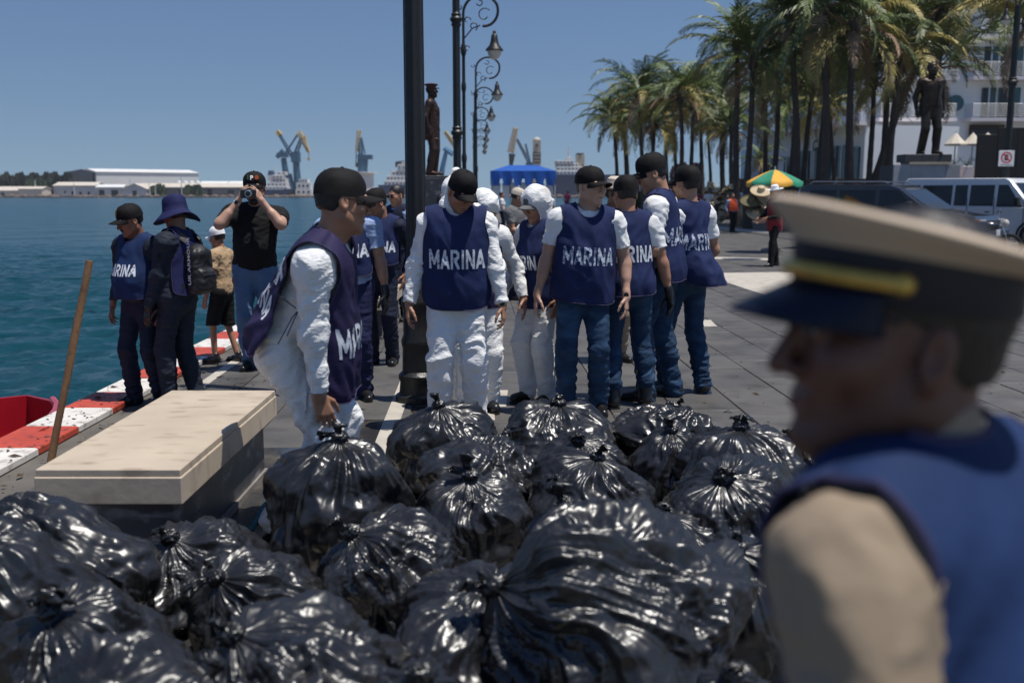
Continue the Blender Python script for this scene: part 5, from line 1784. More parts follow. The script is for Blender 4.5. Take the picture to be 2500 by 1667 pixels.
_pl = [  # crown px, crown y, base px, depth, size
    ('outermost small palm at the left end of the palm row', 1497, 292, 1508, 78, .95, 20),
    ('second palm from the left in the far palm row', 1525, 300, 1527, 84, .9, 20),
    ('tall palm with upright dark fronds in the far row', 1560, 232, 1570, 72, 1.0, 24),
    ('palm with drooping dry skirt in the middle of the far row', 1598, 300, 1590, 76, 1.0, 22),
    ('leaning palm right of the dry-skirted palm', 1622, 268, 1632, 80, 1.05, 24),
    ('broad palm above the tall capped man', 1660, 235, 1668, 66, 1.05, 26),
    ('palm with forked neighbour right of the broad palm', 1693, 262, 1683, 70, 1.0, 24),
    ('thin palm standing alone left of the short yellow palm', 1725, 300, 1735, 82, .7, 16),
    ('short palm with yellow-green crown under the two tall palms', 1788, 312, 1782, 60, .75, 18),
    ('short palm half hidden behind the yellow-green one', 1770, 316, 1765, 66, .7, 14),
    ('tall palm with fronds swept left against the sky', 1797, 120, 1800, 48, 1.0, 24),
    ('tall palm right beside the sky-edge palm, dark trunk', 1842, 145, 1828, 45, 1.0, 24),
    ('bushy palm in front of the hotel balconies', 1905, 175, 1890, 50, 1.0, 24),
    ('palm with dark crown left of the hotel sign', 1935, 60, 1945, 44, 1.15, 28),
    ('slanting palm below the hotel sign', 1990, 190, 1950, 52, 1.0, 22),
    ('tall straight palm before the hotel sign', 2088, 68, 2068, 42, 1.3, 28),
    ('palm with leaning trunk left of the bronze statue', 2205, 100, 2165, 46, 1.3, 28),
    ('slim palm between the two tall ones before the hotel', 2128, 200, 2125, 50, 1.0, 24),
    ('palm behind the bronze statue head', 2285, 165, 2225, 50, 1.15, 26),
    ('large palm crown above the bronze statue', 2310, 0, 2120, 48, 1.2, 24),
    ('palm crown at the top right corner by the lamp', 2500, 55, 2560, 34, 1.0, 24),
    ('slim bent palm in front of the hotel windows', 2020, 260, 2040, 56, .8, 18),
    ('low young palm at the hotel corner', 1857, 392, 1857, 70, .5, 14),
    ('dark palm between the hotel sign and the tall straight palm', 2025, 120, 2000, 48, 1.0, 24),
    ('slim palm filling the left end of the far row', 1515, 262, 1540, 88, .9, 20),
    ('palm behind the tall upright one in the far row', 1583, 250, 1600, 84, 1.0, 22),
    ('palm filling the gap above the tallest man', 1642, 258, 1650, 84, 1.0, 22),
    ('palm with a full crown left of the sky-edge palm', 1712, 240, 1712, 74, 1.0, 22),
    ('far palm behind the sky-edge palm', 1760, 235, 1762, 78, 1.0, 22),
    ('palm under the bushy hotel palm', 1868, 235, 1872, 62, 1.0, 22),
    ('palm before the hotel corner, crown low', 1940, 262, 1930, 60, .9, 20),
    ('tall palm with crown cut by the top of the picture', 2010, 10, 2018, 42, 1.2, 26),
    ('palm with crown above the leaning trunk', 2170, 15, 2150, 52, 1.3, 26),
]
for i, (lb, cx, cy, bx_, Y, k, n) in enumerate(_pl):
    palm(lb, cx, Y, cy, bx_, k * (1.18 if Y > 55 else 1.0), 11 + i, n + (8 if Y > 55 else 4), yellow=.24 if cx < 1800 else .16, brown=.16 if cx < 1760 else .12)
# leafless grey-brown shrub in the distance and a clipped hedge
tree_belt('far_trees', 'bare brownish tree crowns behind the palm row', 1640, 1712, 95, 415, 2600, mat('bare_twigs', (.13, .10, .11), .9, var=.3), 9, 6, size=.16, deep=6)
tree_belt('hedge', 'low green hedge beyond the crowd', 1545, 1760, 74, 480, 2600, m_bush, 10, 2, size=.12, deep=3)
# ------------------------------------------------------------------ hotel
m_hw = mat('hotel_white_render', (.80, .81, .82), .7, var=.05, vscale=.3, coords='World')
m_hs = mat('hotel_slab_white', (.82, .74, .74), .6, var=.03)
m_hg = mat('hotel_teal_glass', (.035, .095, .115), .12, var=.2, vscale=.3, coords='World')
m_hd = mat('hotel_dark_opening', (.018, .018, .022), .4, var=.2)
m_hr = mat('balcony_rail_steel', (.35, .36, .38), .4, metal=.3, var=.05)
m_hwd = mat('dark_wood_frame', (.045, .022, .016), .6, var=.2)
m_frost = mat('frosted_terrace_glass', (.50, .52, .52), .35, var=.15, vscale=1)
m_black = mat('black_hoarding', (.008, .008, .009), .7, var=.2)

hotel = tag(empty('hotel', (0, 0, 0)), 'white curved hotel with railed balconies behind the palms', 'hotel')
Yh = 80.0
FZ = [7.3, 10.42, 13.54, 16.66, 19.8]
xr0 = at(2085, 400, Yh).x; xr1 = at(2580, 400, Yh).x
xl = at(1900, 400, 98).x
def hb(name, c, s, m, rz=0.0, parent=None, b=0.0):
    return MB().box(c, s, rz=rz, b=b).build(name, m, parent or hotel)
hb('right_wing', ((xr0 + xr1) / 2, Yh + 6, 11), (xr1 - xr0, 12, 22), m_hw)
ang = math.atan2(98 - Yh, xl - xr0); wl = math.hypot(98 - Yh, xl - xr0)
cxl, cyl = (xl + xr0) / 2, (98 + Yh) / 2
nx, ny = math.sin(ang), -math.cos(ang)
if ny > 0: nx, ny = -nx, -ny
hb('left_wing', (cxl - nx * 5, cyl - ny * 5, 15), (wl, 10, 30), m_hw, rz=ang)


def rail(x0, x1, y, z, parent, rz=0.0, pivot=None, depth=0.0):
    r_ = MB()
    n = max(2, int(abs(x1 - x0) / 1.1))
    def T(x, yy, zz):
        if pivot is None: return (x, yy, zz)
        dx, dy = x, yy
        return (pivot[0] + dx * math.cos(rz) - dy * math.sin(rz), pivot[1] + dx * math.sin(rz) + dy * math.cos(rz), zz)
    for k in range(7): r_.tube([T(x0, y, z + .14 + k * .15), T(x1, y, z + .14 + k * .15)], .022, 4)
    for k in range(n + 1): x = x0 + (x1 - x0) * k / n; r_.tube([T(x, y, z), T(x, y, z + 1.1)], .026, 4)
    if depth:
        for xx in (x0, x1):
            for k in range(7): r_.tube([T(xx, y, z + .14 + k * .15), T(xx, y + depth, z + .14 + k * .15)], .022, 4)
    return r_.build('railing', m_hr, parent)


for fz in FZ:
    if fz < 19:
        for (p0, p1) in ((2130, 2316), (2350, 2492), (2500, 2580)):
            a, b_ = at(p0, 300, Yh).x, at(p1, 300, Yh).x
            sl = hb('balcony', ((a + b_) / 2, Yh - .75, fz - .12), (b_ - a, 1.5, .28), m_hs)
            rail(a + .08, b_ - .08, Yh - 1.42, fz + .02, sl, depth=1.4)
        for (p0, p1) in ((2150, 2200), (2232, 2290), (2392, 2425), (2432, 2485), (2520, 2560)):
            a, b_ = at(p0, 300, Yh).x, at(p1, 300, Yh).x
            w_ = hb('window', ((a + b_) / 2, Yh - .03, fz + 1.25), (b_ - a, .16, 2.3), m_hg)
            hb('window_frame', ((a + b_) / 2, Yh - .07, fz + 1.25), (.09, .14, 2.3), m_hw, parent=w_)
            hb('curtain', ((a + b_) / 2 - (b_ - a) * .28, Yh - .075, fz + 1.25), ((b_ - a) * .30, .12, 2.25), m_hd, parent=w_)
        q = at(2330, 253, Yh)
    # left wing balconies, receding
    for t0, t1 in ((.06, .44), (.54, .94)):
        if fz < 8: continue
        m0 = (xr0 + (xl - xr0) * (t0 + t1) / 2, Yh + (98 - Yh) * (t0 + t1) / 2)
        sl = hb('balcony', (m0[0] + nx * .8, m0[1] + ny * .8, fz - .12), (wl * (t1 - t0), 1.6, .28), m_hs, rz=ang)
        wloc = wl * (t1 - t0) / 2 - .1
        rail(-wloc, wloc, 0, fz + .02, sl, rz=ang, pivot=(m0[0] + nx * 1.5, m0[1] + ny * 1.5))
        hb('window', (m0[0] + nx * .03, m0[1] + ny * .03, fz + 1.25), (wl * (t1 - t0) * .6, .2, 2.2), m_hg, rz=ang)
# jutting balconies on the sky edge
for yb in (16, 58, -28):
    z = at(1900, yb + 4, 98).z
    sl = MB().prism([(at(1862, 10, 97).x, 95, z), (at(1905, 10, 97).x, 93, z), (at(1990, 10, 97).x, 93.5, z), (at(1990, 10, 97).x, 99, z), (at(1880, 10, 97).x, 99, z)], (0, 0, .35)).build('balcony', m_hs, hotel)
    rail(at(1864, 10, 97).x, at(1985, 10, 97).x, 95.2, z + .35, sl)
# upper tower slab above the left wing corner
for px_, py_ in ((2330, 253),):
    q = at(px_, py_, Yh - .1)
    hb_ = MB().lathe([(.62, 0), (.62, .3)], (q.x, q.y, q.z), 20, M=rotm('X', R(90))).build('round_window', m_hg, hotel, True)
# podium: two storeys of shops, signs and terrace
xp0 = at(1858, 470, 92).x; xp1 = at(2105, 470, 76).x
ap = math.atan2(76 - 92, xp1 - xp0); wp = math.hypot(76 - 92, xp1 - xp0)
pod = empty('podium', (xp0, 92, 0), ap); pod.parent = hotel
def pb(name, u0, u1, z0, z1, m, d=0.0, th=.2, parent=None):
    return MB().box((wp * (u0 + u1) / 2, -d - th / 2, (z0 + z1) / 2), (wp * abs(u1 - u0), th, z1 - z0)).build(name, m, parent or pod)
MB().box((wp / 2, 4, 3.3), (wp, 8, 6.6)).build('wall', m_hw, pod)
MB().box((wp / 2, -.6, 6.7), (wp + .6, 1.6, .3)).build('canopy', m_hs, pod)
rail(.2, wp - .2, -1.3, 6.86, pod)
for (u0, u1, z0, z1) in ((.27, .33, 1.2, 4.6), (.88, .97, 1.4, 5.0), (.74, .78, 2.2, 5.2), (.08, .16, 1.2, 4.6), (.36, .52, 1.4, 5.0), (.56, .60, 2.2, 5.2), (.68, .72, 2.2, 5.2), (.80, .86, 2.0, 5.2)):
    w_ = pb('window', u0, u1, z0, z1, m_hg)
    pb('window_frame', (u0 + u1) / 2 - .003, (u0 + u1) / 2 + .003, z0, z1, m_hw, .2, .05, w_)
for u in (.20, .235, .62, .655): MB().lathe([(.26, 0), (.26, .12)], (wp * u, 0, 2.9), 14, M=rotm('X', R(90))).build('round_window', m_hd, pod, True)
Vt, Ft = text_mesh('Cala', .02, .6)
link('sign_lettering', mesh_np('sign_lettering', np.array([(wp * .64 + v[0] * .95, -.30, 5.35 + v[1] * .95) for v in Vt]), Ft, m_hd, False), pod)
Vt, Ft = text_mesh('CASONA', .01, .6)
link('sign_lettering', mesh_np('sign_lettering', np.array([(wp * .22 + v[0] * .40, -.30, 4.5 + v[1] * .40) for v in Vt]), Ft, m_hd, False), pod)
for k in range(18):
    pb('terrace_panel', k / 18 + .003, (k + 1) / 18 - .003, 1.0, 2.2, m_frost, 2.0, .05)
MB().box((wp / 2, -2.1, .5), (wp, .3, 1.0)).build('terrace_wall', m_black, pod)
# right podium: wide openings and dark base
for (p0, p1, y0, y1, m) in ((2170, 2246, 322, 362, m_hd), (2372, 2440, 312, 345, m_hd)):
    a, b_ = at(p0, y0, Yh), at(p1, y1, Yh)
    w_ = MB().box(((a.x + b_.x) / 2, Yh - .05, (a.z + b_.z) / 2), (b_.x - a.x, .3, a.z - b_.z)).build('shop_opening', m, hotel)
    MB().box(((a.x + b_.x) / 2, Yh - .2, a.z + .1), (b_.x - a.x + .4, .3, .22)).build('frame', m_hwd, w_)
    MB().box((a.x - .1, Yh - .2, (a.z + b_.z) / 2), (.22, .3, a.z - b_.z)).build('frame', m_hwd, w_)
for k in range(9):      # glazed terrace front below the first balconies
    a, b_ = at(2100 + k * 33, 340, Yh - 2).x, at(2131 + k * 33, 340, Yh - 2).x
    MB().box(((a + b_) / 2, Yh - 2.6, 3.1), (b_ - a, .06, 1.3)).build('terrace_panel', m_frost, hotel)
    if k not in (2, 3, 8): MB().box(((a + b_) / 2, Yh - .04, 4.9), ((b_ - a) * .8, .2, 2.2)).build('window', m_hg, hotel)
# low white wing at the left with a stair tower
a = at(1832, 470, 96); b_ = at(1862, 470, 95)
hb('stair_tower', ((a.x + b_.x) / 2, 98, 5.2), (b_.x - a.x, 5, 10.4), m_hw)
hb('stair_slit', (a.x + (b_.x - a.x) * .8, 95.42, 4.4), (.4, .14, 1.6), m_hd)
# dark hoarding on the right and the terrace with parasols above it
hz = at(2440, 312, 60)
ho = tag(empty('hoarding', (at(2450, 470, 60).x, 60, 0)), 'black hoarding wall behind the white van', 'wall')
for k in range(1, 10):
    x = -2.4 + k * 1.2
    MB().box((x, 0, hz.z / 2 - .2 * (k < 2)), (1.18, .12, hz.z - .4 * (k < 2)), b=.01).build('panel', m_black, ho)
ho2 = tag(empty('terrace_wall', (at(2250, 470, 66).x, 66, 0)), 'dark low terrace wall behind the statue pedestal', 'wall')
for k in range(-5, 9):
    MB().box((-5 + k * 1.35, 0, 1.25), (1.33, .3, 2.5), b=.01).build('panel', m_black, ho2)
for k, px in enumerate((2300, 2330, 2362, 2395, 2425)):
    q = at(px, 372, 66)
    pl = tag(empty('planter', (q.x, 66, 2.5)), '%s white planter box from the left on the hotel terrace' % ['first', 'second', 'third', 'fourth', 'fifth'][k], 'planter', 'white planters on the hotel terrace')
    MB().box((0, 0, .4), (.62, .5, .8), b=.02).build('box', m_hs, pl)
    lv = MB(); r_ = random.Random(k)
    for j in range(26):
        a = r_.random() * 6.28; l = .3 + .5 * r_.random()
        lv.poly([(0, 0, .8), (.05, .02, .8), (math.cos(a) * l, math.sin(a) * l, .8 + l), ])
    tag(lv.build('leaves', m_bush, pl), kind='stuff')
for k, (px, w_) in enumerate(((2334, 26), (2376, 24), (2412, 34))):
    q = at(px, 352, 66.5); rr = w_ * 66.5 / FPX
    root = tag(empty('parasol', (q.x, 66.6, 2.5)), '%s cream parasol from the left on the hotel terrace' % ['first', 'second', 'third'][k], 'parasol', 'cream parasols on the hotel terrace')
    zc = q.z - 2.5
    MB().lathe([(rr, zc - .10), (rr, zc), (rr * .5, zc + .38), (.04, zc + .72)], seg=8).build('canopy', mat('cream_canvas', (.62, .55, .45), .8), root)
    MB().tube([(0, 0, 0), (0, 0, zc + .8)], .04, 6).build('pole', m_hr, root)
# low dark wall / planters under the palms
for k, (p0, p1, y0) in enumerate(((1900, 2010, 455), (2012, 2100, 450), (2102, 2190, 447))):
    a, b_ = at(p0, 480, 58), at(p1, 480, 58); z = at(p0, y0, 58).z
    lw = tag(empty('low_wall', ((a.x + b_.x) / 2, 58, 0)), '%s stretch from the left of dark low wall under the palms' % ['first', 'second', 'third'][k], 'wall', 'dark low walls under the palms')
    n = 4; w_ = (b_.x - a.x) / n
    for j in range(n): MB().box((a.x - (a.x + b_.x) / 2 + (j + .5) * w_, 0, z / 2), (w_ * .97, .4, z), b=.01).build('panel', m_black, lw)
    MB().tube([(0.4, -.3, 0), (.4, -.3, z + .1)], .09, 8).build('pipe', m_wsh2, lw)

# ------------------------------------------------------------------ statues
m_bronze = mat('dark_bronze', (.040, .030, .024), .42, metal=.75, var=.35, vscale=5, bump=.3, bscale=12, col2=(.085, .066, .055), c2lo=.5, c2hi=.75, c2scale=3)
m_bronze2 = mat('brown_bronze', (.055, .030, .024), .5, metal=.6, var=.3, vscale=5, bump=.3, bscale=12)
m_ped = mat('grey_pedestal_marble', (.36, .36, .37), .5, var=.18, vscale=2.5, rnd=.12)
m_pedd = mat('dark_pedestal_stone', (.06, .058, .06), .6, var=.2)


def statue_fig(label, pos, z, h, rz, m, kind, pedestal):
    root = tag(empty('statue', (pos[0], pos[1], 0)), label, 'statue')
    P = person('x', (0, 0, z), rz, h, one_mat=m, top='tee', bottom='jeans', sleeves='long', cap=None, hair=False, lod=1.7, seed=8, head=(12, -4, 0) if kind == 'suit' else (0, -3, 0), name='figure', shirt_hem=-.16, shoes='shoe', feet=((-.14, .02), (.12, -.06)), baggy=1.1,
               rh=(-.29, 0, .86), lh=(.29, .04, .86), girth=1.1)
    f = P['root']
    for k in ('label', 'category', 'group'):
        if k in f: del f[k]
    f.parent = root
    if kind == 'suit':
        # open jacket fronts and lapels
        S = SDF(); S.cut_later = []
        for kd, a, k, op in torso_prims(1.1, .0, False, .03).p:
            if kd == 'el': S.el(P['tp'](a[0]), a[1], P['Rt'], k)
            else: S.rc(P['tp'](a[0]), P['tp'](a[1]), a[2], a[3], k)
        S.rc(P['tp']((-.12, 0, .1)), P['tp']((-.13, 0, -.16)), .10, .11); S.rc(P['tp']((.12, 0, .1)), P['tp']((.13, 0, -.16)), .10, .11)
        S.bx(P['tp']((.005, -.2, .10)), (.055, .16, .42), .02, None, .02, 's')
        S.cut(P['tp']((0, 0, -.19)), (0, 0, -1)); S.cut(P['tp']((0, 0, .52)), (0, -.4, 1))
        V, Q = S.mesh(.014); V = wrinkle(V, Q, 'soft', 4)
        link('jacket', mesh_np('jacket', V, Q, m), f)
        HS = SDF(); HS.el(P['hc'] + P['H'] @ np.array((0, .018, .045)), (.082, .102, .092), P['H']); HS.cut(P['hc'] + np.array((0, -.05, .03)), np.array((0, -1, -.5)))
        V, Q = HS.mesh(.012); V += .006 * vnormals(V, Q) * pnoise(V * 40, 3)[:, None]
        link('hair', mesh_np('hair', V, Q, m), f)
    else:
        b = MB(); b.lathe([(.088, .045), (.096, .06), (.094, .085), (.13, .105), (.135, .125), (.10, .14), (.02, .142)], P['hc'] + np.array((0, .012, 0)), 24)
        b.build('peaked_cap', mat('red_brown_bronze', (.09, .028, .026), .5, metal=.5), f, True)
        b = MB(); b.box(P['hc'] + np.array((0, -.115, .05)), (.13, .07, .008)); b.build('cap_peak', m, f)
        S = SDF()   # long coat skirt
        S.rc(P['tp']((0, 0, .30)), P['tp']((0, .01, -.22)), .17, .21); S.cut(P['tp']((0, 0, -.25)), (0, 0, -1))
        V, Q = S.mesh(.014); V = wrinkle(V, Q, 'soft', 5); link('coat', mesh_np('coat', V, Q, m), f)
        MB().box(P['tp']((0, -.10, -.34)), (.36, .20, .26), b=.02).build('case', m, f)
    pedestal(root)
    return root


Y = 37.0
def ped_r(root):
    w = 160 * Y / FPX; z1 = at(2270, 402, Y).z; z2 = at(2270, 377, Y).z
    p = MB().box((-.12, .75, z1 / 2 - .01), (w - .06, 1.4, z1 - .02)).build('pedestal', m_pedd, root)
    n = 3
    for r_ in range(3):
        for k in range(n):
            x0 = -w / 2 - .12 + [0, .26, .78, 1.0][k] * w; x1 = -w / 2 - .12 + [0, .26, .78, 1.0][k + 1] * w
            MB().box(((x0 + x1) / 2, .03, z1 * (r_ + .5) / 3), (x1 - x0 - .008, .07, z1 / 3 - .008), b=.004).build('stone_panel', m_ped, p)
    MB().box((-.05, .35, z1 + .045), (w * .62, .9, .09)).build('step', m_trav, root)
    MB().box((-.12, .35, (z1 + .09 + z2) / 2), (w * .70, .85, z2 - z1 - .09), b=.01).build('plinth', m_pedd, root)
    MB().box((.25, -.035, z1 * .45), (.5, .06, .5)).build('plaque', m_bronze, root)
zf = at(2270, 378, Y).z
sr = statue_fig('dark bronze statue of a suited man on a grey marble pedestal', (at(2272, 400, Y).x, Y), zf, (378 - 166) * Y / FPX * 1.02, 8, m_bronze, 'suit', ped_r)
for c_ in sr.children:
    if c_.name.startswith('figure'): c_.location.y = .30
Y2 = 25.0
def ped_l(root):
    z1 = at(1085, 430, Y2).z
    p = MB().box((.12, 0, z1 / 2), (.98, 1.0, z1), b=.01).build('pedestal', m_pedd, root)
    for k in range(2): MB().box((.12, -.52, z1 * (.27 + .48 * k)), (.90, .04, z1 * .44), b=.005).build('stone_panel', m_marb, p)
z2 = at(1070, 428, Y2).z
statue_fig('brown bronze statue in a peaked cap half hidden by the thick lamp post', (at(1052, 430, Y2).x, Y2), z2, (428 - 215) * Y2 / FPX * 1.0, 90, m_bronze2, 'coat', ped_l)
# ------------------------------------------------------------------ vehicles
m_vwhite = mat('white_van_paint', (.66, .67, .68), .3, var=.04, coat=.6)
m_vdark = mat('dark_suv_paint', (.020, .022, .030), .25, var=.1, coat=.8)
m_vglass = mat('vehicle_glass', (.012, .016, .020), .06, var=.1)
m_tyre = mat('tyre_rubber', (.014, .014, .014), .8, var=.1)
m_rim = mat('wheel_rim', (.42, .42, .43), .3, metal=.8)
m_chrome = mat('chrome', (.62, .62, .64), .12, metal=1.0)
m_head = mat('headlamp_lens', (.55, .52, .46), .08, var=.1, coat=.6)
m_amber = mat('amber_lens', (.45, .14, .02), .2)


def vehicle(label, name, pos, rz, prof_lo, prof_hi, wid, paint, windows, wheels, front, cat, glass_front, group=None, mirrors=True, extra=None):
    """nose towards -y; profiles are side views (y, z)"""
    root = tag(empty(name, (pos[0], pos[1], .016), rz), label, cat, group)
    hw = wid / 2
    # lower body, with softened sills and shoulders
    def ringset(prof, w0, w1, m, nm):
        zs = [p[1] for p in prof]; z0, z1 = min(zs), max(zs)
        def hwz(z): t = (z - z0) / (z1 - z0 + 1e-6); return w0 + (w1 - w0) * t
        rings = []
        for f in (-1, -.93, -.6, 0, .6, .93, 1):
            ring = []
            for (y, z) in prof:
                sh = .965 if abs(f) == 1 else 1.0
                cy = sum(p[0] for p in prof) / len(prof); cz = (z0 + z1) / 2
                ring.append((f * hwz(z), cy + (y - cy) * sh, cz + (z - cz) * (sh + .01)))
            rings.append(ring)
        return MB().loft(rings).build(nm, m, root, True)
    ringset(prof_lo, hw * .985, hw, paint, 'body')
    ringset(prof_hi, hw * .97, hw * .86, paint, 'cabin')
    z0, z1 = min(p[1] for p in prof_hi), max(p[1] for p in prof_hi)
    def xw(z): t = (z - z0) / (z1 - z0); return hw * (.97 + (.86 - .97) * t)
    for (ya, yb, yc, yd, za, zb) in windows:       # bottom front/back, top front/back
        for s in (-1, 1):
            o = .014
            pts = [(s * (xw(za) + o), ya, za), (s * (xw(za) + o), yb, za), (s * (xw(zb) + o), yd, zb), (s * (xw(zb) + o), yc, zb)]
            MB().prism(pts, (-s * .012, 0, 0)).build('side_window', m_vglass, root)
    (yb_, zb_, yt_, zt_) = glass_front
    MB().prism([(-xw(zb_) * .93, yb_ - .022, zb_), (xw(zb_) * .93, yb_ - .022, zb_), (xw(zt_) * .90, yt_ - .022, zt_), (-xw(zt_) * .90, yt_ - .022, zt_)], (0, .012, .006)).build('windscreen', m_vglass, root)
    for y in wheels:
        for s in (-1, 1):
            M = rotm('Y', R(90))
            w = empty('wheel', (s * (hw - .10), y, .36)); w.parent = root
            MB().lathe([(.20, -.11), (.34, -.11), (.36, -.08), (.36, .08), (.34, .11), (.20, .11)], seg=24, M=M).build('tyre', m_tyre, w, True)
            MB().lathe([(.03, s * .08), (.06, s * .10), (.10, s * .085), (.19, s * .112), (.215, s * .112), (.215, s * .06)], seg=20, M=M).build('rim', m_rim, w, True)
            ar = MB()
            ar.tube([(s * (hw + .004), y + .42 * math.cos(a), .36 + .42 * math.sin(a)) for a in np.linspace(-.25, math.pi + .25, 16)], .035, 6)
            ar.build('wheel_arch', m_tyre, root, True)
    yf = front['y']
    for s in (-1, 1):
        MB().box((s * hw * .76, yf - .012, front['hz']), (hw * .36, .06, front['hh']), b=.01).build('headlight', m_head, root)
        MB().box((s * hw * .97, yf + .06, front['hz']), (.05, .12, front['hh'] * .9), b=.008).build('indicator', m_amber, root)
        if mirrors:
            mr = MB(); mr.box((s * (hw + .14), front['my'], front['mz']), (.18, .12, .26), b=.02); mr.tube([(s * (hw - .06), front['my'] + .02, front['mz'] - .05), (s * (hw + .1), front['my'], front['mz'] - .05)], .02, 6)
            mr.build('mirror', m_tyre, root)
    g = MB().box((0, yf - .02, front['hz'] + front.get('gz', 0)), (hw * 1.08, .05, front['gh']), b=.01).build('grille', m_chrome, root)
    for k in range(4):
        MB().box((0, yf - .05, front['hz'] + front.get('gz', 0) - front['gh'] / 2 + (k + .5) * front['gh'] / 4), (hw * .98, .02, front['gh'] * .13)).build('grille_slot', m_tyre, g)
    MB().box((0, yf - .06, front['bz']), (wid * .98, .18, .20), b=.03).build('bumper', front['bm'], root)
    MB().box((0, yf - .155, front['bz'] + .02), (.30, .012, .14)).build('number_plate', m_signw, root)
    for yy in front.get('door', ()):
        for s in (-1, 1): MB().box((s * (hw + .004), yy, 1.02), (.02, .012, .95)).build('door_gap', m_tyre, root)
    for yy in front.get('handle', ()):
        for s in (-1, 1): MB().box((s * (hw + .014), yy, 1.06), (.03, .13, .03), b=.006).build('door_handle', m_tyre, root)
    return root


Y = 30.5
c = at(2425, 480, Y)
van_ = vehicle('white passenger van parked at the right behind the officer', 'passenger_van', (c.x, Y), R(37),
        [(-2.75, .42), (-2.80, .78), (-2.72, 1.06), (-1.75, 1.20), (2.72, 1.20), (2.75, .45), (2.3, .36), (-2.4, .36)],
        [(-1.80, 1.14), (-1.02, 2.0), (-.85, 2.08), (2.55, 2.10), (2.68, 2.0), (2.72, 1.14)], 2.0, m_vwhite,
        [(-1.42, -.62, -.92, -.62, 1.22, 1.88), (-.50, .28, -.50, .28, 1.24, 1.88), (.38, .80, .38, .80, 1.24, 1.88), (.90, 1.95, .90, 1.95, 1.24, 1.88), (2.05, 2.52, 2.05, 2.48, 1.24, 1.88)],
        (-1.75, 1.75), dict(y=-2.76, hz=.86, hh=.26, gh=.34, bz=.52, bm=m_chrome, my=-1.35, mz=1.38, door=(-1.5, -.56, .33), handle=(-.75, -.35, .55)), 'van', (-1.74, 1.22, -1.06, 1.94))
van_.scale = (.93, .93, .96)
c = at(2185, 480, 28.0)
v = vehicle('dark estate car with roof rails beside the white van', 'estate_car', (c.x, 28.0), R(48),
        [(-2.25, .40), (-2.32, .62), (-2.15, .86), (-1.15, .98), (2.25, 1.0), (2.30, .45), (2.0, .32), (-2.0, .32)],
        [(-1.25, .94), (-.45, 1.50), (-.2, 1.58), (1.95, 1.60), (2.15, 1.50), (2.25, .94)], 1.85, m_vdark,
        [(-.85, .05, -.38, .05, 1.02, 1.46), (.15, 1.05, .15, 1.05, 1.02, 1.46), (1.15, 1.95, 1.15, 1.8, 1.02, 1.46)],
        (-1.4, 1.4), dict(y=-2.28, hz=.70, hh=.18, gh=.16, bz=.46, bm=m_vdark, my=-.75, mz=1.06, handle=(-.1, .9)), 'car', (-1.17, 1.0, -.48, 1.47))
v.scale = (1.13,) * 3
for s in (-1, 1): MB().tube([(s * .70, -.1, 1.62), (s * .70, .0, 1.66), (s * .70, 1.8, 1.67), (s * .70, 1.9, 1.62)], .018, 6).build('roof_rail', m_rim, v, True)
# a motorbike half seen beyond the cap: handlebars, tank, wheels
c = at(2395, 590, 24.5)
mb_ = tag(empty('motorbike', (c.x, 24.5, 0), R(65)), 'parked motorbike glinting in front of the white van', 'motorbike')
for y in (-.62, .62):
    w = empty('wheel', (0, y, .31)); w.parent = mb_
    MB().lathe([(.24, -.05), (.30, -.04), (.31, 0), (.30, .04), (.24, .05), (.22, 0), (.24, -.05)], seg=22, M=rotm('Y', R(90)), cap=False).build('tyre', m_tyre, w, True)
    sp_ = MB()
    for k in range(8): a = k * math.pi / 4; sp_.tube([(0, 0, 0), (0, .24 * math.cos(a), .24 * math.sin(a))], .008, 4)
    sp_.build('spokes', m_chrome, w)
MB().ell((0, -.12, .78), (.14, .27, .13), 12, 8).build('fuel_tank', m_vdark, mb_, True)
MB().ell((0, .38, .76), (.13, .36, .07), 12, 6).build('seat', m_tyre, mb_, True)
MB().ell((0, 0, .45), (.16, .22, .18), 10, 6).build('engine', m_chrome, mb_, True)
MB().tube([(-.06, -.62, .31), (-.06, -.40, .95)], .02, 6).tube([(.06, -.62, .31), (.06, -.40, .95)], .02, 6).build('fork', m_chrome, mb_, True)
MB().tube([(-.36, -.25, 1.02), (-.2, -.38, 1.0), (.2, -.38, 1.0), (.36, -.25, 1.02)], .014, 6).build('handlebar', m_chrome, mb_, True)
MB().ell((0, -.52, .86), (.10, .08, .10), 10, 6).build('headlight', m_head, mb_, True)
for s in (-1, 1): MB().tube([(s * .25, -.36, 1.0), (s * .30, -.36, 1.16)], .008, 5).ell((s * .31, -.36, 1.19), (.06, .015, .04), 8, 5).build('mirror', m_chrome, mb_, True)
# ------------------------------------------------------------------ black rubbish bags
PLASTIC = mat('black_bag_plastic', (.014, .0145, .0168), .34, spec=.75, var=.25, vscale=9, rvar=.06, bump=.24, bscale=30, bdetail=3, btype='RIDGED_MULTIFRACTAL', dist=.006,
              bump2=[(.10, 9, (1, 1, 1), 4, 'FBM')])


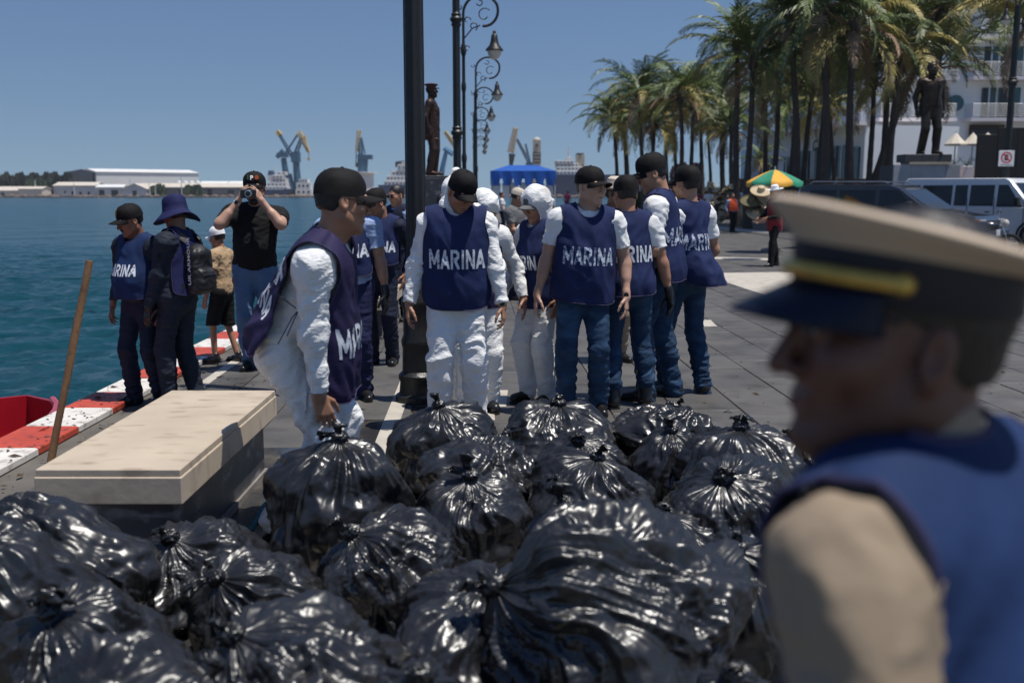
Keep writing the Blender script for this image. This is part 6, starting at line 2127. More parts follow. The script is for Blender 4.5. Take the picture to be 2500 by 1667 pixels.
def bag(label, c, rx, ry, h, seed, tilt=(0, 0), peak=.03, yaw=0.0, knot='ball', tail=(.0, -.02, .09), pleat=1.0, crumple=1.0, nth=210, nt=120, z0=0.0, sag=.32, group='full black rubbish bags heaped on the quay', lumps=1.0):
    root = empty('rubbish_bag', (c[0], c[1], z0))
    tag(root, label, 'rubbish bag', group)
    th = np.linspace(0, 2 * math.pi, nth, endpoint=False)
    s = (np.linspace(0, 1, nt)) ** 1.25
    TH, S_ = np.meshgrid(th, s)
    a = math.pi * S_
    warp = .35 * pnoise(np.stack([np.cos(TH) * 1.3, np.sin(TH) * 1.3, S_ * 3], -1).reshape(-1, 3), seed).reshape(TH.shape)
    T2 = TH + warp * np.minimum(1, S_ * 3)
    def circ(f, g, sd, T=T2):
        return np.stack([np.cos(T) * f, np.sin(T) * f, S_ * g + sd * 3.7], -1).reshape(-1, 3)
    def nz(f, g, sd): return pnoise(circ(f, g, sd), seed + sd).reshape(TH.shape)
    r = np.sin(a) ** .72
    neck = .030 / max(rx, ry)
    r = np.where(S_ < .5, np.maximum(r * (1 - .30 * np.exp(-S_ / .03)), neck), np.maximum(r, .0005))
    zz = np.cos(a)
    zz = np.where(zz < 0, np.sign(zz) * np.abs(zz) ** .8, zz)
    # pleats running from the knot, dying out towards the belly
    on = np.minimum(1, S_ / .02)
    def sharp(n): return .40 - np.abs(n) ** .75
    rl = np.maximum(r, .10)
    pl = 0
    for i_, (f_, w_, am) in enumerate(((15, .24, .50), (10.5, .34, .55), (6.8, .50, .52), (4.3, .66, .52), (2.6, .85, .46))):
        msk = np.clip(.55 + 1.3 * nz(f_ * .35, 1.2, 11 + i_), .12, 1.25)
        pl = pl + am / f_ * rl * np.exp(-(S_ / w_) ** 2.4) * msk * sharp(nz(f_, .9 + .25 * i_, i_ + 1))
    d = 1.25 * pleat * pl * on
    X = r * np.cos(TH); Y = r * np.sin(TH); Z = zz
    P0 = np.stack([X * rx, Y * ry, Z * h / 2], -1).reshape(-1, 3) / (max(rx, ry))
    wv = .22 * np.stack([pnoise(P0 * 2.2, seed + 20), pnoise(P0 * 2.2, seed + 21), pnoise(P0 * 2.2, seed + 22)], 1)
    P1 = P0 + wv
    body = np.minimum(1, S_ / .12).reshape(-1)
    lump = .17 * lumps * pnoise(P0 * 1.25, seed + 30) + .05 * lumps * pnoise(P0 * 3.6, seed + 31)
    C1 = np.stack([np.cos(T2) * 3.2, np.sin(T2) * 3.2, S_ * 4.5], -1).reshape(-1, 3) + wv * 2
    cre = .050 * (ridge(C1 * .8, seed + 32) - .5) + .014 * (ridge(C1 * 2.1, seed + 33) - .5) + .008 * (ridge(P1 * (9, 9, 13), seed + 34) - .5) + .004 * (ridge(P1 * (19, 19, 25), seed + 35) - .5)
    fade = .35 + .65 * np.clip(pnoise(P0 * 1.5, seed + 40) * 1.6 + .5, 0, 1)
    d = d.reshape(-1) + body * (lump + 1.35 * crumple * fade * cre)
    dirn = np.stack([np.cos(TH) * np.maximum(r, .12), np.sin(TH) * np.maximum(r, .12), zz * .8], -1).reshape(-1, 3)
    dirn /= np.linalg.norm(dirn, axis=1)[:, None] + 1e-9
    V = np.stack([X * rx, Y * ry, Z * h / 2], -1).reshape(-1, 3) + dirn * (d * (rx + ry) / 2)[:, None]
    V[:, 2] += peak * np.exp(-S_.reshape(-1) / .05)
    V[:, 2] += h / 2
    # sag: the belly spreads near the ground
    k = 1 + sag * np.exp(-(V[:, 2] / (h * .38)) ** 2)
    V[:, 0] *= k; V[:, 1] *= k
    M = rotm('Z', R(yaw)) @ rotm('X', R(tilt[0])) @ rotm('Y', R(tilt[1]))
    cen = np.array((0, 0, h * .42))
    V = (V - cen) @ M.T + cen
    top = V.reshape(nt, nth, 3)[0].mean(0)
    f = .018
    V[:, 2] = np.where(V[:, 2] < f * 3, f * 1.5 * np.log1p(np.exp(np.clip((V[:, 2]) / (f * 1.5), -20, 20))), V[:, 2])
    idx = np.arange(nt * nth).reshape(nt, nth); nx = np.roll(idx, -1, 1)
    Q = np.stack([idx[:-1], idx[1:], nx[1:], nx[:-1]], -1).reshape(-1, 4)
    link('sack', mesh_np('sack', V, Q, PLASTIC), root)
    # knot: a twisted ball of gathered film and the flared tail above it
    rnd = random.Random(seed)
    ax = M @ np.array((0, 0, 1.0))
    up = nrm(ax + np.array((0, 0, .3)))
    kr = .028 + .010 * rnd.random()
    n1, n2 = 40, 16
    u = np.linspace(0, 2 * math.pi, n1, endpoint=False); v = np.linspace(0, math.pi, n2)
    U, Vv = np.meshgrid(u, v)
    e1 = nrm(np.cross(up, (0.3, 1, 0.1))); e2 = np.cross(up, e1)
    Pk = np.stack([np.cos(U) * np.sin(Vv), np.sin(U) * np.sin(Vv), np.cos(Vv)], -1).reshape(-1, 3)
    tw = np.stack([np.cos(U + Vv * 2.2) * 3.2, np.sin(U + Vv * 2.2) * 3.2, Vv * .7], -1).reshape(-1, 3)
    rr = kr * (1 + .42 * (ridge(tw, seed + 50) - .5) + .2 * pnoise(Pk * 3, seed + 51))
    Vk = Pk * rr[:, None] * np.array((1.15, 1.0, .72))
    kc = top + up * kr * .25
    Vk = kc + Vk[:, :1] * e1 + Vk[:, 1:2] * e2 + Vk[:, 2:] * up
    i2 = np.arange(n1 * n2).reshape(n2, n1); j2 = np.roll(i2, -1, 1)
    Qk = np.stack([i2[:-1], i2[1:], j2[1:], j2[:-1]], -1).reshape(-1, 4)
    parts = [(Vk, Qk)]
    tails = [tail] if not isinstance(tail, list) else tail
    kn = link('knot', mesh_np('knot', *merge(parts), PLASTIC), root)
    for ti, tl in enumerate(tails):
        tl = np.asarray(tl, float) * (.85, .85, .72); L = np.linalg.norm(tl)
        if L < .01: continue
        n1, n2 = 46, 22
        u = np.linspace(0, 2 * math.pi, n1, endpoint=False); v = np.linspace(0, 1, n2)
        U, Vv = np.meshgrid(u, v)
        dirn = tl / L
        side = nrm(np.cross(dirn, (.2, .5, .84))); bi = np.cross(dirn, side)
        circ_ = np.stack([np.cos(U + Vv * 1.5) * 2.6, np.sin(U + Vv * 1.5) * 2.6, Vv * 1.6 + ti], -1).reshape(-1, 3)
        fl = .30 if knot == 'ball' else .9
        vv = Vv.reshape(-1)
        rad = (.013 + .010 * np.exp(-(vv / .12) ** 2) + (.008 + .055 * fl * L / .1) * vv ** 1.6) * (1 + .55 * (ridge(circ_, seed + 60 + ti) - .55)) * (1 - .6 * (vv > .97))
        flat = .30 + .35 * rnd.random()
        cenl = kc + up * kr * .2 + (dirn[None, :] * (Vv.reshape(-1) * L)[:, None]) + (side[None, :] * (np.sin(Vv.reshape(-1) * 2.4) * .015)[:, None]) - np.array((0, 0, 1))[None, :] * (Vv.reshape(-1) ** 2 * L * .12)[:, None]
        Vt = cenl + (np.cos(U.reshape(-1)) * rad)[:, None] * side + (np.sin(U.reshape(-1)) * rad * flat)[:, None] * bi
        Vt += .006 * np.stack([pnoise(Vt * 35, seed), pnoise(Vt * 35, seed + 1), pnoise(Vt * 35, seed + 2)], 1) * 1.5
        # a crumpled rim
        rim = Vv.reshape(-1) > .8
        Vt[rim] += .020 * np.stack([pnoise(Vt[rim] * 17, seed + 5), pnoise(Vt[rim] * 17, seed + 6), pnoise(Vt[rim] * 17, seed + 7)], 1)
        i2 = np.arange(n1 * n2).reshape(n2, n1); j2 = np.roll(i2, -1, 1)
        Qt = np.stack([i2[:-1], i2[1:], j2[1:], j2[:-1]], -1).reshape(-1, 4)
        link('tail', mesh_np('tail', Vt, Qt, PLASTIC), kn)
    return root, top, kc


# ------------------------------------------------------------------ the people on the quay
def P0(px, py): q = ground(px, py); return (q.x, q.y)
def hgt(px, ytop, pos, k=1.0): return at(px, ytop, pos[1]).z * 1.75 / 1.765 * k
def loc(pos, rz, h, w):
    """world point -> coordinates of a person of height h standing at pos"""
    a = R(rz); s = h / 1.75; dx, dy = w[0] - pos[0], w[1] - pos[1]
    return ((dx * math.cos(a) + dy * math.sin(a)) / s, (-dx * math.sin(a) + dy * math.cos(a)) / s, w[2] / s)
GV = 'clean-up crew in navy bib vests'

# left pair by the water
p = P0(358, 985)
person('stocky man in a gold-badged black cap and blue MARINA bib at the far left', p, -22, hgt(360, 503, p, 1.02), 'skin_dark', 1.10, .05, head=(-28, 20, 0), top='slate', sleeves='long', bottom='navy', vest=dict(hem=.02, fold=.012, wb=.19, wrap=.06), vest_mat='vest_blue',
       text=[('MARINA', -.01, .265, .30, .10)], cap='gold', face=['moustache'], seed=21, group=GV, rh=(-.30, -.02, .86), feet=((-.11, -.02), (.11, .06)), hand_curl=(34, 30))
p = P0(452, 992)
P2 = person('person in navy coverall and floppy bucket hat with a backpack', p, -112, hgt(430, 478, p, 1.0) / 1.0 * 1.0, 'skin_dark', 1.06, .02, head=(-14, 10, 0), cover='slate', hat='bucket', seed=22, gloves=True, baggy=.92, vest=dict(hem=.02, fold=.01, wb=.17, ws=.14), vest_mat='bucket', shoes='boot',
       lh=(.26, -.10, .86), rh=(-.24, -.12, .88), feet=((-.10, .05), (.12, -.05)), group=GV)
r2 = P2['root']
pk = tag(empty('backpack', tuple(to_world(r2, (0, .0, 0)))), 'black backpack with white strap lettering worn by the bucket-hat person', 'backpack')
pk.rotation_euler = r2.rotation_euler; pk.scale = r2.scale
m_pack = mat('black_nylon', (.012, .012, .013), .5, var=.25, bump=.35, bscale=40, dist=.01)
S = SDF(); c0 = P2['tp']((0, .215, .235))
S.bx(c0 + np.array((0, -.01, -.02)), (.118, .068, .185), .05, None, .03); S.bx(c0 + np.array((0, .065, -.09)), (.098, .036, .09), .035, None, .03); S.sp(c0 + np.array((0, -.02, .13)), .075, k=.05)
V, Q = S.mesh(.009); V = wrinkle(V, Q, 'soft', 3); link('bag_body', mesh_np('bag_body', V, Q, m_pack), pk)
MB().box(c0 + np.array((.0, .104, -.04)), (.15, .008, .010)).build('zip', W['steel'], pk)
for s in (-1, 1):
    st = MB(); pts = [P2['tp'](q) for q in ((s * .09, .16, .46), (s * .11, .06, .535), (s * .125, -.06, .50), (s * .145, -.125, .38), (s * .165, -.10, .22), (s * .15, .05, .10), (s * .12, .15, .08))]
    rings = []
    for i, q in enumerate(pts):
        t = nrm(pts[min(i + 1, 6)] - pts[max(i - 1, 0)]); u = nrm(np.cross(t, nrm(q - P2['tp']((0, .0, q[2] - P2['pel'][2]))))); n_ = np.cross(u, t)
        rings.append([q + u * .028 * a + n_ * .007 * b for a, b in ((-1, -1), (1, -1), (1, 1), (-1, 1))])
    st.loft(rings); st.build('strap', m_pack, pk)
Vt, Ft = text_mesh('UR ARMOUR', .02, .5)
c1 = P2['tp']((.145, .14, .27))
link('strap_lettering', mesh_np('strap_lettering', np.array([c1 + np.array((.0, -v[1] * .028 + .075, v[0] * .048 + .03)) for v in Vt]), Ft, W['print'], False), pk)
MB().box(P2['tp']((.178, .012, .503)), (.075, .05, .010)).build('shoulder_board', W['print'], r2)
MB().ell(P2['arms'][1][0] + np.array((.066, -.01, -.10)), (.010, .036, .036), 14, 6).build('shoulder_patch', W['black'], r2, True)

# photographer and boy
p = (at(622, 480, 9.0).x, 9.0)
h = hgt(625, 417, p)
P3 = person('bearded photographer in black t-shirt and lettered black cap raising a camera', p, 4, h, 'skin_fair', 1.16, .03, head=(0, 6, 0), top='black', sleeves='short', bottom='jeans_light', cap='P', face=['beard', 'shades'], seed=23,
       rh=(-.10, -.24, 1.50), lh=(.105, -.24, 1.50), rpole=(-.8, -.1, -1), lpole=(.8, -.1, -1), rhand=dict(d=(.45, -.3, .75), n=(.6, .5, -.3), t=(.2, .3, .9), curl=42), lhand=dict(d=(-.45, -.3, .75), n=(-.6, .5, -.3), t=(-.2, .3, .9), curl=42),
       shirt_hem=-.14, watch=(-1, 'print'))
cp = to_world(P3['root'], (0.0, -.285, 1.565))
cm = tag(empty('camera', tuple(cp), R(4)), 'small black camera held up by the bearded photographer', 'camera')
MB().box((0, 0, 0), (.135, .045, .075), b=.008).build('camera_body', mat('camera_black', (.02, .019, .016), .4), cm)
MB().lathe([(.034, 0), (.034, .022), (.028, .030), (.024, .030)], (.005, -.022, 0), 20, M=rotm('X', R(90))).build('lens_barrel', W['steel'], cm, True)
MB().lathe([(.023, 0), (.023, .004)], (.005, -.050, 0), 16, M=rotm('X', R(90))).build('lens', W['shade'], cm, True)
p = P0(553, 884)
person('boy in white cap, tan shirt and black shorts beside the photographer', p, -108, hgt(550, 550, p, 1.0), 'skin_tan', 1.0, head=(-8, 14, 0), top='tanshirt', sleeves='short', bottom='black', shorts=True, cap=True, cap_mat='whitecap', seed=24, shirt_hem=-.14, face=[], feet=((-.08, .12), (.10, -.10)), neck=.85)

# bent man at the bench
p = (at(690, 480, 4.62).x, 4.62); h = 1.86; rz = 98
person('bending man in soiled white coverall and violet bib gripping a bag', p, rz, h, 'skin_tan', 1.04, .02, lean=(-4, 26, -13), pelvis_dz=-.085, head=(14, 8, 4), cover='tyvek_dirty', baggy=1.0, cap=True, face=['glasses'], seed=25, vest_mat='vest_purple',
       vest=dict(hem=-.04, wb=.215, fold=.022, flare=.05, wrap=.0, ws=.195, front=dict(hem=-.10, fly=(0, -.20, .02), fly0=.2), back=dict(hem=-.05)), text=[('MARINA', 0, .17, .36, .12)], back_text=[('CAPITAN', 0, .33, .36, .10), ('MARINA', 0, .18, .36, .11)],
       shoes='boot', rh=loc(p, rz, h, at(778, 985, 4.36)), lh=(.20, .0, .80), rpole=(-.4, 1, .2), rhand=dict(d=(.05, -.30, -1), n=(.9, .3, 0), t=(.2, -1, -.1), curl=34), ties=True, feet=((-.12, .06), (.10, -.10)), group=GV)

# navy men behind
p = P0(862, 972)
person('man in light blue short sleeves, navy trousers and black gloves behind the bending man', p, -6, 1.70, 'skin_mid', 1.06, .02, head=(-20, 5, 0), top='lightblue', sleeves='short', bottom='navy2', vest=dict(hem=.06, wb=.18), text=[('MARINA', 0, .26, .35, .11)], gloves=True, cap=True, seed=26, lh=(.30, -.03, .84), group=GV, toes=(20, 25))
p = P0(935, 888)
person('man in dark navy uniform and MARINA bib looking down to the left', p, -8, hgt(905, 455, p), 'skin_tan', 1.06, .02, head=(-48, 22, 0), top='navy', sleeves='long', bottom='navy', vest=dict(hem=.08, wb=.19, fold=.012), text=[('MARINA', 0, .26, .35, .11)], cap=True, seed=27, face=['moustache'], rh=(-.20, .12, .90), lh=(.22, .10, .90), group=GV)
p = (at(972, 480, 12.5).x, 12.5)
person('bareheaded man with glasses left of the thick lamp post', p, -30, hgt(962, 448, p), 'skin_tan', 1.0, .02, head=(-10, 12, 0), top='lightblue', sleeves='long', bottom='navy', vest=dict(hem=0), vest_mat='navy', seed=28, lod=1.4, face=['shades'])
p = (at(1082, 480, 14).x, 14.0)
person('dark-haired woman just right of the thick lamp post', p, 160, 1.60, 'skin_tan', 1.0, top='vest_blue', sleeves='short', bottom='navy', seed=29, lod=1.7, hair='long', fem=True)

# centre group
p = P0(1118, 1046)
person('man in white coverall and MARINA bib bowing his capped head, hood slipped', p, 2, hgt(1120, 427, p, 1.035), 'skin_tan', 1.03, .0, lean=(0, 3, 0), head=(26, 32, 4), cover='tyvek', vest=dict(hem=-.10, round=.07, wb=.225, ws=.195, fold=.014, wrap=.03, off=.03), text=[('MARINA', .005, .235, .365, .128)],
       cap=True, hood='slipped', face=[], seed=30, shoes='boot', rh=(-.315, -.06, .86), lh=(.305, -.09, .845), watch=(1, 'gold'), feet=((-.12, 0), (.12, .03)), baggy=1.06, group=GV, hand_curl=(36, 40))
p = P0(1168, 1002)
person('second white-coverall person mostly hidden behind the bowing man', p, 4, 1.62, 'skin_tan', 1.0, lh=(.36, -.02, .90), head=(40, 34, 0), cover='tyvek', vest=dict(hem=-.10), vest_mat='vest_purple', hood='up', seed=31, shoes='boot', group=GV)
p = P0(1312, 984)
person('woman in white coverall with hood over a dark cap, MARINA bib', p, -42, hgt(1345, 452, p, 1.0), 'skin_tan', .96, fem=True, head=(-2, 20, 0), cover='tyvek', vest=dict(hem=-.14, wb=.20, fold=.02, flare=.05), text=[('MARINA', 0, .22, .35, .115)], cap=True, cap_mat='grey', hood='up', face=[], seed=32, shoes='boot', rh=(-.25, -.14, .93), lh=(.24, -.02, .88), baggy=.98, group=GV)
p = P0(1418, 1010)
person('man in white t-shirt, jeans and faded MARINA bib looking right', p, -4, hgt(1420, 404, p, 1.0), 'skin_fair', 1.10, .02, lean=(7, 2, 3), head=(46, 4, 0), jaw=1.08, neck=1.1, top='tee', sleeves='short', bottom='jeans', vest=dict(hem=-.115, wb=.212, ws=.168, fold=.02, skew=-.012, wrap=.03, flare=.045, nd=.10, nw=.085), text=[('MARINA', .012, .215, .355, .125)], letter='letter_faded', cap=True, face=[], seed=33,
       rh=(-.315, -.05, .865), lh=(.31, -.04, .855), belt=True, ties=True, shirt_hem=.06, watch=(1, 'belt'), feet=((-.11, 0), (.13, .04)), group=GV, hand_curl=(30, 34), baggy=1.04)
p = (at(1487, 480, 9.4).x, 9.4)
person('man in tan brimmed hat and khaki trousers glimpsed between the bibs', p, 20, hgt(1480, 420, p, .97), 'skin_tan', 1.0, head=(30, 5, 0), top='khaki', sleeves='long', bottom='khaki', hat='straw', vest=dict(hem=-.02), vest_mat='vest_blue', seed=34, lod=1.3, face=['shades'], feet=((-.12, 0), (.14, 0)))
p = P0(1535, 992)
person('man seen from behind with MARINA across his bib and rubber boots', p, 187, hgt(1530, 425, p, 1.0), 'skin_tan', 1.04, .0, head=(12, 8, 0), top='tee', sleeves='short', bottom='jeans', vest=dict(hem=-.07, wb=.195, fold=.016, back=dict(hem=-.075, flare=.04)), back_text=[('MARINA', 0, .235, .36, .125)], cap=True, seed=35, shoes='boot', gloves=True, trouser_hem=.20,
       rh=(-.30, .01, .855), lh=(.22, -.2, 1.0), feet=((-.13, 0), (.14, .05)), group=GV, baggy=1.04)
p = P0(1612, 972)
person('tallest man, in white t-shirt and bib, facing left with bent head', p, -108, hgt(1590, 374, p, 1.01), 'skin_mid', 1.02, .0, head=(16, 22, 0), top='tee', sleeves='short', bottom='jeans', vest=dict(hem=-.08, wb=.19, fold=.016), back_text=[('MARINA', 0, .235, .36, .125)], letter='letter_faded', cap=True, face=[], seed=36, rh=(-.20, -.20, 1.0), lh=(.22, -.24, 1.02), lpole=(.4, 1, -.3), feet=((-.10, .08), (.12, -.08)), group=GV)
p = P0(1672, 958)
person('rightmost man in a bib whose back panel blows out to the right', p, -146, hgt(1650, 402, p, 1.0), 'skin_mid', 1.02, .0, head=(8, 6, 0), top='tee', sleeves='short', bottom='jeans', vest=dict(hem=-.08, wb=.20, fold=.02, back=dict(fly=(-.11, .10, .0), fold=.03)), back_text=[('MARINA', 0, .25, .36, .125)], letter='letter_faded', cap=True, seed=37, rh=(-.22, -.18, .96), lh=(.22, -.2, 1.0), feet=((-.10, .1), (.12, -.10)), toes=(30, 20), group=GV)

# ------------------------------------------------------------------ crowd further off
GC = 'passers-by and vendors on the promenade'
def far(label, px, yfeet, ytop, rz, Y=None, **k):
    if Y is None: p = P0(px, yfeet)
    else: p = (at(px, 480, Y).x, Y)
    k.setdefault('lod', 2.0); k.setdefault('group', GC)
    return person(label, p, rz, hgt(px, ytop, p, 1.0), k.pop('skin', 'skin_tan'), k.pop('girth', 1.05), **k)
far('man in grey t-shirt and cream cap by the blue tent', 1258, 0, 456, 60, 15.0, head=(40, 20, 0), top='grey', sleeves='short', bottom='navy', cap=True, cap_mat='creamcap', seed=41, lod=1.3, rh=(-.1, -.3, 1.05), lh=(.12, -.3, 1.05))
far('woman in orange waistcoat walking across the plaza', 1787, 567, 470, 25, girth=1.18, belly=.06, top='palebl', sleeves='long', bottom='black', vest=dict(hem=.02, ws=.17), vest_mat='orange', seed=42, feet=((-.12, -.08), (.14, .1)), fem=True)
far('man in pale blue shirt behind the orange waistcoat', 1815, 537, 457, -10, top='lightblue', sleeves='long', bottom='khaki', seed=43, skin='skin_dark')
far('vendor in dark red tabard and white hat left of the officer cap', 1888, 650, 452, -70, head=(0, 10, 0), top='black', sleeves='long', bottom='black', vest=dict(hem=-.16), vest_mat='red', hat='straw', cap_mat='whitecap', seed=44, lod=1.6, rh=(-.12, -.34, 1.05), lh=(.14, -.32, 1.05), feet=((-.12, .16), (.12, -.16)))
far('man in white shirt, jeans and grey cap walking away', 1728, 535, 462, 170, top='tee', sleeves='short', bottom='jeans', cap=True, cap_mat='grey', seed=45)
far('person in magenta top near the hat stall', 1706, 530, 466, 150, top='magenta', sleeves='short', bottom='jeans', seed=46, fem=True)
far('person in red cap at the left end of the crowd', 1686, 528, 458, 20, top='black', sleeves='short', bottom='jeans', cap=True, cap_mat='red', seed=47)
far('woman in white under the blue tent', 1225, 0, 468, 100, 40.0, top='tee', sleeves='short', bottom='navy', seed=48, fem=True)
far('person in navy under the blue tent', 1295, 0, 464, -20, 42.0, top='navy', sleeves='short', bottom='navy', seed=49)
far('person in white polo right of the blue tent', 1340, 0, 466, 30, 38.0, top='tee', sleeves='short', bottom='khaki', seed=50)
far('man in dark trousers and cream hat among the hat sellers', 1744, 531, 465, 30, top='palebl', sleeves='short', bottom='navy', hat='straw', seed=53)
far('short woman in white blouse beside the hat stack', 1834, 534, 468, -120, top='tee', sleeves='short', bottom='magenta', seed=54, fem=True)
far('man in tan shirt behind the hat stack', 1790, 524, 460, 200, top='tanshirt', sleeves='short', bottom='jeans', seed=55)
for k_, (px_, yf_, yt_, rz_, tp_, bt_, lb_) in enumerate(((1762, 529, 466, 80, 'red', 'navy', 'walker in dark red shirt under the palms'), (1600, 517, 465, 200, 'tee', 'khaki', 'walker in white shirt beyond the tallest man'), (1878, 527, 463, -40, 'grey', 'jeans', 'man in grey under the striped parasol'),
        (1905, 540, 462, 120, 'lightblue', 'navy', 'man in light blue right of the striped parasol pole'), (1450, 525, 466, 10, 'black', 'grey', 'walker in black right of the blue tent'), (1716, 516, 464, -80, 'orange', 'jeans', 'small distant figure in orange near the hats'), (1384, 522, 465, 150, 'magenta', 'jeans', 'distant woman in magenta by the blue tent'))):
    far(lb_, px_, yf_, yt_, rz_, top=tp_, sleeves='short', bottom=bt_, seed=70 + k_, lod=2.4)
far('distant walker in pale shirt by the hedge', 1570, 520, 464, 140, top='palebl', sleeves='short', bottom='grey', seed=51)
far('distant walker in dark shirt by the hedge', 1652, 522, 462, -60, top='navy', sleeves='short', bottom='jeans_light', seed=52)

# stacks of straw hats and baskets carried by the vendors
m_straw = [mat('straw_pale', (.50, .40, .26), .85, var=.2, vscale=30), mat('straw_green_brown', (.14, .12, .06), .85, var=.3, vscale=30), mat('straw_dark', (.045, .035, .025), .85, var=.3, vscale=30)]
def hat_stack(label, px, py, Y, n, w, seed):
    c = at(px, py, Y); r_ = random.Random(seed)
    root = tag(empty('hat_stack', tuple(c)), label, 'hats', 'stacks of straw hats for sale')
    for k in range(n):
        a = r_.uniform(-.5, .5); x = r_.uniform(-w, w); z = (k / n - .5) * w * 2.6
        M = rotm('Y', a) @ rotm('X', r_.uniform(.2, .9))
        s = r_.uniform(.75, 1.1)
        MB().lathe([(.005, .13 * s), (.07 * s, .12 * s), (.09 * s, .03 * s), (.22 * s, .0), (.24 * s, .03 * s), (.22 * s, -.015), (.08 * s, .01)], (x, r_.uniform(-.15, .15), z), 16, M=M).build('hat', m_straw[(k + seed) % 3 if r_.random() < .6 else 0], root, True)
    MB().tube([(0, .1, -w * 1.5), (0, .1, w * 1.3)], .015, 5).build('rack', m_straw[2], root)
hat_stack('tall stack of pale straw hats behind the crowd', 1762, 482, 52.0, 16, .55, 1)
hat_stack('stack of dark and green hats beside the red tabard vendor', 1855, 495, 24.0, 9, .26, 2)
hat_stack('low heap of pale hats on the ground near the hat stall', 1752, 518, 50.0, 7, .40, 3)

# ------------------------------------------------------------------ officer close to the camera
p = (.507, .915)
P_ = person('naval officer in tan peaked cap and blue bib close at the right', p, -134, 1.72, 'skin_cap_shade', 1.0, .02, lean=(0, 16, 0), head=(45, -1, 0), pelvis_dz=-.096, neck_dz=-.028, top='khaki', sleeves='long', bottom='khaki', vest=dict(hem=-.12, wb=.20, ws=.178, fold=.016, nw=.092, nd=.11, wrap=.02, arm=.0), vest_mat='vest_blue', back_text=[('MARINA', 0, .20, .30, .09)],
            seed=61, face=[], lh=(.31, -.10, .80), rh=(-.3, 0, .80), neck=1.12, jaw=1.05)
ro, hc, Hd = P_['root'], P_['hc'], P_['H']
m_ct = mat('tan_cap_top', (.50, .40, .30), .7, var=.05, bump=.1, bscale=60); m_cb = mat('navy_cap_band', (.006, .007, .016), .6, var=.2)
n = 56
def capring(rx, ry, z0, tilt, cy=.010):
    out = []
    for j in range(n):
        a = 2 * math.pi * j / n; x, y = rx * math.cos(a), ry * math.sin(a)
        out.append(hc + Hd @ np.array((x, y + cy, z0 - tilt * y)))
    return out
band = MB().loft([capring(.0865, .1075, .034, .10), capring(.0895, .1105, .038, .10), capring(.0905, .1115, .080, .14), capring(.085, .106, .082, .14)]).build('cap', m_cb, ro, True)
MB().loft([capring(.0885, .1095, .077, .14), capring(.094, .116, .083, .17, .012), capring(.114, .137, .090, .22, .020), capring(.126, .149, .095, .24, .024), capring(.128, .151, .099, .24, .024), capring(.121, .144, .104, .24, .024), capring(.08, .095, .109, .22, .018), capring(.01, .01, .111, .18, .010)]).build('cap_top', m_ct, band, True)
V, F = [], []; nu, nv = 24, 6
for k in range(nv + 1):
    for i in range(nu + 1):
        u = -1 + 2 * i / nu; th = -math.pi / 2 + u * R(62)
        ext = .062 * (1 - abs(u) ** 2.4) ** .7 * k / nv
        V.append(hc + Hd @ np.array((.088 * math.cos(th), .109 * math.sin(th) - ext + .010, .044 - .026 * (k / nv) - .016 * u * u * k / nv + .008)))
V = np.array(V)
F = np.array([(k * (nu + 1) + i, k * (nu + 1) + i + 1, (k + 1) * (nu + 1) + i + 1, (k + 1) * (nu + 1) + i) for k in range(nv) for i in range(nu)])
V2, F2 = sheet_mesh(V.reshape(nv + 1, nu + 1, 3), .004)
link('visor', mesh_np('visor', V2, F2, mat('navy_visor', (.006, .009, .024), .45, spec=.25)), band)
gb = []
for i in range(20):
    th = -math.pi / 2 + (-1 + 2 * i / 19) * R(70); gb.append(hc + Hd @ np.array((.0935 * math.cos(th), .1145 * math.sin(th) + .010, .056 - .12 * .11 * math.sin(th))))
MB().tube(gb, .0085, 8).build('chin_braid', W['gold'], band, True)
for q in (gb[0], gb[-1]): MB().ell(q, (.011, .011, .011), 10, 6).build('cap_button', W['gold'], band, True)
nbw = P_['tp']((0, .012, .525)); Rc = P_['Rt']
def colring(rx, ry, z, dy=0.0): return [nbw + Rc @ np.array((rx * math.cos(a), ry * math.sin(a) + dy, z + .016 * math.sin(a))) for a in np.linspace(0, 2 * math.pi, 33)[:-1]]
MB().loft([colring(.092, .090, -.035), colring(.082, .080, .0), colring(.074, .074, .040, .004), colring(.070, .070, .042, .004), colring(.070, .070, .0)], cap=False).build('collar', W['khaki'], ro, True)
# ------------------------------------------------------------------ the heap: (label, centre px, knot y, depth, width px, depth ratio, seed, tilt, options)
def heap(label, px, ytop, Y, wpx, seed, tilt=(0, 0), ky=None, ratio=1.0, **k):
    c = at(px, ytop, Y); rx = wpx * Y / FPX / 2 / 1.10
    h = max(.26, c.z - k.get('z0', 0) - .03)
    k.setdefault('nth', 200); k.setdefault('nt', 110)
    return bag(label, (c.x, Y), rx, rx * ratio, h, seed, tilt, **k)
heap('black bag with upright knot in the back row before the white-suited man', 1085, 985, 5.35, 270, 3, (8, -6), tail=[(-.005, -.01, .10)])
heap('broad black bag in the back row below the jeans', 1362, 985, 5.65, 310, 5, (4, 2), tail=[(.02, 0, .05), (-.05, -.02, .02)])
heap('rearmost black bag right of the broad one, rubber boots behind it', 1625, 990, 5.75, 265, 8, (-22, 18), crumple=1.7, tail=[(-.06, 0, .03), (.05, .02, .04)])
heap('small black bag in front of the broad back-row bag', 1420, 1058, 5.05, 240, 11, (24, -6), tail=[(-.05, -.02, .03), (.03, -.03, .05)])
heap('black bag with twisted neck in the second row at the right', 1640, 1040, 5.0, 225, 13, (14, -3), tail=[(0, -.02, .08)])
heap('large black bag with looped knot behind the officer', 1815, 1038, 4.75, 350, 17, (6, -4), tail=[(-.02, 0, .08), (.05, .0, .06)])
heap('farthest right black bag half hidden by the officer', 1968, 1058, 4.95, 250, 19, (8, -14), tail=[(-.06, -.02, .05)])
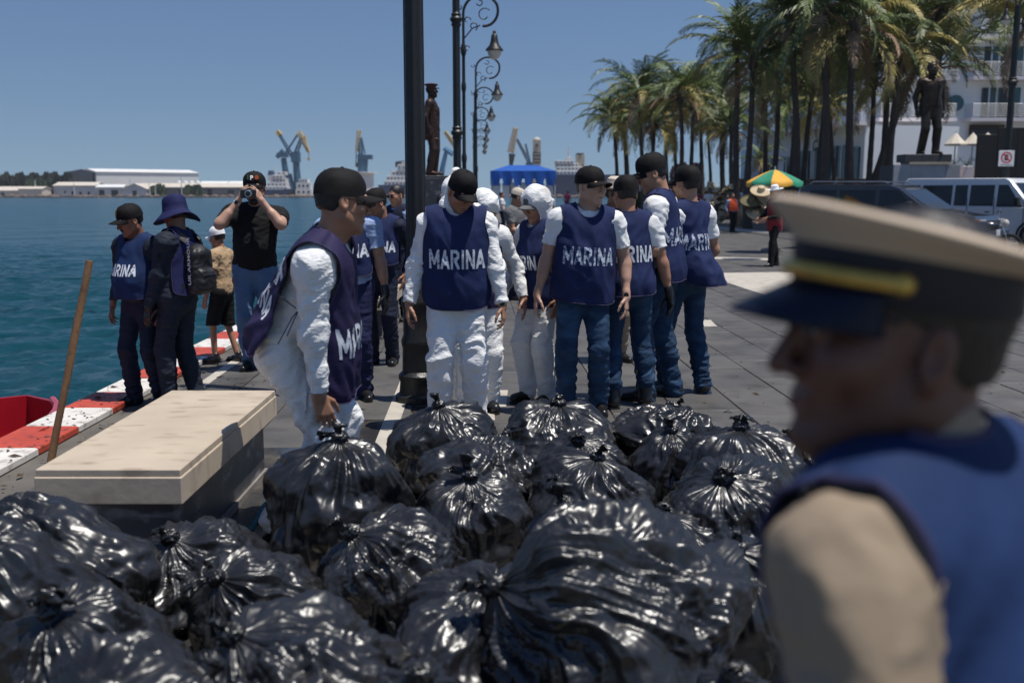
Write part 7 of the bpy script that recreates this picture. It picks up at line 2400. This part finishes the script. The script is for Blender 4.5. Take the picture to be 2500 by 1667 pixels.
heap('flat black bag behind the twin-tailed one in the middle', 1180, 1070, 4.75, 320, 23, (-30, 20), crumple=2.0, pleat=.7, tail=[(-.06, -.02, .03), (.05, -.01, .04)])
heap('round black bag with tall straight neck in the middle', 1148, 1150, 4.15, 285, 29, (12, 0), tail=[(-.005, -.005, .13), (-.09, 0, .04)])
heap('black bag with bent-over neck right of the straight-necked one', 1438, 1110, 4.45, 330, 31, (8, 8), tail=[(.05, -.01, .06)])
heap('wide black bag with star pleats before the looped-knot bag', 1795, 1135, 4.0, 385, 37, (20, -14), crumple=1.5, lumps=1.3, tail=[(.01, -.01, .05), (.06, -.02, .02)])
hb_, hk_, hkc_ = heap('round black bag gripped by the bending man', 824, 1062, 4.15, 345, 41, (6, 2), tail=[(.015, -.01, .085), (-.10, .0, .015)])
heap('dark crumpled black bag in the centre of the heap', 1405, 1215, 3.55, 270, 43, (10, -8), tail=[(-.04, -.03, .13)], crumple=1.8, knot='open')
heap('black bag with fanned pleats at the right, below the officer shoulder', 1815, 1300, 3.2, 350, 47, (20, -10), tail=[(.03, 0, .05)])
heap('biggest black bag filling the front right, lying on its side', 1510, 1245, 2.75, 690, 53, (16, -58), ratio=.74, tail=[(-.08, -.04, .02)], crumple=1.9, pleat=1.1, lumps=1.3, nth=340, nt=200)
heap('crumpled black bag in front of the gripped one', 945, 1262, 3.45, 400, 59, (16, -26), tail=[(-.07, 0, .07)], crumple=2.0, pleat=.9, lumps=1.3, nth=240, nt=130)
heap('flattened black bag near the bench corner', 470, 1282, 3.65, 370, 61, (22, -16), tail=[(-.03, -.03, .06)], crumple=1.6)
heap('black bag with hanging neck in front of the flattened one', 620, 1335, 3.25, 350, 67, (34, -22), tail=[(-.10, -.06, -.04)], crumple=1.2)
heap('tall black bag against the bench at the left', 170, 1150, 3.35, 330, 71, (0, -52), tail=[(-.06, 0, .04)], crumple=1.6, pleat=.7, ratio=.9)
heap('black bag at the left edge below the tall one', 60, 1262, 2.95, 400, 73, (18, -24), tail=[(-.05, -.03, .03)], crumple=1.2)
heap('black bag with ruffled top near the lower left', 215, 1435, 2.65, 480, 79, (20, -12), tail=[(.06, -.02, .07), (-.03, -.02, .05)], crumple=1.7, knot='open', lumps=1.3)
heap('large black bag at the bottom left of centre, out of focus', 745, 1478, 2.45, 620, 83, (12, -32), tail=[(-.02, -.02, .06)], crumple=2.0, pleat=.8, lumps=1.4, nth=240, nt=130)
heap('blurred black bag in the bottom left corner', 210, 1585, 2.05, 640, 89, (-35, 35), tail=[(0, -.03, .02)], crumple=2.4, pleat=.5, lumps=1.4)
heap('black bag wedged between the two largest front bags', 1085, 1440, 2.75, 330, 97, (-25, 22), pleat=.7, tail=[(.03, -.03, .06)], crumple=1.8, lumps=1.3)
heap('black bag peeking in at the bottom edge below the biggest one', 1790, 1622, 2.2, 340, 101, (10, 0), tail=[(0, -.02, .03)], crumple=1.5)
heap('dark black bag buried in the middle of the heap', 1120, 1345, 3.15, 300, 103, (40, 25), tail=[(.0, -.02, .03)], crumple=1.5)
heap('black bag buried between the centre and right bags', 1640, 1250, 3.75, 300, 107, (8, -5), tail=[(.0, -.02, .04)], crumple=1.5)
heap('black bag buried at the bottom edge between the large ones', 1000, 1600, 2.2, 420, 109, (14, 6), tail=[(.0, -.02, .02)], crumple=1.6)

# ------------------------------------------------------------------ sea haze over the harbour
hz_ = MB().box((0, 478, 22.5), (2100, 1030, 50)).build('haze')
tag(hz_, 'thin sea haze over the harbour', kind='stuff')
mh = bpy.data.materials.new('sea_haze'); mh.use_nodes = True
mh.node_tree.nodes.remove(mh.node_tree.nodes['Principled BSDF'])
pv_ = mh.node_tree.nodes.new('ShaderNodeVolumePrincipled')
pv_.inputs['Color'].default_value = (.80, .87, .95, 1); pv_.inputs['Density'].default_value = .00013; pv_.inputs['Anisotropy'].default_value = .2
mh.node_tree.links.new(pv_.outputs[0], mh.node_tree.nodes['Material Output'].inputs['Volume'])
hz_.data.materials.append(mh)
